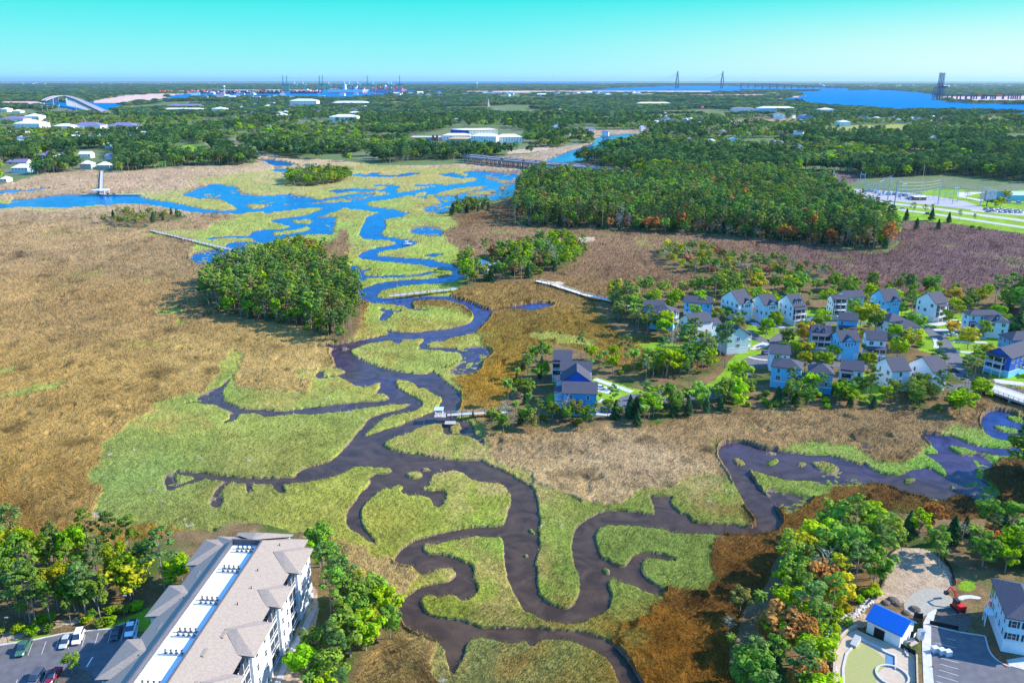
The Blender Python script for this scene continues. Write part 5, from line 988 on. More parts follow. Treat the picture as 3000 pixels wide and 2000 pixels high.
fence('O', [(1800,560),(1850,640),(1880,740)], .9, silt, 'silt_fence', 'black silt fence along the right of the sandy lot'); fence('O', [(1270,880),(1350,790),(1395,690),(1385,560),(1470,495)], .9, silt, 'silt_fence', 'black silt fence along the left of the sandy lot')
fence('O', [(970,985),(1060,950),(1145,900)], .8, wood_, 'wood_fence', 'low pale fence at the edge of the stones'); fence('O', [(1590,965),(1650,970),(1650,1090),(1560,1095)], 1.5, dmetal, 'bin_enclosure', 'dark fenced enclosure behind the pool house', 'enclosure')
one('palm','O',(1755,590),6.5,'palm','palm at the right edge of the sandy lot'); one('palm','O',(1500,530),4.6,'palm','small palm at the far edge of the sandy lot'); one('palm','O',(1785,620),5,'palm','second palm at the right edge of the sandy lot')
one('palm','O',(1690,390),6,'palm','palm beyond the sandy lot beside orange foliage'); one('palm','O',(895,515),6.6,'palm','lone palm on the brown marsh left of the wood'); one('palm','O',(795,670),8,'palm','palm rising at the left of the lower wood')
one('palm','O',(520,970),7,'palm','palm standing at the marsh edge of the lower wood'); one('palm','O',(905,960),8.5,'palm','palm in front of the loose stones'); one('broad','O',(650,1010),7.5,'org','orange-leaved tree at the marsh edge of the lower wood')
one('broad','O',(1365,395),5.5,'org','orange-leaved tree at the marsh edge above the sandy lot'); one('cedar','O',(1330,400),7.5,'dark','dark cedar beside the orange tree above the sandy lot'); one('cedar','O',(1550,410),8,'dark','dark cedar left of the palm beyond the sandy lot'); one('broad','O',(2140,420),6,'org','orange-leaved tree behind the town house')
one('broad','O',(590,1185),4.5,'org','small orange-leaved tree in the lower wood'); one('bare','O',(310,1080),5,'grey','grey leafless shrub on the brown marsh'); one('broad','O',(2220,650),8,'lime','bright green tree above the town house roof'); one('broad','O',(700,800),8,'lime','bright green tree in the shade of the lower wood')
one('pine','O',(1040,840),12,'yel','yellow-green pine left of the sandy lot',1.2); one('pine','O',(1210,640),12.5,'mid','slim pine beside the sandy lot',1.2); one('pine','O',(1290,700),12,'mid','second slim pine beside the sandy lot',1.2)
one('broad','O',(880,1330),11,'lime','broad bright green tree left of the pool',1.3); one('broad','O',(700,1230),10,'lime','broad bright green tree at the foot of the lower wood',1.3); one('bare','O',(1235,300),3.5,'grey','bare snag standing alone in the brown marsh'); one('bare','O',(1925,440),6,'grey','white dead tree behind the sandy lot')
# ---------------------------------------------------------------- village streets
def street(name, fr, pts, w, mat=asph, z=GZ+.06):
    P = pw(fr, pts, GZ)
    for a, b in zip(P[:-1], P[1:]):
        d = np.array(b)-np.array(a); L = np.linalg.norm(d); q = np.array([-d[1], d[0]])/L*(w/2+1.5); CLEARS.append(np.array([a+q, b+q, b-q, a-q]))
    return band(name, P, w, z, mat)
clear('Y', [(1150,1080),(1330,1020),(1480,1020),(1650,1035),(1850,1020),(2040,975),(2130,940),(2175,900),(2215,770),(2352,700),(2600,640),(2640,700),(2380,850),(2290,980),(2200,1030),(2050,1095),(1700,1110),(1400,1170),(1290,1190),(1200,1165)])
slab('road', 'Y', [(1195,1075),(1330,1035),(1480,1035),(1650,1050),(1850,1035),(2040,995),(2130,960),(2175,920),(2195,850),(2215,790),(2270,745),(2352,715),(2500,690),(2600,640),(2640,700),(2500,770),(2380,830),(2330,880),(2290,960),(2200,1020),(2050,1080),(1850,1105),(1700,1098),(1520,1125),(1400,1160),(1290,1178),(1215,1155)], GZ+.06, asph, sm=1)
street('road', 'X', [(175,260),(215,300),(260,360),(310,430),(345,490),(370,550),(420,610),(560,660),(640,690)], 7.5, asph)
street('road', 'J', [(-60,370),(60,440),(150,470),(250,420),(300,370),(230,330),(60,310),(-100,290)], 6.5, asph, GZ+.064)
street('road', 'J', [(300,370),(420,350),(520,330),(700,300),(900,315),(1100,320),(1250,330),(1400,330)], 6.0, asph, GZ+.068)
street('road', 'J', [(20,640),(160,640),(450,630),(720,645),(1000,655),(1300,650),(1500,640)], 5.5, asph, GZ+.072)
street('pavement', 'J', [(-20,580),(60,600),(140,605)], 1.6, conc, GZ+.1); street('pavement', 'X', [(205,330),(225,370),(215,400)], 2.2, conc, GZ+.1)
for fr, a, b, w in (('J',(20,310),(45,335),3.5),('J',(170,310),(250,350),3.5),('J',(370,310),(430,340),3.5),('J',(0,520),(160,480),2),('X',(190,240),(330,215),5),('X',(200,275),(420,278),3.6),('X',(270,305),(560,330),4),('X',(330,355),(570,362),2.6),('X',(360,425),(560,435),2.6),('B',(540,500),(690,535),4.5),('B',(510,395),(900,530),3),('B',(560,620),(720,650),4),('B',(520,740),(700,760),5),('Y',(2380,640),(2480,600),3),('X',(620,625),(825,650),5),('J',(440,300),(500,260),2.5)):
    street('driveway', fr, [a, ((a[0]+b[0])/2, (a[1]+b[1])/2), b], w, conc, GZ+.09)
# right-hand village bridge
A_, B_2 = pw('T', [(850,95)], 3.2)[0], pw('T', [(1080,175)], 3.2)[0]
vb = thing('road_bridge', 'low concrete road bridge with dark railings at the right edge', 'bridge', (A_[0], A_[1], 0), math.atan2(B_2[1]-A_[1], B_2[0]-A_[0]))
L_ = math.dist(A_, B_2)+25
MB().b2((-8,0,2.4),(L_,9,3.2)).build('deck', conc, vb)
for yy in (0.1, 8.9):
    k = MB(); k.b2((-8,yy-.05,4.1),(L_,yy+.05,4.2)); k.b2((-8,yy-.05,3.6),(L_,yy+.05,3.68)); [k.b2((x_,yy-.06,3.2),(x_+.12,yy+.06,4.2)) for x_ in np.arange(-8, L_, 2.0)]; k.build('railing', dmetal if yy < 1 else metal, vb)
for x_ in (4, 14, 24, 34): MB().b2((x_,.4,-1),(x_+.8,8.6,2.4)).build('pier', conc, vb)
band('road', [A_, (A_[0]-12, A_[1]+10), (A_[0]-26, A_[1]+17), pw('X', [(640,690)], GZ)[0]] if 0 else [(A_[0]-6,A_[1]+6.5), (A_[0]-14, A_[1]+11), pw('X', [(560,655)], GZ)[0]], 7, GZ+.076, asph)
# ---------------------------------------------------------------- village houses
V_G = 'houses of the marsh village'
hx('bright blue tall house with white screened porches at the marsh point', 'B', (176,540), (530,550), 10, 10, col='blue', roof='x', pitch=.5, skirt='sky', porch=('l',3.0,2,-2,4), wstep=5.5)
hx('deep blue house whose gable faces the camera behind the bright blue one', 'B', (178,408), (462,415), 10.5, 9, col='deep', roof='y', pitch=.72, wins=False, porch=('l',2.5,2,-3,3))
hx('pale blue house with a long plain roof, third from the near end', 'B', (152,305), (470,318), 10.3, 9.5, col='sky', roof='x', pitch=.5, wstep=6)
hx('light blue house with balconies at the far end of the point row', 'B', (82,190), (262,196), 10.8, 9.5, col='sky', roof='x', pitch=.5, wstep=3.4, porch=('f',1.2,2,-4,-.5))
hx('saturated blue house with a hip roof beside the back marsh', 'V', (188,320), (415,340), 9.6, 11, col='sky', roof='hip', pitch=.55, skirt='sky', porch=('r',1.5,2,-2,3))
hx('blue house with a mauve roof behind the hip roofed one', 'V', (122,262), (320,268), 9.5, 9, col='sky', roof='x', pitch=.5, wstep=5)
hx('blue and white house with paired windows in its left gable', 'V', (586,430), (800,402), 10, Cc=(497,378), col='white', roof='x', pitch=.7, skirt='blue', wstep=4.5)
hx('pale house almost hidden by a bright green tree in the back row', 'V', (520,215), (790,235), 9, 9, col='sky', roof='x', pitch=.5)
hx('tall white house with a front gable at the left of the back row', 'V', (1062,232), (1190,215), 11, Cc=(905,165), col='white', roof='x', pitch=.7, gablefront=(1.0,4.2), wstep=3.4)
hx('pale aqua house with a small dormer, second in the back row', 'J', (105,170), (208,162), 11, Cc=(-5,128), col='pale', roof='x', pitch=.7, gablefront=(.6,4.5), wstep=3.6, porch=('r',2.2,1,-3,3))
hx('white house with two arched dormers and stacked porches', 'J', (338,182), (432,172), 11, Cc=(228,135), col='white', roof='x', pitch=.75, dormers=2, porch=('f',1.8,2,-3.5,3.5), wstep=3.6, garage=True)
hx('pale green gabled house beside the street corner', 'V', (950,560), (1160,540), 9.5, 10, col='green', roof='y', pitch=.75, wstep=5.5, porch=('r',2,2,-4,0))
hx('aqua house with a low side wing behind the pale green one', 'V', (770,440), (880,425), 7.5, 7, col='pale', roof='x', pitch=.5)
hx('small white house with a mauve roof behind the leftmost front row house', 'J', (155,550), (308,560), 9, 9, col='white', roof='x', pitch=.55, wstep=2.6, skirt='white')
hx('cyan house with red kayaks below it, leftmost in the front row', 'H', (88,262), (335,292), 10, 9, col='sky', roof='hip', pitch=.5, skirt='sky', wstep=5, porch=('f',1.6,1,3.5,6.5))
hx('dark blue house with a chimney, second in the front row', 'H', (406,312), (604,330), 9.8, 8.5, col='mid', roof='hip', pitch=.62, skirt='blue', chim=True, wstep=3.2, porch=('l',1.4,1,-3,1))
hx('white house with a row of four windows, third in the front row', 'H', (674,288), (854,306), 10.6, 9, col='white', roof='x', pitch=.55, wstep=2.2, porch=('f',1.8,2,-4,0))
hx('white gabled house with a grey roof, fourth in the front row', 'H', (1102,305), (1248,296), 10, Cc=(978,232), col='white', roof='x', pitch=.7, wstep=4.5)
hx('white gabled house half behind pines, rightmost in the front row', 'X', (198,562), (300,545), 10, Cc=(78,492), col='white', roof='x', pitch=.7, wstep=4.5)
hx('blue house with two dormers and long porches behind the golden tree', 'J', (482,402), (628,412), 9.5, 9, col='mid', roof='x', pitch=.7, dormers=2, porch=('f',2.2,2,-4.2,4.2), wstep=3)
hx('bright blue house with four windows and a dark porch roof', 'J', (697,285), (840,296), 10, 8, col='mid', roof='x', pitch=.6, wstep=2.1, porch=('f',2.0,1,-4,4))
hx('blue house with a steep front gable in the middle row', 'J', (707,455), (860,450), 10, 9, col='sky', roof='x', pitch=.75, gablefront=(-.6,5.0), skirt='pale', wstep=3)
hx('white house with a van in its open garage', 'J', (915,440), (1068,450), 10.4, 9, col='white', roof='x', pitch=.6, garage='open', porch=('f',2.2,1,-4,4), wstep=2.7, skirt='white')
hx('blue house with white trimmed gable at the back row centre', 'J', (1062,142), (1180,136), 10, Cc=(992,92), col='sky', roof='x', pitch=.75, gablefront=(1.2,4.6), wstep=3)
hx('white house with stacked balconies half hidden by the bright green tree', 'J', (655,150), (745,150), 10.5, 9, col='white', roof='x', pitch=.6, porch=('f',2,3,-3,3), wstep=3)
hx('pale house behind the yellow-green tree in the back row', 'J', (745,110), (895,105), 10, 8, col='pale', roof='x', pitch=.6)
hx('white walled house with a dark hip roof beside the yellow-green tree', 'J', (1090,300), (1230,290), 9, 9, col='white', roof='hip', pitch=.55, wstep=3)
hx('low dark roofed house among the yellow-green trees', 'J', (1165,345), (1335,345), 7.5, 8, col='pale', roof='hip', pitch=.5, wstep=3)
hx('white house with a grey roof and outside stairs near the back marsh', 'X', (215,92), (300,80), 11, Cc=(130,50), col='white', roof='x', pitch=.75, porch=('f',2,2,-3,3), garage=True)
hx('long pale blue house with a tree shadow on its roof', 'X', (452,172), (680,170), 10.5, Cc=(415,150), col='pale', roof='hip', pitch=.5, wstep=4, porch=('f',1.6,1,-8,-5)) 
hx('pale blue cross wing in front of the long pale blue house', 'X', (580,212), (725,222), 9.4, 7, col='pale', roof='hip', pitch=.5, wstep=3, dormers=1)
hx('deep blue house with white porches at the right edge', 'X', (738,470), (960,400), 9.8, 10, col='deep', roof='x', pitch=.6, wstep=3.4, skirt='sky', porch=('l',2.6,2,-4,3), group=V_G)
hx('dark roofed house behind the deep blue one at the right edge', 'X', (745,345), (960,340), 9.5, 9, col='mid', roof='hip', pitch=.55)
# cars in the village
def cv(kind, fr, p, rz, col, label, z=None): x, y = pw(fr, [p], GZ+.6)[0]; return car(kind, x, y, rz, col, label, z=z)
W_, K_, B__ = (.82,.83,.85), (.02,.02,.025), (.03,.10,.35)
cv('sedan','B',(572,482),-.3,W_,'white car on the driveway of the third point house',GZ+.12); cv('suv','B',(625,727),-.15,(.03,.07,.22),'dark blue car on the drive of the bright blue house',GZ+.12); cv('suv','Y',(1725,1075),.15,W_,'white car parked on the street by the cedars')
cv('pickup','Y',(2185,990),-.35,W_,'white pickup at the street bend'); cv('sedan','X',(335,305),-.05,W_,'white car on the drive of the long pale blue house',GZ+.12); cv('sedan','X',(400,302),-.05,K_,'black car between the two white vehicles on the drive',GZ+.12)
cv('pickup','X',(493,302),-.05,W_,'white pickup on the drive of the long pale blue house',GZ+.12); cv('sedan','X',(345,552),-.6,K_,'black car at the foot of the main village street'); cv('van','J',(960,598),-1.5,W_,'white van backed into the open garage')
cv('suv','J',(122,548),.4,(.02,.04,.12),'dark car beside the small white house'); cv('sedan','J',(955,285),-.3,(.03,.05,.08),'dark car under the yellow-green tree') if 0 else None; cv('pickup','H',(50,150),.3,K_,'black pickup beside the mauve roofed house') if 0 else None; cv('suv','X',(355,222),-.2,W_,'white car by the drive of the grey roofed house')
# marked trees of the village
for kind, fr, p, h, c, lb, wd_ in (('broad','J',(600,195),11,'lime','big bright green tree in the middle of the back row',1.25),('broad','J',(560,330),8.5,'lime','rounded green tree below the big bright green one',1.35),('broad','J',(930,360),13.5,'yel','tall yellow-green tree over the middle street',1.35),('broad','J',(860,340),10,'lime','green tree with a dark trunk left of the tall yellow-green one',1.2),
  ('broad','J',(420,470),11.5,'gold','golden tree beside the dormered blue house',1.25),('broad','J',(440,580),7.5,'yel','yellow-green tree in front of the golden tree',1.3),('broad','J',(650,600),7,'lime','bright green tree between front row roofs',1.3),('broad','J',(1150,590),10,'lime','large lime tree right of the van house',1.35),('broad','J',(1250,520),10.5,'yel','large yellow-green tree over the low dark roofs',1.3),
  ('broad','V',(230,235),8.5,'lime','bright green tree behind the mauve roof',1.4),('broad','V',(700,340),11,'lime','bright green tree hiding the pale back row house',1.4),('pine','V',(825,185),14,'pine','wide pine with flat clumps at the back of the row',1.2),('pine','V',(970,150),14,'pine','second wide pine at the back of the row',1.2),('pine','Y',(1285,320),16.5,'pine','tall lone pine at the end of the boardwalk',1.0),
  ('pine','V',(915,870),21,'pine','very tall slim pine in front of the pale green house',.8),('pine','V',(865,850),19,'pine','tall slim pine beside the very tall one',.8),('pine','Y',(1815,1065),17,'pine','tall slim pine rising from the village street',.75),('pine','Y',(885,750),13,'pine','slim pine standing in the marsh behind the point houses',.75),('pine','Y',(1445,990),13,'grey','slim dead-topped pine in the marsh below the back houses',.5),
  ('broad','X',(340,100),10,'gold','golden tree behind the long pale blue house',1.3),('pine','X',(440,130),12,'pine','pine between the golden tree and the long pale blue house',1.3),('broad','X',(605,560),11.5,'gold','golden tree in front of the deep blue house',1.15),('pine','X',(415,690),15,'pine','tall pine left of the road bridge',1.2),('pine','X',(470,640),14,'mid','second tall pine left of the road bridge',1.3),('broad','X',(380,850),9.5,'lime','large lime tree hanging over the creek by the bridge',1.5),
  ('broad','X',(520,750),9,'lime','lime tree beside the road bridge',1.4),('cedar','X',(770,330),12,'dark','big dark cedar right of the long pale blue house',1.5),('pine','X',(200,640),14,'dark','dark pine before the rightmost front row house',1.3),('broad','J',(1270,200),9,'lime','lime tree right of the white trimmed blue house',1.3),('broad','X',(200,200),9.5,'yel','yellow-green tree before the grey roofed house',1.2),
  ('pine','J',(1240,105),13,'dark','dark layered pine behind the back row',1.2),('pine','Y',(1160,1250),13,'pine','slim pine right of the bright blue house',.8),('palm','B',(565,650),4,'palm','palm at the steps of the bright blue house',1),('palm','B',(555,300),7,'palm','palm right of the third point house',1),('palm','V',(1045,430),6,'palm','palm before the tall white house',1),('palm','V',(1105,425),6,'palm','second palm before the tall white house',1),
  ('palm','V',(250,515),6.5,'palm','palm before the saturated blue house',1),('palm','V',(430,515),5,'palm','palm at the corner of the saturated blue house',1),('palm','J',(100,300),6,'palm','palm before the pale aqua house',1),('palm','J',(335,310),6,'palm','palm before the white dormered house',1),('palm','H',(920,360),6,'palm','palm between the third and fourth front row houses',1),('palm','J',(880,590),6.5,'palm','palm left of the van house',1),
  ('palm','N',(2300,920),10,'palm','tall double palm on the marsh edge of the point',1),('broad','J',(80,400),4.5,'rust','small dark red tree at the street corner',1.3),('palm','X',(430,275),5,'palm','palm before the long pale blue house',1),('palm','X',(505,282),5,'palm','palm before the cross wing',1)):
    one(kind, fr, p, h, c, lb, wd_)

# building clutter around the pool site
rr = random.Random(8)
for i, (px, py) in enumerate(((1400,860),(1450,845),(1480,870),(1600,905),(1540,930))):
    x, y = pw('O', [(px, py)], GZ)[0]; m = MB(); m.sphere((0,0,0), rr.uniform(.9,1.5), 9, 5, .5); o = m.build('soil_heap', soil); o.location = (x, y, GZ+.1); tag(o, f'small dark heap of soil behind the pool house, {["leftmost","second from left","middle one","rightmost","second from right"][i]}', 'soil heap', 'soil heaps behind the pool house')
for i, (px, py, a, L) in enumerate(((1560,1130,.3,3.0),(1590,1150,.5,2.4),(1540,1200,1.3,3.4))):
    x, y = pw('O', [(px, py)], GZ)[0]; o = MB().box((0,0,.15), (L,.5,.3)).box((.2,.3,.36), (L*.7,.3,.12)).build('timber_pile', wood_); o.location = (x, y, GZ+.12); o.rotation_euler = (0,0,a); tag(o, f'{["middle-sized","shortest","longest"][i]} pile of timber boards beside the pool house', 'timber', 'timber piles by the pool house')
x, y = pw('O', [(1635,1110)], GZ)[0]; t = thing('portable_toilet', 'pale portable toilet by the pavement behind the pool house', 'portable toilet', (x, y, GZ+.1), .2); MB().b2((-.55,-.55,0),(.55,.55,2.1)).build('cabin', white, t); MB().b2((-.6,-.6,2.1),(.6,.6,2.3)).build('roof', metal, t); MB().b2((-.35,-.58,.1),(.35,-.555,1.95)).build('door', metal, t)
# =====================================================================
#  DOCKS, BRIDGES, SUBSTATION, TOWN, PORT
# =====================================================================
FR.update(C=(1150,350,4.704), D=(0,400,5.227), I=(0,200,4.704), PA=(450,200,4.704), PB=(950,200,4.704), PR=(2600,180,5.88), PC=(2000,200,4.704))
def dist_h(fr, base, ytop, z=0.0):             # the height that reaches photo row ytop above a ground point
    a, b, s = FR[fr]; x, y = G(a+base[0]/s, b+base[1]/s, z); q = ((b+ytop/s)-1000)/FPX
    h = y*(q*cp+sp_)/(q*sp_-cp)                # (z-CAMH) solving the projection
    return x, y, h+CAMH-z
def walkway(name, label, fr, pts, w, zd, cat='dock', step=4, rail=True, mat=None, zs=None, posts=True, edge=0):
    P = pw(fr, pts, zd); o = P[0]; t = thing(name, label, cat, (o[0], o[1], 0)); m = MB(); r = MB(); ps = MB(); mat = mat or MT('dock_boards', (.56,.52,.50), .85, var=.2, scale=3)
    for a, b in zip(P[:-1], P[1:]):
        L = math.dist(a, b); ang = math.atan2(b[1]-a[1], b[0]-a[0]); c = ((a[0]+b[0])/2-o[0], (a[1]+b[1])/2-o[1], zd); m.box(c, (L+w*.3, w, .18), ang)
        nx, ny = -math.sin(ang), math.cos(ang)
        for s in (-1, 1):
            if rail: r.box((c[0]+nx*s*w/2, c[1]+ny*s*w/2, zd+1.0), (L, .1, .09), ang); r.box((c[0]+nx*s*w/2, c[1]+ny*s*w/2, zd+.55), (L, .06, .07), ang)
            for k in range(int(L/step)+1):
                q = min(1, k*step/L); x, y = a[0]+(b[0]-a[0])*q-o[0]+nx*s*w/2, a[1]+(b[1]-a[1])*q-o[1]+ny*s*w/2; ps.bar((x, y, -1), (x, y, zd+(1.05 if rail else .1)), .22 if not edge else edge, None, 6)
    m.build('deck', mat, t)
    if rail: r.build('railing', mat, t)
    ps.build('piles', MT('pile_timber', (.12,.10,.09), .9, var=.2), t); return t
d1 = walkway('dock', 'long timber dock with a small roofed shelter at its creek end', 'N', [(2290,1008),(1900,1022),(1600,1042),(1510,1045)], 1.8, 2.4)
sx_, sy = [q-w for q, w in zip(pw('N', [(1520,1045)], 2.4)[0], d1.location[:2])]
MB().b2((sx_-1.8,sy-1.8,2.3),(sx_+2.4,sy+2.4,2.48)).build('platform', wood_, d1); m = MB(); [m.bar((sx_+a,sy+b,2.4),(sx_+a,sy+b,5.0),.14) for a in (-1.5,1.2) for b in (-1.4,1.4)]; m.build('shelter_posts', trim, d1)
q = roofmesh(2.7, 2.8, 5.0, 'x', .12, .35, .14); MB().add([(x+sx_-.15, y+sy, z) for x, y, z in q.v], q.f).build('shelter_roof', MT('pale_metal_roof', (.55,.64,.70), .4, .2), d1); MB().b2((sx_+2.2,sy-5,1.0),(sx_+6,sy-2.2,1.2)).build('floating_stage', wood_, d1)
walkway('dock', 'grey timber dock ending over the creek bend below the hut island', 'M', [(1245,1130),(1000,1155),(690,1190)], 2.2, 2.2, rail=True)
walkway('boardwalk', 'long grey boardwalk crossing the green flats to the small wooded island', 'Q', [(125,660),(400,728),(800,822),(1095,888)], 2.4, 1.9, 'boardwalk', 5)
walkway('boardwalk', 'pale boardwalk crossing the brown marsh to the village', 'Y', [(510,66),(640,95),(900,180),(1190,248),(1350,300)], 3.0, 2.1, 'boardwalk', 5, mat=MT('pale_boards', (.80,.74,.68), .85, var=.1))
p5 = walkway('pier', 'pier running across the far brown marsh to a floating dock', 'K', [(703,2),(700,60),(697,160)], 3.2, 2.6, 'pier', 9, edge=.4)
dx_, dy = [q-w for q, w in zip(pw('K', [(697,162)], 1)[0], p5.location[:2])]; MB().b2((dx_-22,dy-4,.6),(dx_+46,dy+2,1.1)).build('floating_dock', wood_, p5); m = MB(); m.b2((dx_-9,dy-3,5.0),(dx_+6,dy+9,5.4)); [m.bar((dx_+a,dy+b,1),(dx_+a,dy+b,5),.5) for a in (-8,5) for b in (-2,8)]; m.build('boathouse_roof', trim, p5)
for i, (px, lb) in enumerate(((745, 'left'), (785, 'right'))):
    x, y = pw('K', [(px, 168)], .3)[0]; b = thing('moored_boat', f'small white boat moored at the far pier, {lb} one', 'boat', (x, y, .1), .1, 'boats at the far pier'); k = MB(); k.add([(-4,-1.4,.9),(-4,1.4,.9),(3,1.3,1),(5,0,1.1),(3,-1.3,1),(-4,-1,0),(-4,1,0),(3,.8,0),(4,0,0),(3,-.8,0)], [(0,4,3,2,1),(5,6,7,8,9),(0,1,6,5),(1,2,7,6),(2,3,8,7),(3,4,9,8),(4,0,5,9)]); k.build('hull', white, b); MB().b2((-1,-.8,.9),(1.2,.8,2.1)).build('cabin', glass, b)
x, y = pw('M', [(835,760)], .2)[0]; b = thing('motorboat', 'white open motorboat with a canopy on the middle bend of the creek', 'boat', (x, y, .05), .15)
MB().add([(-3.2,-1.2,.9),(-3.2,1.2,.9),(2.2,1.2,1),(4.2,0,1.25),(2.2,-1.2,1),(-3.2,-.9,0),(-3.2,.9,0),(2,.7,0),(3.3,0,.1),(2,-.7,0)], [(0,4,3,2,1),(5,6,7,8,9),(0,1,6,5),(1,2,7,6),(2,3,8,7),(3,4,9,8),(4,0,5,9)]).build('hull', white, b)
MB().b2((-.6,-.5,.9),(.4,.5,1.9)).build('console', trim, b); k = MB(); k.b2((-1.6,-1,2.6),(1.0,1,2.7)); [k.bar((a,c,.9),(a,c,2.6),.07) for a in (-1.4,.8) for c in (-.8,.8)]; k.build('canopy', trim, b); MB().b2((-3.6,-.25,.3),(-3.1,.25,1.4)).build('outboard_motor', dmetal, b)
hut = hx('small raised marsh hut with a blue-grey metal roof and white porch posts', 'M', (1393,915), (1484,948), 5.4, 8.5, col='grey', roof='x', pitch=.55, rmat=MT('bluegrey_roof', (.22,.36,.52), .4, .3), group=None, skirt=False, wstep=3, name='marsh_hut', cat='hut', porch=('r',2.2,1,-3.6,3.6))
# road bridge over the tidal flats
PIL = MT('pile_concrete', (.20,.20,.24), .9, var=.2); DK = MT('bridge_concrete', (.72,.64,.60), .8, var=.06)
def viaduct(name, label, pts, w, bents, pilem, zd, cat='bridge', thick=1.6, npile=5, rail=True, deckm=None, pw_=.7, base=-1.0, hide=None):
    o = pts[0]; t = thing(name, label, cat, (o[0], o[1], 0)); P = [Vector((x-o[0], y-o[1], z)) for x, y, z in pts]
    seg = [(P[i+1]-P[i]).length for i in range(len(P)-1)]; tot = sum(seg)
    def at(s):
        for i, L in enumerate(seg):
            if s <= L or i == len(seg)-1: d = (P[i+1]-P[i]); return P[i]+d*(s/L), d.normalized()
            s -= L
    N = 28; A = []
    for k in range(N+1):
        p, d = at(tot*k/N*.9999); n = Vector((-d.y, d.x, 0)).normalized()*w/2; A.append((p, n))
    def strip(z0, z1, a, b): 
        v = []; f = []
        for p, n in A: v += [p+n*a+Vector((0,0,z0)), p+n*b+Vector((0,0,z0)), p+n*b+Vector((0,0,z1)), p+n*a+Vector((0,0,z1))]
        for k in range(N):
            for j in range(4): f.append((4*k+j, 4*k+(j+1) % 4, 4*k+4+(j+1) % 4, 4*k+4+j)[::-1])
        f += [(0,1,2,3), (4*N+3,4*N+2,4*N+1,4*N)]; return MB().add(v, f)
    strip(-.35, 0, -1, 1).build('roadway', deckm or DK, t); strip(-thick, -.36, -.92, .92).build('girders', PIL, t)
    for s_, nm in ((-1, 'parapet'), (1, 'parapet')): strip(.0, 1.0, s_-.02*s_*2, s_).build(nm, PIL if w < 15 else DK, t)
    for k in range(bents):
        if hide and hide(k): continue
        p, d = at(tot*(k+.5)/bents); n = Vector((-d.y, d.x, 0)).normalized(); m = MB()
        if npile > 1:
            a = p-n*w*.48; b_ = p+n*w*.48; m.bar((a.x,a.y,p.z-thick-.4), (b_.x,b_.y,p.z-thick-.4), pw_*1.2)
            for j in range(npile): q = p+n*w*(.9*j/(npile-1)-.45); m.bar((q.x,q.y,base), (q.x,q.y,p.z-thick-.4), pw_)
        else: m.add([tuple(p+n*w*a+d*pw_*b+Vector((0,0,0)))[:2]+(zz,) for zz in (base, p.z-thick) for a, b in ((-.3*(1 if zz < 0 else 1.4),-1),(.3*(1 if zz < 0 else 1.4),-1),(.3*(1 if zz < 0 else 1.4),1),(-.3*(1 if zz < 0 else 1.4),1))], [(3,2,1,0),(4,5,6,7),(0,1,5,4),(1,2,6,5),(2,3,7,6),(3,0,4,7)])
        m.build('pile_bent' if npile > 1 else 'pier', pilem, t)
    return t, at, tot
cars_far = []
for i, (a, b, zd, lb) in enumerate((((935,198),(2062,300),9.5,'nearer road bridge on many piles across the creek mouth'), ((935,184),(1905,279),9.5,'farther road bridge on many piles behind the nearer one'))):
    A_, B_3 = pw('S', [a], zd)[0], pw('S', [b], zd)[0]; ex_ = ((B_3[0]-A_[0])*.04, (B_3[1]-A_[1])*.04)
    t, at, tot = viaduct('pile_bridge', lb, [(A_[0]-ex_[0], A_[1]-ex_[1], zd), (B_3[0]+ex_[0], B_3[1]+ex_[1], zd)], 11.5, 34, PIL, zd, npile=4, pw_=.6, thick=1.5, hide=(lambda k: k in (17, 18)) if i == 0 else None)
    rr = random.Random(3+i)
    for k in range(9):
        s = tot*(k+.5+rr.uniform(-.3,.3))/9; p, d = at(s); n = Vector((-d.y, d.x, 0)); q = p+n*rr.choice((-2.4, 2.2))
        c = rr.choice([(.8,.8,.82),(.05,.05,.06),(.45,.47,.5),(.30,.04,.05)]); cars_far.append(1)
        car(rr.choice(('sedan','suv','van')), q.x+t.location.x, q.y+t.location.y, math.atan2(d.y, d.x), c, f'{ {0:"vehicle"}.get(0) } driving on the {"nearer" if i == 0 else "farther"} pile bridge', f'vehicles on the {"nearer" if i == 0 else "farther"} pile bridge', z=zd+.05)
A_, B_3 = pw('S', [(1868,93)], 4)[0], pw('S', [(2005,99)], 4)[0]; viaduct('creek_bridge', 'small low bridge over the far creek beyond the pile bridges', [(*A_, 4), (*B_3, 4)], 8, 8, PIL, 4, npile=3, pw_=.8)
x, y = pw('S', [(1920,72)], 1)[0]; g = thing('boat_house', 'dark open boat house standing in the far creek', 'boat house', (x, y, 0)); k = MB(); [k.bar((a,b,-1),(a,b,5),.6) for a in (-6,6) for b in (-4,4)]; k.build('posts', PIL, g); MB().b2((-8,-6,5),(8,6,6.2)).build('roof', shing, g)
# high road bridge at the left
ZB = [((1690,668),2),((1480,640),8),((1270,510),24),((1080,425),37),((900,362),50),((820,368),50),((640,415),38),((560,462),24),((560,485),14),((640,515),3)]
P3 = [(*pw('I', [p], z)[0], z) for p, z in ZB]
P3 = [P3[0]]+[tuple((np.array(P3[i])*.5+np.array(P3[i-1])*.25+np.array(P3[i+1])*.25)) for i in range(1, len(P3)-1)]+[P3[-1]]
viaduct('high_bridge', 'high arching twin-lane bridge rising over the river at the left', P3, 26, 24, MT('pale_concrete', (.66,.64,.64), .8, var=.05), 0, thick=3.5, npile=1, pw_=1.6, deckm=MT('bridge_deck', (.36,.30,.33), .8))
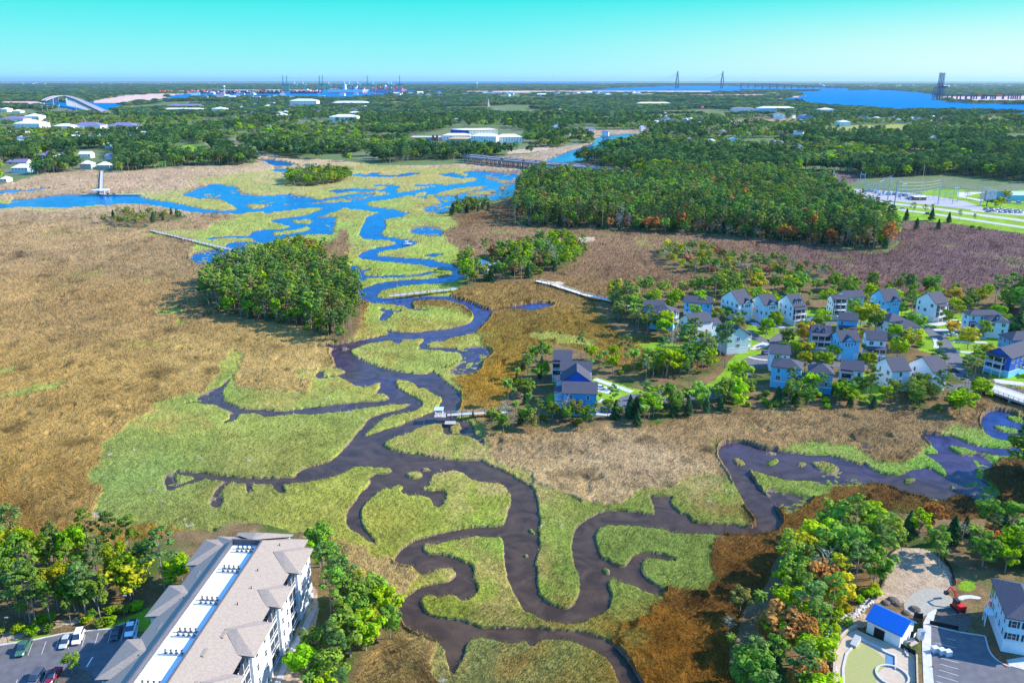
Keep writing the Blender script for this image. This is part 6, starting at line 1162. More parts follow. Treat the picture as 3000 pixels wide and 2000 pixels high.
# cable-stayed bridge far away
cab = MT('tower_concrete', (.12,.16,.24), .8); x0, y0, h0 = dist_h('PC', (540,275), 38); x1_, y1_, h1_ = dist_h('P', (1983,259.5), 208)
xr2, yr2, _ = dist_h('PC', (2250,275), 200)
cb_ = thing('cable_stayed_bridge', 'distant cable-stayed bridge with two dark towers on the horizon', 'bridge', (x1_, y1_, 0))
for (tx, ty, th_) in ((0, 0, h1_), (x0-x1_, y0-y1_, h0)):
    m = MB(); m.bar((tx-16, ty, 0), (tx-19, ty, th_*.35), 16, 13); m.bar((tx+16, ty, 0), (tx+19, ty, th_*.35), 16, 13); m.bar((tx-19, ty, th_*.35), (tx, ty, th_), 13, 9); m.bar((tx+19, ty, th_*.35), (tx, ty, th_), 13, 9); m.bar((tx, ty, th_*.7), (tx, ty, th_), 20, 9); m.b2((tx-24,ty-10,th_*.2),(tx+24,ty+10,th_*.24)); tw_ = m.build('tower', cab, cb_)
    cbm = MB()
    for k in range(7): cbm.bar((tx-60-65*k, ty, 70), (tx-2, ty, th_*(.98-.03*k)), 1.3, 1.3, 3)
    cbm.build('stay_cables', MT('cable_grey', (.5,.62,.66), .6), tw_)
m = MB(); m.b2((-900,-8,60),(x0-x1_+700,8,68)); m.build('deck', cab, cb_)
for k in range(15):
    px = 800+100*k; x, y, _ = dist_h('PC', (px, 283), 200); 
    x2, y2, zt = dist_h('PC', (px, 283), 212+52*k/14)
    MB().bar((x-x1_, y-y1_, 0), (x-x1_, y-y1_, zt), 14, 14).build('pier', cab, cb_)
    if k: MB().bar((xp-x1_, yp-y1_, zp), (x-x1_, y-y1_, zt), 12, 12).build('approach_span', cab, cb_)
    xp, yp, zp = x, y, zt
# ---------------------------------------------------------------- highway and substation at the right
road_ = MT('pale_road', (.44,.41,.39), .85, var=.06, scale=.5)
for pts, w, lb in (([(380,330),(560,350),(760,398),(1000,428),(1400,474),(1900,545),(2352,603),(3000,700)], 13, 'far'), ([(560,425),(760,455),(1000,482),(1400,533),(1900,610),(2352,675),(3000,770)], 10, 'near')):
    band('highway', pw('E', pts, GZ), w, GZ+.1, road_)
slab('substation_yard', 'E', [(300,262),(620,268),(1000,295),(1350,335),(1720,395),(1900,455),(1960,500),(1650,470),(1250,425),(900,392),(560,350),(300,300)], GZ+.08, MT('yard_gravel', (.36,.34,.35), .9, var=.12)); slab('yard_track', 'E', [(1650,300),(1950,300),(1700,345),(1950,385),(1880,395),(1640,345)], GZ+.05, conc)
pgm = MT('galvanised_steel', (.36,.48,.66), .5, .3, var=.05)
POLES = []
def pole(base, top, w, label, name='power_pole', arms=3, mat=None, group='tall steel power poles'):
    x, y, h = dist_h('E', base, top[1], GZ); t = thing(name, label, 'power pole', (x, y, GZ), 0, group); MB().bar((0,0,-.5),(0,0,h), w, w*.6, 8).build('pole', mat or pgm, t)
    for k in range(arms): MB().bar((0,0,h*(.97-.1*k)), (2.2,-.8,h*(.99-.1*k)), .35, .25).build('cross_arm', mat or pgm, t)
    POLES.append((x, y, h+GZ)); return x, y, h
ps_ = ['thick steel power pole nearest the pine wood, standing below the highway','steel power pole at the left end of the slanting wires','tall steel pole above the left side of the substation','tall steel pole right of the small brick building','tall steel pole left of the billboard','slim double pole at the back of the substation']
A1 = pole((960,565), (1003,182), 1.25, ps_[0]); A2 = pole((430,360), (455,205), .9, ps_[1]); A3 = pole((905,388), (942,125), 1.1, ps_[2]); A4 = pole((1438,432), (1470,168), 1.0, ps_[3]); A5 = pole((1885,452), (1925,190), 1.0, ps_[4]); A6 = pole((312,278), (340,70), .9, ps_[5])
pole((1243,402), (1305,10), .5, 'very tall thin mast rising behind the substation', 'mast', 0, MT('mast_grey', (.6,.6,.64), .5), None)
for i, (a, b, lb) in enumerate((((603,272),(648,290),'leftmost'), ((797,355),(850,335),'second from the left'), ((1038,385),(1090,372),'second from the right'), ((1590,425),(1640,412),'rightmost'))):
    x, y, h = dist_h('E', a, a[1]-195, GZ); x2, y2, _ = dist_h('E', b, b[1]-195, GZ); t = thing('pole_frame', f'paired grey steel poles with a cross beam, {lb} in the substation', 'power pole', (x, y, GZ), 0, 'paired pole frames of the substation')
    MB().bar((0,0,0),(0,0,h),.7,.5,6).build('pole', pgm, t); MB().bar((x2-x,y2-y,0),(x2-x,y2-y,h),.7,.5,6).build('pole', pgm, t); MB().bar((0,0,h*.85),(x2-x,y2-y,h*.85),.5,.5).build('cross_beam', pgm, t)
wi = MT('wire', (.75,.74,.66), .5)
def wires(p, q, n, label, sag=1.5):
    t = thing('power_line', label, 'power line', (p[0], p[1], 0), 0, 'power lines over the substation')
    for k in range(n):
        m = MB(); z0, z1 = p[2]*(.98-.1*k), q[2]*(.98-.1*k); pr = None
        for s in range(9):
            u = s/8; c = ((q[0]-p[0])*u, (q[1]-p[1])*u-.5*k, z0+(z1-z0)*u-sag*4*u*(1-u)+GZ)
            if pr: m.bar(pr, c, .17, .17, 3)
            pr = c
        m.build('cable', wi, t)
wires(A2, A3, 4, 'slanting power cables from the left pole up to the tall pole'); wires(A1, A4, 4, 'power cables between the thick pole and the pole by the brick building'); wires(A4, A5, 4, 'power cables between the brick building and the billboard')
E_ = (A5[0]*1.30, A5[1]*.97, A5[2]); wires(A5, E_, 4, 'power cables leaving the frame at the right above the warehouse'); wires(A6, A2, 2, 'power cables at the left end of the substation'); wires((A1[0],A1[1],A1[2]), (A3[0],A3[1],A3[2]), 3, 'short power cables between the two left tall poles')
rr = random.Random(9)
for i in range(22):
    u = i/21; px, py = 680+rr.uniform(-20,20)+520*u, 300+70*u+rr.uniform(-12,18); x, y = pw('E', [(px, py)], GZ)[0]
    t = thing('transformer', 'blue-grey transformer box with insulators in the substation', 'transformer', (x, y, GZ), rr.random(), 'transformers in the substation'); MB().b2((-1.6,-1.1,0),(1.6,1.1,2.6)).build('tank', MT('transformer_paint', (.30,.42,.56), .5), t); m = MB(); [m.bar((a,0,2.6),(a*1.1,0,4.6),.22,.12) for a in (-1,0,1)]; m.build('insulators', metal, t); MB().b2((-2.3,-.9,.4),(-1.7,.9,2.2)).build('radiator', metal, t)
for i in range(16):
    u = i/15; px, py = 700+900*u, 292+95*u+rr.uniform(-8,20); x, y = pw('E', [(px, py)], GZ)[0]; t = thing('bus_frame', 'slim steel bus frame standing in the substation yard', 'steel frame', (x, y, GZ), .3, 'bus frames in the substation'); MB().bar((-2.5,0,0),(-2.5,0,9),.3).bar((2.5,0,0),(2.5,0,9),.3).build('legs', pgm, t); MB().bar((-2.7,0,8),(2.7,0,8),.35).build('beam', pgm, t)
def hb(label, fr, x0, x1, yb, yt, depth, **k):  # a building from its ground line and the photo row of its eaves
    ax, ay, h = dist_h(fr, (x0, yb), yt, GZ); bx, by = pw(fr, [(x1, yb if not isinstance(k.get('yb2'), (int, float)) else k['yb2'])], GZ)[0]; k.pop('yb2', None)
    w = math.dist((ax, ay), (bx, by)); rz = math.atan2(by-ay, bx-ax); cx, cy = (ax+bx)/2-math.sin(rz)*depth/2, (ay+by)/2+math.cos(rz)*depth/2
    fd = k.pop('front', 35); CLEARS.append(np.array([(cx+u*math.cos(rz)-v*math.sin(rz), cy+u*math.sin(rz)+v*math.cos(rz)) for u, v in ((-w/2-3,-depth/2-fd),(w/2+3,-depth/2-fd),(w/2+3,depth/2+3),(-w/2-3,depth/2+3))]))
    return house(label, cx, cy, rz, w, depth, GZ+h, group=k.pop('group', None), name=k.pop('name', 'building'), cat=k.pop('cat', 'building'), skirt=k.pop('skirt', False), **k)
hb('small red brick control building with a flat pale roof in the substation', 'E', 1195, 1315, 388, 352, 8, col='brick', roof='hip', pitch=.08, rmat=membr, front=8)
hb('blue-walled warehouse with a pale roof at the right edge', 'E', 2205, 2700, 392, 335, 26, col='sky', roof='x', pitch=.18, rmat=MT('pale_metal_roof', (.55,.64,.70), .4), front=12, wins=False)
x, y, h = dist_h('E', (1955,445), 282, GZ); t = thing('billboard', 'large billboard on a single dark post beside the highway', 'billboard', (x, y, GZ), .2); MB().bar((0,0,0),(0,0,h-3),1.0,.9,8).build('post', dmetal, t); MB().b2((-3.5,-1.2,h-9),(8.5,-.7,h)).b2((-3.5,.7,h-9),(8.5,1.2,h)).build('panel', MT('billboard_face', (.50,.52,.62), .6, var=.3, scale=.4), t); MB().b2((-3.5,-1.8,h-9.6),(8.5,1.8,h-9.2)).build('catwalk', dmetal, t)
for kind, p, rz, c, lb in (('sedan',(870,455),-.35,(.03,.10,.32),'blue car on the near carriageway left of the thick pole'),('suv',(1065,474),-.35,W_,'white car on the near carriageway right of the thick pole'),('van',(945,466),-.35,(.22,.10,.05),'brown van behind the thick power pole'),('suv',(1335,530),-.35,(.06,.07,.10),'dark car on the near carriageway by the roadside bushes'),('van',(2195,405),.0,(.75,.82,.92),'white van before the warehouse, left one'),('van',(2300,410),.0,(.75,.82,.92),'white van before the warehouse, right one')):
    cv(kind, 'E', p, rz, c, lb, GZ+.15)
for i in range(22):
    px, py = 1950+19*i+rr.uniform(-5,5), 488+12*(i % 3)+rr.uniform(-3,3)+.03*19*i; cc = rr.choice([W_, (.5,.55,.62), (.1,.25,.45), W_]); x, y = pw('E', [(px, py)], GZ)[0]
    car(rr.choice(('suv','van','sedan')), x, y, rr.choice((.2,1.3)), cc, 'vehicle in the crowded lot beside the highway', 'vehicles in the lot beside the highway', GZ+.1)
slab('car_yard', 'E', [(1750,455),(2100,470),(2500,500),(2500,560),(2100,530),(1800,500)], GZ+.05, road_)
for px, py, h, kd, c in ((1370,600,11,'cedar','dark'),(1100,600,10,'cedar','dark'),(1550,625,9,'cedar','dark'),(1210,690,9,'cedar','dark'),(1440,690,8,'cedar','dark'),(830,710,9,'cedar','dark'),(1165,560,13,'pine','olive'),(1290,570,12,'pine','olive'),(1370,560,11,'pine','olive'),(1660,610,10,'pine','olive'),(1820,640,9,'pine','olive'),(880,850,11,'cedar','dark'),(950,840,9,'palm','palm'),(1885,700,4,'shrub','mid'),(1800,690,4,'shrub','mid'),(1740,390,12,'bare','grey'),(2100,460,11,'broad','yel'),(2050,480,9,'broad','lime'),(2150,400,13,'broad','yel'),(2000,440,8,'broad','mid')):
    one(kind := kd, 'E', (px, py), h, c, f'{ {"cedar":"dark cedar","pine":"thin roadside pine","palm":"small palm","shrub":"low shrub","bare":"grey bare tree","broad":"green roadside tree"}[kd]} near the highway verge') if 0 else tree(kd, *pw('E', [(px, py)], 1.2)[0], h, GRN[c], {"cedar":"dark cedar at the highway verge","pine":"thin roadside pine at the highway verge","palm":"small palm at the edge of the purple-brown marsh","shrub":"low shrub on the highway verge","bare":"grey bare tree behind the substation","broad":"green tree beside the billboard"}[kd], 'trees at the highway verge', 1.2)
# ---------------------------------------------------------------- town beyond the marsh
MR = MT('mauve_roof', (.20,.17,.30), .8, var=.15); WR = MT('white_roof', (.80,.78,.76), .6, var=.05)
hb('big dark banded office building with a flat white roof behind the white flats', 'C', 1062, 1450, 222, 150, 60, yb2=212, col='cream', roof='hip', pitch=.05, rmat=WR, wstep=7, front=10); hb('dark blue glass wing of the banded office building', 'C', 800, 1058, 205, 138, 50, yb2=220, col='deep', roof='hip', pitch=.05, rmat=WR, wstep=6, front=10)
hb('white four storey flats with small square windows in front of the office building', 'C', 1080, 1428, 338, 232, 26, yb2=345, col='white', roof='hip', pitch=.4, rmat=WR, wstep=5, front=60, skirt=False); hb('white flats wing with lilac shading at the right of the white group', 'C', 1435, 1782, 335, 245, 24, yb2=332, col='white', roof='hip', pitch=.4, rmat=WR, wstep=5, front=60)
hb('unfinished flats with yellow sheathing at the left of the white group', 'C', 760, 1060, 330, 268, 22, yb2=335, col='tan', roof='hip', pitch=.3, rmat=MT('ochre_roof', (.55,.40,.22), .8), wstep=5, front=50); hb('white block behind the yellow-sheathed one', 'C', 695, 1075, 300, 222, 24, col='white', roof='hip', pitch=.3, rmat=WR, wstep=6, front=20)
hb('grey parking deck with dark towers left of the white flats', 'C', 255, 690, 302, 248, 40, col='grey', roof='hip', pitch=.02, rmat=conc, wstep=9, front=40)
for a in ((545,'left'),(600,'right')): hb(f'dark slim stair tower of the parking deck, {a[1]} one', 'C', a[0], a[0]+28, 306, 222, 8, col='brick', roof='hip', pitch=.05, wins=False, front=1)
for lb, x0, x1, yb, yt, dp, col, rm in (('big grey-blue house with a steep white roof at the marsh shore',1225,1400,500,420,14,'grey',WR),('white-roofed wing right of the big shore house',1480,1680,495,440,14,'grey',WR),('low house with a long maroon roof near the shore',560,815,462,425,16,'brick',MT('maroon_roof',(.30,.12,.14),.8)),('smaller maroon-roofed house right of the long one',820,1000,448,420,12,'brick',MT('maroon_roof',(.30,.12,.14),.8)),
   ('pale roofed house left of the maroon roofs',80,180,415,392,12,'white',MR),('lilac roofed house beside the pale one',190,410,422,395,14,'cream',MR),('pale house cluster behind shore bushes at the far left',180,430,560,480,16,'pale',WR),('white house with arched openings at the left edge',0,105,700,650,12,'white',WR),('dark blue gabled house in the upper row',600,690,345,290,12,'mid',MR),('mauve roofed house beside the dark gabled one',710,810,340,262,12,'cream',MR),
   ('blue and white house in the middle of the upper row',885,1030,342,290,14,'white',WR),('long white house in the upper row',1210,1390,332,272,14,'white',WR),('pale green gabled house high among the trees',1610,1700,185,128,12,'pale',WR),('white house with a porch right of the upper row',1610,1830,352,305,14,'white',MR),('blue roofed house below the dark oaks',1920,2040,240,190,12,'white',MR)):
    hb(lb, 'D', x0, x1, yb, yt, dp, col=col, roof='x' if (x0//10) % 2 else 'hip', pitch=.55, rmat=rm, front=22, group='houses along the far left shore', name='shore_house', cat='house', wstep=4)
for lb, x0, x1, yb, yt, dp, col, rm in (('long mauve roofed terrace, left one of two',985,1390,860,790,40,'white',MR),('long mauve roofed terrace, right one of two',1470,1860,850,795,40,'white',MR),('white walled block left of the mauve terraces',740,990,870,800,30,'white',WR),('wide white flat roofed block behind the left trees',190,550,830,765,50,'white',WR),('lilac roofed terrace at the left edge',0,330,752,700,40,'white',MR),
   ('pale hall with a lilac roof left of the high bridge',335,540,738,665,40,'white',WR),('white shed roof at the left edge by the river',0,100,605,565,40,'white',WR),('round white tank-like building near the river',165,280,615,592,30,'white',WR),('pale building strip below the high bridge',800,1090,620,603,30,'cream',MR),('orange-tinted low building right of the high bridge',1650,1850,602,578,30,'tan',WR)):
    hb(lb, 'I', x0, x1, yb, yt, dp, col=col, roof='hip', pitch=.35, rmat=rm, front=40, group='buildings near the high bridge', name='town_block', cat='building', wstep=9)
for lb, fr, x0, x1, yb, yt, dp, col, rm in (('dark roofed stadium stand beyond the trees','PA',170,650,562,520,60,'deep',MR),('long white building with red trim before the stadium','PA',90,700,610,575,50,'white',WR),('white building with arcade right of the stadium','PA',805,975,628,560,50,'white',WR),('grey school building among trees','PA',980,1140,590,562,50,'grey',MR),('tan block with a white roof in the tree belt','PA',1685,1840,690,648,40,'tan',WR),('cluster of white waterfront flats','PA',1880,2250,540,450,60,'white',WR),('white block at the end of the waterfront','PA',1520,1610,560,520,40,'white',WR),
   ('brick and white office in the tree belt','PB',305,505,660,620,40,'brick',WR),('white industrial building before the brick office','PB',70,450,730,670,50,'white',WR),('round orange roofed building in the tree belt','PB',1115,1275,772,730,40,'tan',MT('ochre_roof',(.55,.40,.22),.8)),('white warehouse roofs near the harbour shore','PB',100,610,515,478,60,'white',WR),('pair of pale silos by the office building','PB',1790,1855,755,700,15,'white',WR),
   ('long white school with a blue wall far at the right','PC',1050,1560,590,552,50,'sky',WR),('white block with blue recesses near the river','PC',1890,2080,635,570,40,'white',WR),('red roofed hall among far trees','PC',230,370,562,545,40,'brick',MT('red_roof',(.55,.08,.10),.8)),('white cluster in the far tree belt','PC',660,1010,590,560,40,'white',MR),('blue and white houses by the tan field','PC',1250,1400,695,635,30,'white',MR),('dark blue house row by the tan field','PC',1630,1790,705,655,30,'mid',MR),
   ('pale blue house at the tan field edge','PC',2160,2310,800,740,30,'pale',WR),('white flats left of the far town strip','P',1868,1965,312,303,40,'white',WR)):
    hb(lb, fr, x0, x1, yb, yt, dp, col=col, roof='hip', pitch=.25, rmat=rm, front=45, name='town_block', cat='building', wstep=14)
rr = random.Random(21)
SUB = [(0,460,395,430,26,'in the left suburb among the trees'),(700,1200,300,345,30,'in the middle tree belt'),(1900,2080,345,375,14,'left of the tan field'),(2430,2800,350,362,30,'in the river suburb at the right'),(2250,2480,330,350,14,'beside the river trees'),(2380,2960,405,425,12,'behind the dark pine wood'),(1950,2350,395,470,16,'in the pine-covered suburb'),(1000,1900,276,284,44,'on the far shore beyond the harbour'),(1950,2080,480,500,3,'behind the big pine wood'),(560,900,276,292,26,'on the near harbour shore'),(1500,1950,330,400,16,'in the central tree belt'),(0,700,243,250,26,'on the ocean-side strip'),(2300,3000,245,256,50,'in the far city beyond the right river')]
for x0, x1, y0_, y1_, n, wh in SUB:
    for i in range(n):
        px, py = rr.uniform(x0, x1), rr.uniform(y0_, y1_); x, y = G(px, py, GZ); sc = max(1, min(y/2600, 3.2)); w, d, h = rr.uniform(10,20)*sc, rr.uniform(9,12)*sc, rr.uniform(8,11)*sc**.6
        col = rr.choice(['white','white','cream','pale','white','grey']); CLEARS.append(np.array([(x-w/2-2,y-d/2-22*sc**.7),(x+w/2+2,y-d/2-22*sc**.7),(x+w/2+2,y+d/2),(x-w/2-2,y+d/2)]))
        house(f'small pale house {wh}', x, y, rr.uniform(-.5,.5), w, d, GZ+h, col=col, roof=rr.choice(['x','hip','y']), pitch=.5 if sc < 4 else .2, rmat=rr.choice([MR, WR, shing, MR]), group=f'small houses {wh}', wins=y < 1500, skirt=False, name='far_house', wstep=4)
for px, py, pt, lb, fr in ((980,355,240,'white ball-shaped water tower behind the container port','PA'),(2105,290,195,'tall white water tower on the far wooded shore','PB')):
    x, y, h = dist_h(fr, (px, py), pt, 0); r = h*.16; t = thing('water_tower', lb, 'water tower', (x, y, 0)); MB().bar((0,0,0),(0,0,h-r*1.5), r*.5, r*.35, 8).build('column', white, t); MB().sphere((0,0,h-r*.8), r, 10, 6, .8).build('tank', white, t)
x, y, h = dist_h('P', (1619,250), 197); t = thing('radio_mast', 'very thin radio mast on the horizon', 'radio mast', (x, y, 0)); MB().bar((0,0,0),(0,0,h),4,2,4).build('mast', metal, t)
x, y, h = dist_h('PB', (2255,535), 400); t = thing('church_spire', 'slim church spire among the far trees', 'church', (x, y, 0)); MB().bar((0,0,0),(0,0,h*.5),14,9).build('tower', MT('brown_stone', (.35,.28,.28), .8), t); MB().bar((0,0,h*.5),(0,0,h),9,.5).build('spire', MT('slate', (.15,.2,.25), .7), t); CLEARS.append(np.array([(x-30,y-250),(x+30,y-250),(x+30,y+20),(x-30,y+20)]))
for i, px in enumerate((590,660,815,1055,1830)):
    x, y, h = dist_h('I', (px, 605), 515); t = thing('light_mast', 'tall thin floodlight mast near the high bridge', 'light mast', (x, y, 0), 0, 'floodlight masts near the high bridge'); MB().bar((0,0,0),(0,0,h),1.6,1.2,4).build('mast', metal, t); MB().b2((-4,-1,h-2),(4,1,h)).build('lamps', trim, t)
# ---------------------------------------------------------------- container port
cc_ = [MT('container_red', (.80,.06,.08), .6), MT('container_pink', (.85,.30,.36), .6), MT('container_blue', (.03,.10,.35), .6), MT('container_orange', (.65,.20,.08), .6), MT('container_white', (.7,.7,.72), .6), MT('container_green', (.05,.22,.18), .6), MT('container_navy', (.03,.04,.12), .6)]
crane_m = MT('crane_teal', (.05,.28,.30), .5); hullr = MT('hull_magenta', (.85,.08,.35), .5); hulld = MT('hull_dark', (.08,.08,.14), .5); hullw = MT('hull_white', (.90,.86,.86), .5)
rr = random.Random(4)
def containers(m_, x0, x1, y0, y1, z0, rows, hmax, unit, heights=None):
    L, Hh = unit*2.2, unit*.9; nx = max(1, int((x1-x0)/L)); v = {}
    for i in range(nx):
        top = rr.randint(max(1, hmax-3), hmax)
        for k in range(top):
            ci = rr.choices(range(7), (4,3,3,2,2,1,2))[0] if m_ is None else rr.choices(range(7), m_)[0]
            v.setdefault(ci, MB()).b2((x0+i*L, y0, z0+k*Hh), (x0+i*L+L*.94, y1, z0+k*Hh+Hh*.95))
    return v
for i in range(38):
    px = 470+355*i/37; py = 271+4.2*min(1, i/20); x, y, h = dist_h('P', (px, py), py-(9 if i > 9 else 6)); w = 24*3.1; hm = 5 if i > 9 else 3
    t = thing('container_stack', f'stack of mostly {"red and pink" if i < 12 else "mixed blue and red"} shipping containers on the {"left" if i < 12 else "right"} part of the quay', 'container stack', (x, y, 1), 0, f'container stacks on the {"left" if i < 12 else "right"} part of the quay')
    for ci, mb in containers((6,5,0,2,2,0,0) if i < 12 else None, -w/2*.8, w/2*.7, -20, 20, 0, 1, hm, h/hm*1.05).items(): mb.build('containers', cc_[ci], t)
for i in range(26):
    px = 600+300*i/25+rr.uniform(-3,3); x, y, h = dist_h('P', (px, 268), 263.5); t = thing('port_shed', 'low white shed behind the container stacks', 'shed', (x, y, 0), 0, 'white sheds behind the container stacks'); q = roofmesh(70, 40, h*.7, 'x', .2, 1, 1); MB().b2((-35,-20,0),(35,20,h*.7)).build('wall', white, t); q.build('roof', WR, t)
def ship(xa, xb, yb, ydeck, hm, label, weights, mat2, tower_px):
    ax, ay, h = dist_h('P', (xa, yb), ydeck); bx, by, _ = dist_h('P', (xb, yb), ydeck); L = bx-ax; t = thing('container_ship', label, 'container ship', (ax, ay, 0)); B = 28
    def hull(z0, z1, f0, f1): 
        n = MB(); pts = []
        for z, f in ((z0, f0), (z1, f1)): pts += [(0+L*.03*(1-f),-B,z),(L*.86,-B,z),(L*(.95+.05*f),0,z),(L*.86,B,z),(0+L*.03*(1-f),B,z)]
        return n.add(pts, [(4,3,2,1,0),(5,6,7,8,9),(0,1,6,5),(1,2,7,6),(2,3,8,7),(3,4,9,8),(4,0,5,9)])
    hull(-1, h*.22, 0, .2).build('waterline', hullr, t); hull(h*.221, h, .2, 1).build('hull', hm, t)
    for a, b in ((.05,.22),(.26,.48),(.55,.72),(.76,.93)):
        for ci, mb in containers(weights, L*a, L*b, -B*.8, B*.8, h, 1, 4, h*.24).items(): mb.build('containers', cc_[ci], t)
    tx = (tower_px-xa)/(xb-xa)*L; MB().b2((tx,-B*.9,h),(tx+L*.035,B*.9,h*2.3)).build('bridge_house', hullw, t); MB().b2((tx+L*.3,-10,h),(tx+L*.32,10,h*2.0)).build('funnel', mat2, t); return t, h
ship(851, 946, 275, 269, hulld, 'dark hulled container ship with red stacks, leftmost of three', (5,4,1,2,1,0,0), hullw, 900); ship(961, 1081, 274, 262.5, hullw, 'white hulled container ship, middle of three', (1,2,2,0,4,2,1), hullw, 1010); ship(1083, 1193, 271.5, 262, MT('hull_pink', (.90,.30,.50), .5), 'magenta hulled container ship, rightmost of three', (5,6,0,1,0,0,0), hullr, 1128)
def crane(px, py, ytop, up, label, mat, group, wpx=9, ypor=249):
    x, y, h = dist_h('P', (px, py), ypor); _, _, ht = dist_h('P', (px, py), ytop); w = wpx*y/FPX; t = thing('port_crane', label, 'crane', (x, y, 0), 0, group); e = w*.10; m = MB()
    for a in (-.5, .5):
        for b in (-.5, .5): m.bar((a*w, b*w, 0), (a*w*.9, b*w, h), e, e*.8)
    for zz in (h*.45, h): m.bar((-w*.5,-w*.5,zz),(w*.5,-w*.5,zz),e*.8); m.bar((-w*.5,w*.5,zz),(w*.5,w*.5,zz),e*.8)
    m.bar((-w*.45,-w*.5,h*.45),(w*.45,-w*.5,h),e*.6); m.build('portal', mat, t); MB().bar((0,0,h),(0,0,h+(ht-h)*(.35 if up else 1)),e*1.2,e*.6).bar((-w*.5,0,h),(0,0,h+(ht-h)*.35),e*.5).build('apex', mat if up else hullw, t)
    b = MB()
    if up: b.bar((-e,-w*.2,h),(0,0,ht),e*1.1,e*.9); b.bar((e*1.2,-w*.2,h),(e*1.6,0,ht*.98),e*.7)
    else: b.bar((-w*1.6,0,h),(w*1.4,0,h),e*1.2)
    b.build('boom', mat, t); MB().b2((w*.1,-e*2,h),(w*.9,e*2,h+e*2.6)).build('machine_house', mat if up else hullw, t); return t
for i, (px, lb) in enumerate(((832,'first of the left pair'),(843,'second of the left pair'),(938,'first of the middle pair'),(947,'second of the middle pair'),(1078,'single one between the white and magenta ships'),(1172,'single one over the magenta ship'))): crane(px, 276 if px < 900 else 273, 221, True, f'teal port crane with its boom raised, {lb}', crane_m, 'port cranes with raised booms')
for px in (865,890,965,1011,1025,1050,1095,1140,1148): crane(px, 272, 238, False, 'pale port crane with its boom lowered over the ships', crane_m, 'port cranes with lowered booms')
for i, (px, lb) in enumerate(((2734.5,'leftmost'),(2739,'second from left'),(2743,'third from left'),(2748,'rightmost'))): crane(px+7, 293.5, 213, True, f'tall dark blue crane with a raised boom at the right, {lb}', MT('crane_navy', (.02,.10,.22), .5), 'tall cranes at the right terminal', 15, 257)
for i in range(14):
    px = 2785+16*i+rr.uniform(-5,5); x, y, h = dist_h('P', (px, 292), 281); t = thing('gantry_crane', 'dark blue yard gantry crane on the right terminal', 'gantry crane', (x, y, 0), 0, 'yard gantries on the right terminal'); w = rr.choice((18, 30)); MB().b2((-w,-4,0),(-w+6,4,h)).b2((w-6,-4,0),(w,4,h)).build('legs', cc_[2], t); MB().b2((-w-2,-5,h),(w+2,5,h+6)).build('beam', cc_[rr.choice((0,2,6))], t)
x, y, h = dist_h('PC', (1590,452), 410); t = thing('dredger', 'dark workboat near the sandy spit of the right river', 'workboat', (x, y, 0)); MB().b2((-32,-8,0),(32,8,h*.35)).build('hull', hulld, t); MB().b2((-20,-6,h*.35),(5,6,h*.75)).build('deckhouse', hulld, t); MB().bar((14,0,h*.35),(20,0,h),4,3).bar((22,0,h*.35),(26,0,h*.9),4,3).build('masts', hulld, t)
for px, py, lb in ((893,287,'left'),(930,285,'right')):
    x, y, h = dist_h('P', (px+4, py), py-5); t = thing('barge', f'dark and white barge in the harbour, {lb} of two', 'barge', (x, y, 0), 0, 'barges in the harbour'); MB().b2((-45,-9,0),(45,9,h*.5)).build('hull', hulld, t); MB().b2((0,-8,h*.5),(42,8,h)).build('cargo', hullw, t)
# =====================================================================
#  WOODS
# =====================================================================
P_, B_, PA, CE, BA, SH = 'pine', 'broad', 'palm', 'cedar', 'bare', 'shrub'
WL = {'mid_forest': 'the big pine wood behind the marsh', 'round_island': 'the round wooded island left of the creek', 'upper_island': 'the island at the long boardwalk end', 'north_island': 'the low wooded island in the far marsh',
      'hut_island': 'the wooded hammock around the marsh hut', 'small_island': 'the tiny island beside the big pine wood', 'brush_island': 'the scrubby island at the boardwalk head', 'right_brush': 'the scrub strip behind the village',
      'lower_left': 'the belt behind the apartment car park', 'beside_flats': 'the strip right of the apartment building', 'lower_right': 'the wood left of the walled pool', 'sand_edge': 'the edge beyond the sandy lot', 'far_wood': 'the woods beyond the marsh',
      'front_belt': 'the belt at the near edge of the village', 'back_belt': 'the belt behind the village houses', 'point_belt': 'the point around the tall blue houses', 'yards': 'the yards between the village houses', 'brown_flat': 'the marsh edge behind the point houses', 'street_belt': 'the thicket between marsh and village street'}
# sites kept free of trees
clear('P', [(1320,440),(1200,420),(1200,405),(1340,375),(1470,372),(1540,400),(1535,425),(1520,445),(1420,440)])
clear('P', [(1600,490),(1850,503),(1900,540),(1860,552),(1700,550),(1600,545)]); clear('P', [(1185,408),(1310,405),(1330,430),(1200,425)]); clear('P', [(110,310),(160,300),(370,335),(330,345)])
clear('P', [(2380,545),(2440,555),(2640,640),(3200,760),(3200,560),(2800,515),(2440,530)])
clear('P', [(2440,535),(2560,530),(2700,540),(2900,560),(2900,640),(2700,600),(2450,575)])
clear('P', [(225,440),(340,440),(340,507),(220,500)]); clear('P', [(0,480),(110,480),(110,530),(0,540)]); clear('P', [(100,470),(200,470),(200,495),(100,495)]); clear('P',[(115,450),(270,448),(270,468),(115,468)])
clear('P', [(500,438),(545,422),(600,428),(645,455),(620,480),(560,476),(520,462)]); clear('P',[(0,325),(110,320),(110,345),(0,350)]); clear('P',[(0,372),(230,372),(230,392),(0,392)]); clear('P',[(200,375),(430,370),(430,392),(200,392)])
def streets(x, y):                             # gaps in the far suburbs
    return fbm(x/90, y/90, 41, 3) < .575
mixp = [(P_,'pine',5),(P_,'dark',3),(P_,'mid',2),(B_,'mid',1),(B_,'lime',.5)]
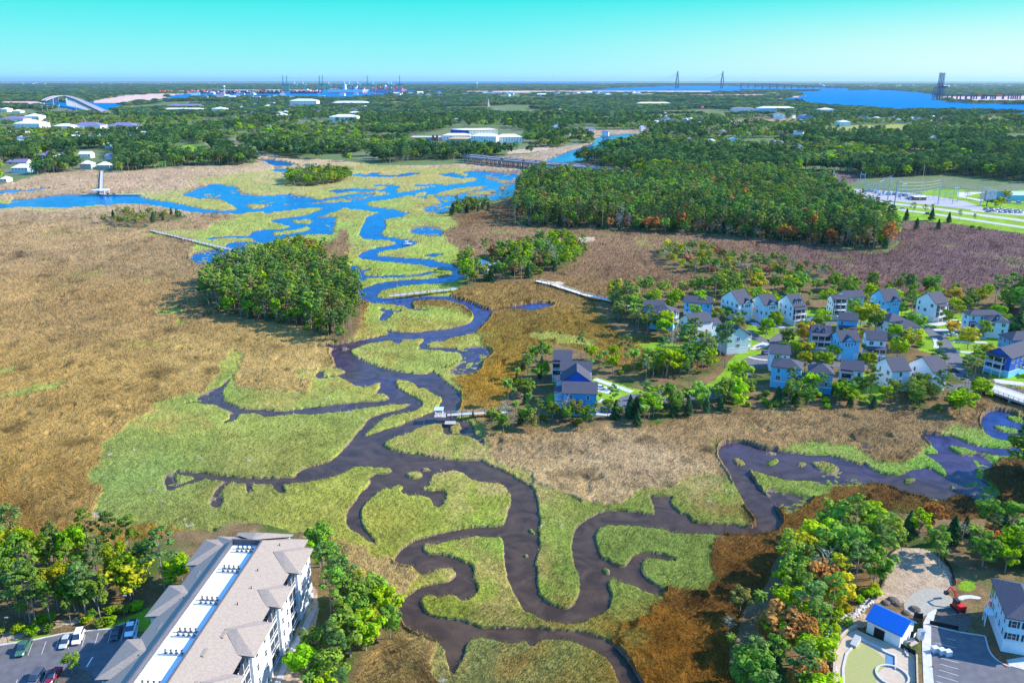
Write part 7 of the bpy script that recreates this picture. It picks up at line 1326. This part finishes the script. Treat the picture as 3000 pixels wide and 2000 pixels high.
scatter('mid_forest', ISL['mid_forest'], 6.2, [(P_,'pine',5),(P_,'dark',2),(P_,'mid',3),(P_,'olive',1.5),(B_,'lime',.5),(B_,'org',.25),(BA,'grey',.5),(B_,'mid',.6)], (12,21), wide=(.68,.95))
scatter('mid_forest', Pq([(1600,560),(1900,500),(2050,520),(1900,560),(1750,600),(1650,600)]), 17, [(B_,'lime',1)], (17,20))
scatter('mid_forest', Pq([(1510,668),(1700,673),(2100,696),(2400,722),(2620,740),(2600,715),(2300,690),(1900,662),(1515,650)]), 7, [(B_,'org',1),(B_,'mid',1.5),(CE,'dark',1),(SH,'dark',2),(BA,'grey',1),(SH,'olive',1)], (9,14))
scatter('round_island', ISL['round_island'], 4.6, [(P_,'pine',6),(P_,'mid',5),(B_,'mid',1),(B_,'lime',.6),(B_,'org',.35),(P_,'olive',1.5)], (10.5,17), wide=(.66,.92))
scatter('round_island', Pq([(600,905),(650,925),(740,947),(850,957),(940,990),(975,1012),(1010,1012),(1000,985),(900,950),(700,925),(610,890)]), 5, [(B_,'mid',2),(PA,'palm',2),(SH,'lime',2),(SH,'mid',2),(CE,'dark',1),(B_,'lime',1)], (6,10))
scatter('upper_island', ISL['upper_island'], 5.4, [(B_,'mid',2),(B_,'lime',2),(P_,'mid',1),(B_,'yel',.8),(B_,'rust',.8),(PA,'palm',1),(CE,'dark',1)], (8,11.5))
scatter('north_island', ISL['north_island'], 7.5, [(B_,'mid',3),(B_,'lime',1.2),(P_,'pine',1.2),(B_,'yel',1),(B_,'olive',1.5)], (10,15))
scatter('hut_island', ISL['hut_island'], 5.6, [(B_,'mid',2),(B_,'lime',1.3),(P_,'mid',2),(B_,'rust',.4),(PA,'palm',1.6),(CE,'dark',1),(SH,'mid',1.5),(BA,'grey',.4),(B_,'olive',1)], (8,13), keep=lambda x, y: ~inpoly(x, y, Pq([(1380,800),(1380,772),(1470,772),(1500,800),(1430,812)])))
scatter('small_island', ISL['small_island'], 6.5, [(CE,'dark',2),(P_,'pine',1),(B_,'mid',2),(B_,'olive',1)], (8,12))
scatter('brush_island', ISL['brush_island'], 9, [(B_,'olive',2),(SH,'grey',2),(CE,'dark',1),(PA,'palm',.6),(BA,'grey',1)], (6,9.5))
scatter('right_brush', ISL['right_brush'], 7.2, [(B_,'olive',2),(B_,'mid',1),(B_,'yel',.9),(SH,'mid',2),(BA,'grey',1),(B_,'rust',.7),(P_,'pine',1),(PA,'palm',.5)], (6,9.5))
scatter('back_belt', Pq([(1850,868),(2000,855),(2250,842),(2450,850),(2650,862),(2800,860),(2810,880),(2600,885),(2400,870),(2100,875),(1900,885)]), 9, [(B_,'mid',2),(B_,'olive',2),(P_,'pine',1.2),(B_,'yel',.8),(B_,'lime',.6)], (8,13))
scatter('back_belt', Pq([(2900,890),(3100,880),(3200,940),(3050,960),(2960,930)]), 8, [(P_,'pine',2),(P_,'dark',1),(B_,'mid',1)], (13,18))
# near woods
scatter('lower_left', Pq([(-260,1700),(60,1650),(220,1640),(330,1650),(430,1670),(520,1690),(540,1720),(440,1790),(330,1835),(240,1855),(100,1880),(0,1890),(-260,1900)]), 5.3, [(P_,'pine',3),(P_,'mid',3),(B_,'lime',1.3),(B_,'mid',1.2),(PA,'palm',1),(B_,'yel',.6)], (10,15), wide=(.72,.98))
scatter('lower_left', Pq([(-260,1860),(0,1850),(120,1835),(240,1815),(420,1760),(520,1710),(530,1740),(330,1842),(100,1880),(-260,1900)]), 3.4, [(SH,'lime',2),(SH,'mid',2),(PA,'palm',1)], (7,10))
scatter('beside_flats', Pq([(660,1570),(760,1560),(860,1590),(930,1610),(960,1650),(930,1680),(900,1640),(820,1600)]), 4.3, [(P_,'mid',2),(B_,'lime',1),(B_,'mid',2),(P_,'pine',1)], (8,12))
scatter('beside_flats', Pq([(925,1650),(990,1660),(1020,1720),(1090,1760),(1150,1830),(1145,1900),(1060,1950),(1010,2030),(1000,2300),(840,2300),(870,2060),(950,1900),(950,1780)]), 4.4, [(P_,'mid',2),(P_,'pine',2),(B_,'mid',2),(B_,'lime',1.2),(PA,'palm',.8)], (8,11))
scatter('beside_flats', Pq([(990,1700),(1090,1765),(1155,1840),(1135,1900),(1080,1900),(1010,1800)]), 5.6, [(B_,'gold',1),(B_,'yel',2),(B_,'olive',2)], (8,10))
scatter('lower_right', Pq([(2280,1780),(2290,1720),(2340,1650),(2420,1580),(2500,1545),(2570,1560),(2590,1620),(2580,1700),(2530,1760),(2440,1830),(2420,1900),(2430,2000),(2440,2200),(2200,2200),(2190,2000),(2190,1900)]), 5.2, [(B_,'lime',2),(P_,'mid',2.4),(B_,'mid',2),(B_,'yel',1.3),(PA,'palm',1),(B_,'org',.5),(BA,'grey',.7),(P_,'pine',1.5),(CE,'dark',.6)], (8.5,13))
scatter('lower_right', Pq([(2130,1900),(2160,1800),(2230,1740),(2280,1790),(2200,1900),(2180,2050),(2120,2050)]), 6.5, [(B_,'olive',1),(BA,'grey',1.2),(SH,'mid',1),(PA,'palm',1),(B_,'org',.6)], (5,8))
scatter('lower_right', Pq([(2420,1880),(2440,1820),(2560,1730),(2600,1700),(2560,1790),(2500,1830),(2440,1900)]), 3.6, [(SH,'lime',3),(SH,'mid',1),(SH,'yel',1)], (7,9))
scatter('sand_edge', Pq([(2450,1530),(2560,1530),(2620,1540),(2720,1545),(2760,1610),(2740,1640),(2690,1590),(2600,1580)]), 6.5, [(B_,'mid',1.5),(CE,'dark',1),(PA,'palm',1.6),(B_,'org',.8),(B_,'lime',.8)], (7,10.5))
scatter('sand_edge', Pq([(2760,1600),(2800,1560),(2950,1560),(3300,1500),(3300,1720),(3000,1700),(2900,1690),(2820,1700),(2790,1660)]), 6.0, [(B_,'mid',2),(P_,'dark',1),(PA,'palm',1),(B_,'lime',1),(CE,'dark',2),(B_,'org',.4)], (8,12))
scatter('sand_edge', Pq([(2990,1380),(3350,1330),(3350,1520),(3040,1510)]), 6.0, [(P_,'dark',2),(B_,'mid',1)], (13,17))
# village belts
scatter('front_belt', Pq([(1440,1275),(1440,1235),(1520,1225),(1640,1220),(1780,1215),(1850,1200),(1990,1190),(2090,1165),(2130,1150),(2160,1190),(2080,1225),(1990,1228),(1900,1258),(1800,1252),(1700,1262),(1600,1252),(1520,1282)]), 4.6, [(CE,'dark',2),(B_,'mid',2.4),(PA,'palm',1.8),(SH,'mid',1.5),(BA,'grey',.7),(B_,'olive',.8),(P_,'pine',.9),(B_,'lime',.8)], (6.5,10))
scatter('front_belt', Pq([(2130,1215),(2150,1150),(2230,1160),(2440,1165),(2560,1170),(2700,1160),(2760,1170),(2860,1185),(2850,1212),(2760,1212),(2600,1202),(2400,1205),(2280,1202)]), 5.0, [(B_,'mid',2.6),(B_,'lime',1.4),(P_,'pine',2),(CE,'dark',1),(SH,'lime',1.2),(SH,'mid',1.2)], (6.5,10), wide=(.9,1.25))
scatter('point_belt', Pq([(1480,1190),(1505,1150),(1520,1100),(1560,1060),(1600,1020),(1610,1060),(1600,1120),(1595,1180),(1580,1230)]), 5.4, [(PA,'palm',2.6),(B_,'mid',1.3),(B_,'lime',1),(CE,'dark',1),(P_,'pine',.8)], (6,10))
scatter('street_belt', Pq([(1790,1080),(1850,1100),(1940,1118),(2040,1118),(2090,1090),(2105,1050),(2060,1040),(2000,1020),(1960,1050),(1900,1085)]), 5.2, [(B_,'lime',2),(B_,'mid',2),(PA,'palm',1.2),(SH,'mid',2),(P_,'pine',1.6),(BA,'grey',.4)], (8,13))
scatter('street_belt', Pq([(1760,900),(1800,880),(1860,885),(1880,920),(1950,975),(1930,1000),(1850,980),(1790,940)]), 6, [(B_,'mid',2),(P_,'pine',1.5),(B_,'olive',2),(B_,'yel',.8),(PA,'palm',.6)], (8,13))
scatter('yards', Pq([(1900,900),(2100,870),(2500,860),(2900,880),(3150,900),(3150,1130),(2880,1180),(2450,1190),(2130,1170),(2120,1060),(1960,1010),(1850,960)]), 11.5, [(B_,'lime',2),(B_,'mid',2.2),(P_,'pine',1.4),(B_,'yel',1.2),(PA,'palm',1),(SH,'mid',1.6),(B_,'gold',.6)], (7,12.5))
scatter('brown_flat', Pq([(1700,1060),(1760,1045),(1860,1080),(1840,1110),(1760,1090)]), 6, [(PA,'palm',2),(B_,'lime',1),(SH,'mid',2)], (6,9))
# the uplands
nearup = np.array(pw('P', [(-500,545),(0,545),(127,511),(263,501),(353,505),(510,492),(600,488),(680,486),(761,478),(723,455),(638,433),(600,424),(608,414),(706,408),(700,420),(723,435),(765,452),(850,463),(1000,473),
  (1121,487),(1275,487),(1363,479),(1388,475),(1480,457),(1565,451),(1622,434),(1727,421),(1765,416),(1719,402),(1600,398),(1909,382),(1925,400),(1800,424),(1725,447),(1690,475),(1760,489),(1830,500),(2330,540),(2360,500),(2500,500),(2700,520),(3300,560),(3500,345),(-500,345)]))
def upmix(x0): return [(P_,'dark',2.4),(P_,'pine',2),(B_,'mid',2),(B_,'olive',1.2),(B_,'lime',.8)]
for yb0, yb1, s in ((600,560,8),):
    pass
bands = [(560,470,7.5),(470,430,8.5),(430,400,10.5),(400,370,13),(370,345,17)]
for a, b, s in bands:
    ya, yb = G(0, a)[1], G(0, b)[1]
    left = [(-.75*ya, ya), (.75*ya, ya), (.75*yb, yb), (-.75*yb, yb)]
    mixl = [(B_,'mid',2.6),(B_,'olive',2),(B_,'lime',1.5),(P_,'pine',1.5),(P_,'dark',1),(B_,'grey',.9),(B_,'dark',1)]
    mixd = [(P_,'dark',4),(P_,'pine',2.4),(B_,'dark',2),(B_,'mid',1),(B_,'lime',.35)]
    scatter('far_wood', left, s, mixl, (10,16), cl=[URBAN], keep=lambda x, y: (fbm(x/260, y/260, 90, 2) < .5) & streets(x, y), wide=(1.1,1.5))
    scatter('far_wood', left, s, mixd, (13,19), cl=[URBAN], keep=lambda x, y: (fbm(x/260, y/260, 90, 2) >= .5) & streets(x+900, y), wide=(1.0,1.3))
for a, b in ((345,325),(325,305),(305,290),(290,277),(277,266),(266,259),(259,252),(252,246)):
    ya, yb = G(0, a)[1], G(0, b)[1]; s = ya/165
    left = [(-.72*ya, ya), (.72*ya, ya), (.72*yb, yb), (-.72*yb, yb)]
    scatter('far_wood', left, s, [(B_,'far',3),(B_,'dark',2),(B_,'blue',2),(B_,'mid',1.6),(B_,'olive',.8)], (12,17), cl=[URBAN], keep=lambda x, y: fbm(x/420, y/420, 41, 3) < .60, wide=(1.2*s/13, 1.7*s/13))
print('trees', len(CAND), flush=True)
# individuals: the nearest of each kind; the rest is wood one cannot count
CAND.sort(key=lambda t: t[2]); used = {}; rest = []; IND = []
NOUN = {'pine': 'tall pine', 'broad': 'leafy tree', 'palm': 'fan-crowned palm', 'cedar': 'cone-shaped cedar', 'bare': 'half-bare tree', 'shrub': 'low shrub'}
COLW = dict(dark='dark green', pine='green', mid='mid-green', lime='lime green', yel='yellow-green', olive='olive', grey='grey', org='orange', gold='golden', rust='rusty red', palm='bright')
for c in CAND:
    if used.get(c[0], 0) < {'pine': 262, 'broad': 262, 'shrub': 200, 'bare': 80}.get(c[0], 240) and c[2] < 1200: used[c[0]] = used.get(c[0], 0)+1; IND.append(c)
    else: rest.append(c[:6])
SHORT = {'lower_left': 'wood behind the car park', 'beside_flats': 'strip right of the apartments', 'lower_right': 'wood left of the pool', 'sand_edge': 'trees beyond the sandy lot', 'front_belt': 'village front belt', 'point_belt': 'trees left of the point houses', 'street_belt': 'thicket by the village street', 'yards': 'village yards', 'back_belt': 'belt behind the village', 'hut_island': 'hut island wood'}
SUBG = {}
for c in IND: SUBG.setdefault((c[6], c[0], c[7]), []).append(c)
ORD = ['first','second','third','fourth','fifth','sixth','seventh','eighth','ninth','tenth','eleventh','twelfth','thirteenth','fourteenth','fifteenth','sixteenth']
for (key, kd, ck), L in SUBG.items():
    L.sort(key=lambda c: c[2]); h2 = (len(L)+1)//2; nm = f'{COLW.get(ck, "green")} {NOUN[kd]}'; gp = f'{nm}s in {WL[key]}'
    parts = [('', L)] if len(L) <= 14 or key not in SHORT else [('nearer ', L[:h2]), ('farther ', L[h2:])]
    for hw, Q in parts:
        Q.sort(key=lambda c: c[1]/(c[2]+60))
        for i, (kd_, x, y, h, w, c, _, _) in enumerate(Q):
            if len(L) == 1: lb = f'single {nm} in {WL[key]}'
            elif key in SHORT and len(Q) <= 16: lb = f'{nm}, {ORD[i]} from left in {hw+"half of " if hw else ""}the {SHORT[key]}'
            else: lb = f'{nm} in {WL[key]}'
            tree(kd, x, y, h, c, lb, gp, wide=w)
print('individual', used, 'rest', len(rest), flush=True)
def gn_scatter(name, items, kd, lod, label, cat):
    col = bpy.data.collections.new(f'{kd}_source'); vs = (0, 1, 2, 3)
    for v in vs:
        V_, F_ = crownmesh(kd, 100+KINDS.index(kd)*20+v, lod); wmb = wood_mesh(kd, v)
        k = len(V_); me = npmesh(f'{kd}_far', V_, F_, [LEAFI])
        bm = bmesh.new(); bm.from_mesh(me)
        if lod < 2:
            tm = wmb.mesh('t', BARK[kd]); n0 = len(bm.faces); bm.from_mesh(tm); bm.faces.ensure_lookup_table()
            for f in bm.faces[n0:]: f.material_index = 1
        bm.to_mesh(me); bm.free(); me.materials.append(BARK[kd])
        col.objects.link(bpy.data.objects.new(f'{kd}_shape_{"abcd"[v]}', me))
    me = bpy.data.meshes.new(name); me.vertices.add(len(items))
    me.vertices.foreach_set('co', np.array([(x, y, 1.1) for _, x, y, h, w, c in items], np.float32).ravel())
    a = me.attributes.new('scl', 'FLOAT_VECTOR', 'POINT'); a.data.foreach_set('vector', np.array([(h*w, h*w, h) for _, x, y, h, w, c in items], np.float32).ravel())
    a = me.attributes.new('rot', 'FLOAT_VECTOR', 'POINT'); a.data.foreach_set('vector', np.array([(0, 0, random.random()*6.28) for _ in items], np.float32).ravel())
    a = me.attributes.new('vi', 'INT', 'POINT'); a.data.foreach_set('value', np.array([random.randrange(4) for _ in items], np.int32))
    a = me.attributes.new('tint', 'FLOAT_COLOR', 'POINT'); a.data.foreach_set('color', np.array([(*c, 1) for *_, c in items], np.float32).ravel())
    o = bpy.data.objects.new(name, me); C.objects.link(o); tag(o, label, cat, None, 'stuff')
    ng = bpy.data.node_groups.new(name, 'GeometryNodeTree'); ng.interface.new_socket('Geometry', in_out='INPUT', socket_type='NodeSocketGeometry'); ng.interface.new_socket('Geometry', in_out='OUTPUT', socket_type='NodeSocketGeometry')
    n = ng.nodes; l = ng.links; gi = n.new('NodeGroupInput'); gout = n.new('NodeGroupOutput'); m2p = n.new('GeometryNodeMeshToPoints'); iop = n.new('GeometryNodeInstanceOnPoints'); ci = n.new('GeometryNodeCollectionInfo')
    ci.inputs['Collection'].default_value = col; ci.inputs['Separate Children'].default_value = True; ci.inputs['Reset Children'].default_value = True
    l.new(gi.outputs[0], m2p.inputs[0]); l.new(m2p.outputs[0], iop.inputs['Points']); l.new(ci.outputs[0], iop.inputs['Instance']); iop.inputs['Pick Instance'].default_value = True
    def at(nm, ty):
        q = n.new('GeometryNodeInputNamedAttribute'); q.data_type = ty; q.inputs[0].default_value = nm; return q.outputs[0]
    l.new(at('vi', 'INT'), iop.inputs['Instance Index']); l.new(at('rot', 'FLOAT_VECTOR'), iop.inputs['Rotation']); l.new(at('scl', 'FLOAT_VECTOR'), iop.inputs['Scale']); l.new(iop.outputs[0], gout.inputs[0])
    md = o.modifiers.new('scatter', 'NODES'); md.node_group = ng
    return o
for kd in KINDS:
    for nm, lo_, hi_, lod in ((f'{NAMES[kd]}_wood', 0, 1300, 1), (f'distant_{NAMES[kd]}_wood', 1300, 1e9, 2)):
        it = [t for t in rest if t[0] == kd and lo_ <= t[2] < hi_]
        if it: gn_scatter(nm, it, kd, lod, f'mass of {CATS[kd]} crowns in the '+('woods around the marsh' if hi_ < 1e6 else 'far woods towards the horizon'), 'woodland')
# =====================================================================
#  AIR
# =====================================================================
hm_ = bpy.data.materials.new('haze'); hm_.use_nodes = True; n_ = hm_.node_tree.nodes; n_.remove(n_['Principled BSDF']); pv = n_.new('ShaderNodeVolumePrincipled')
pv.inputs['Color'].default_value = (.50, .76, 1, 1); pv.inputs['Density'].default_value = 1.7e-5; pv.inputs['Anisotropy'].default_value = .3
hm_.node_tree.links.new(pv.outputs[0], n_['Material Output'].inputs['Volume'])
MB().b2((-70500, -600, -2.4), (70500, 92000, 290)).build('haze', hm_, kind='stuff')
S.cycles.volume_step_rate = 4; S.cycles.volume_max_steps = 64
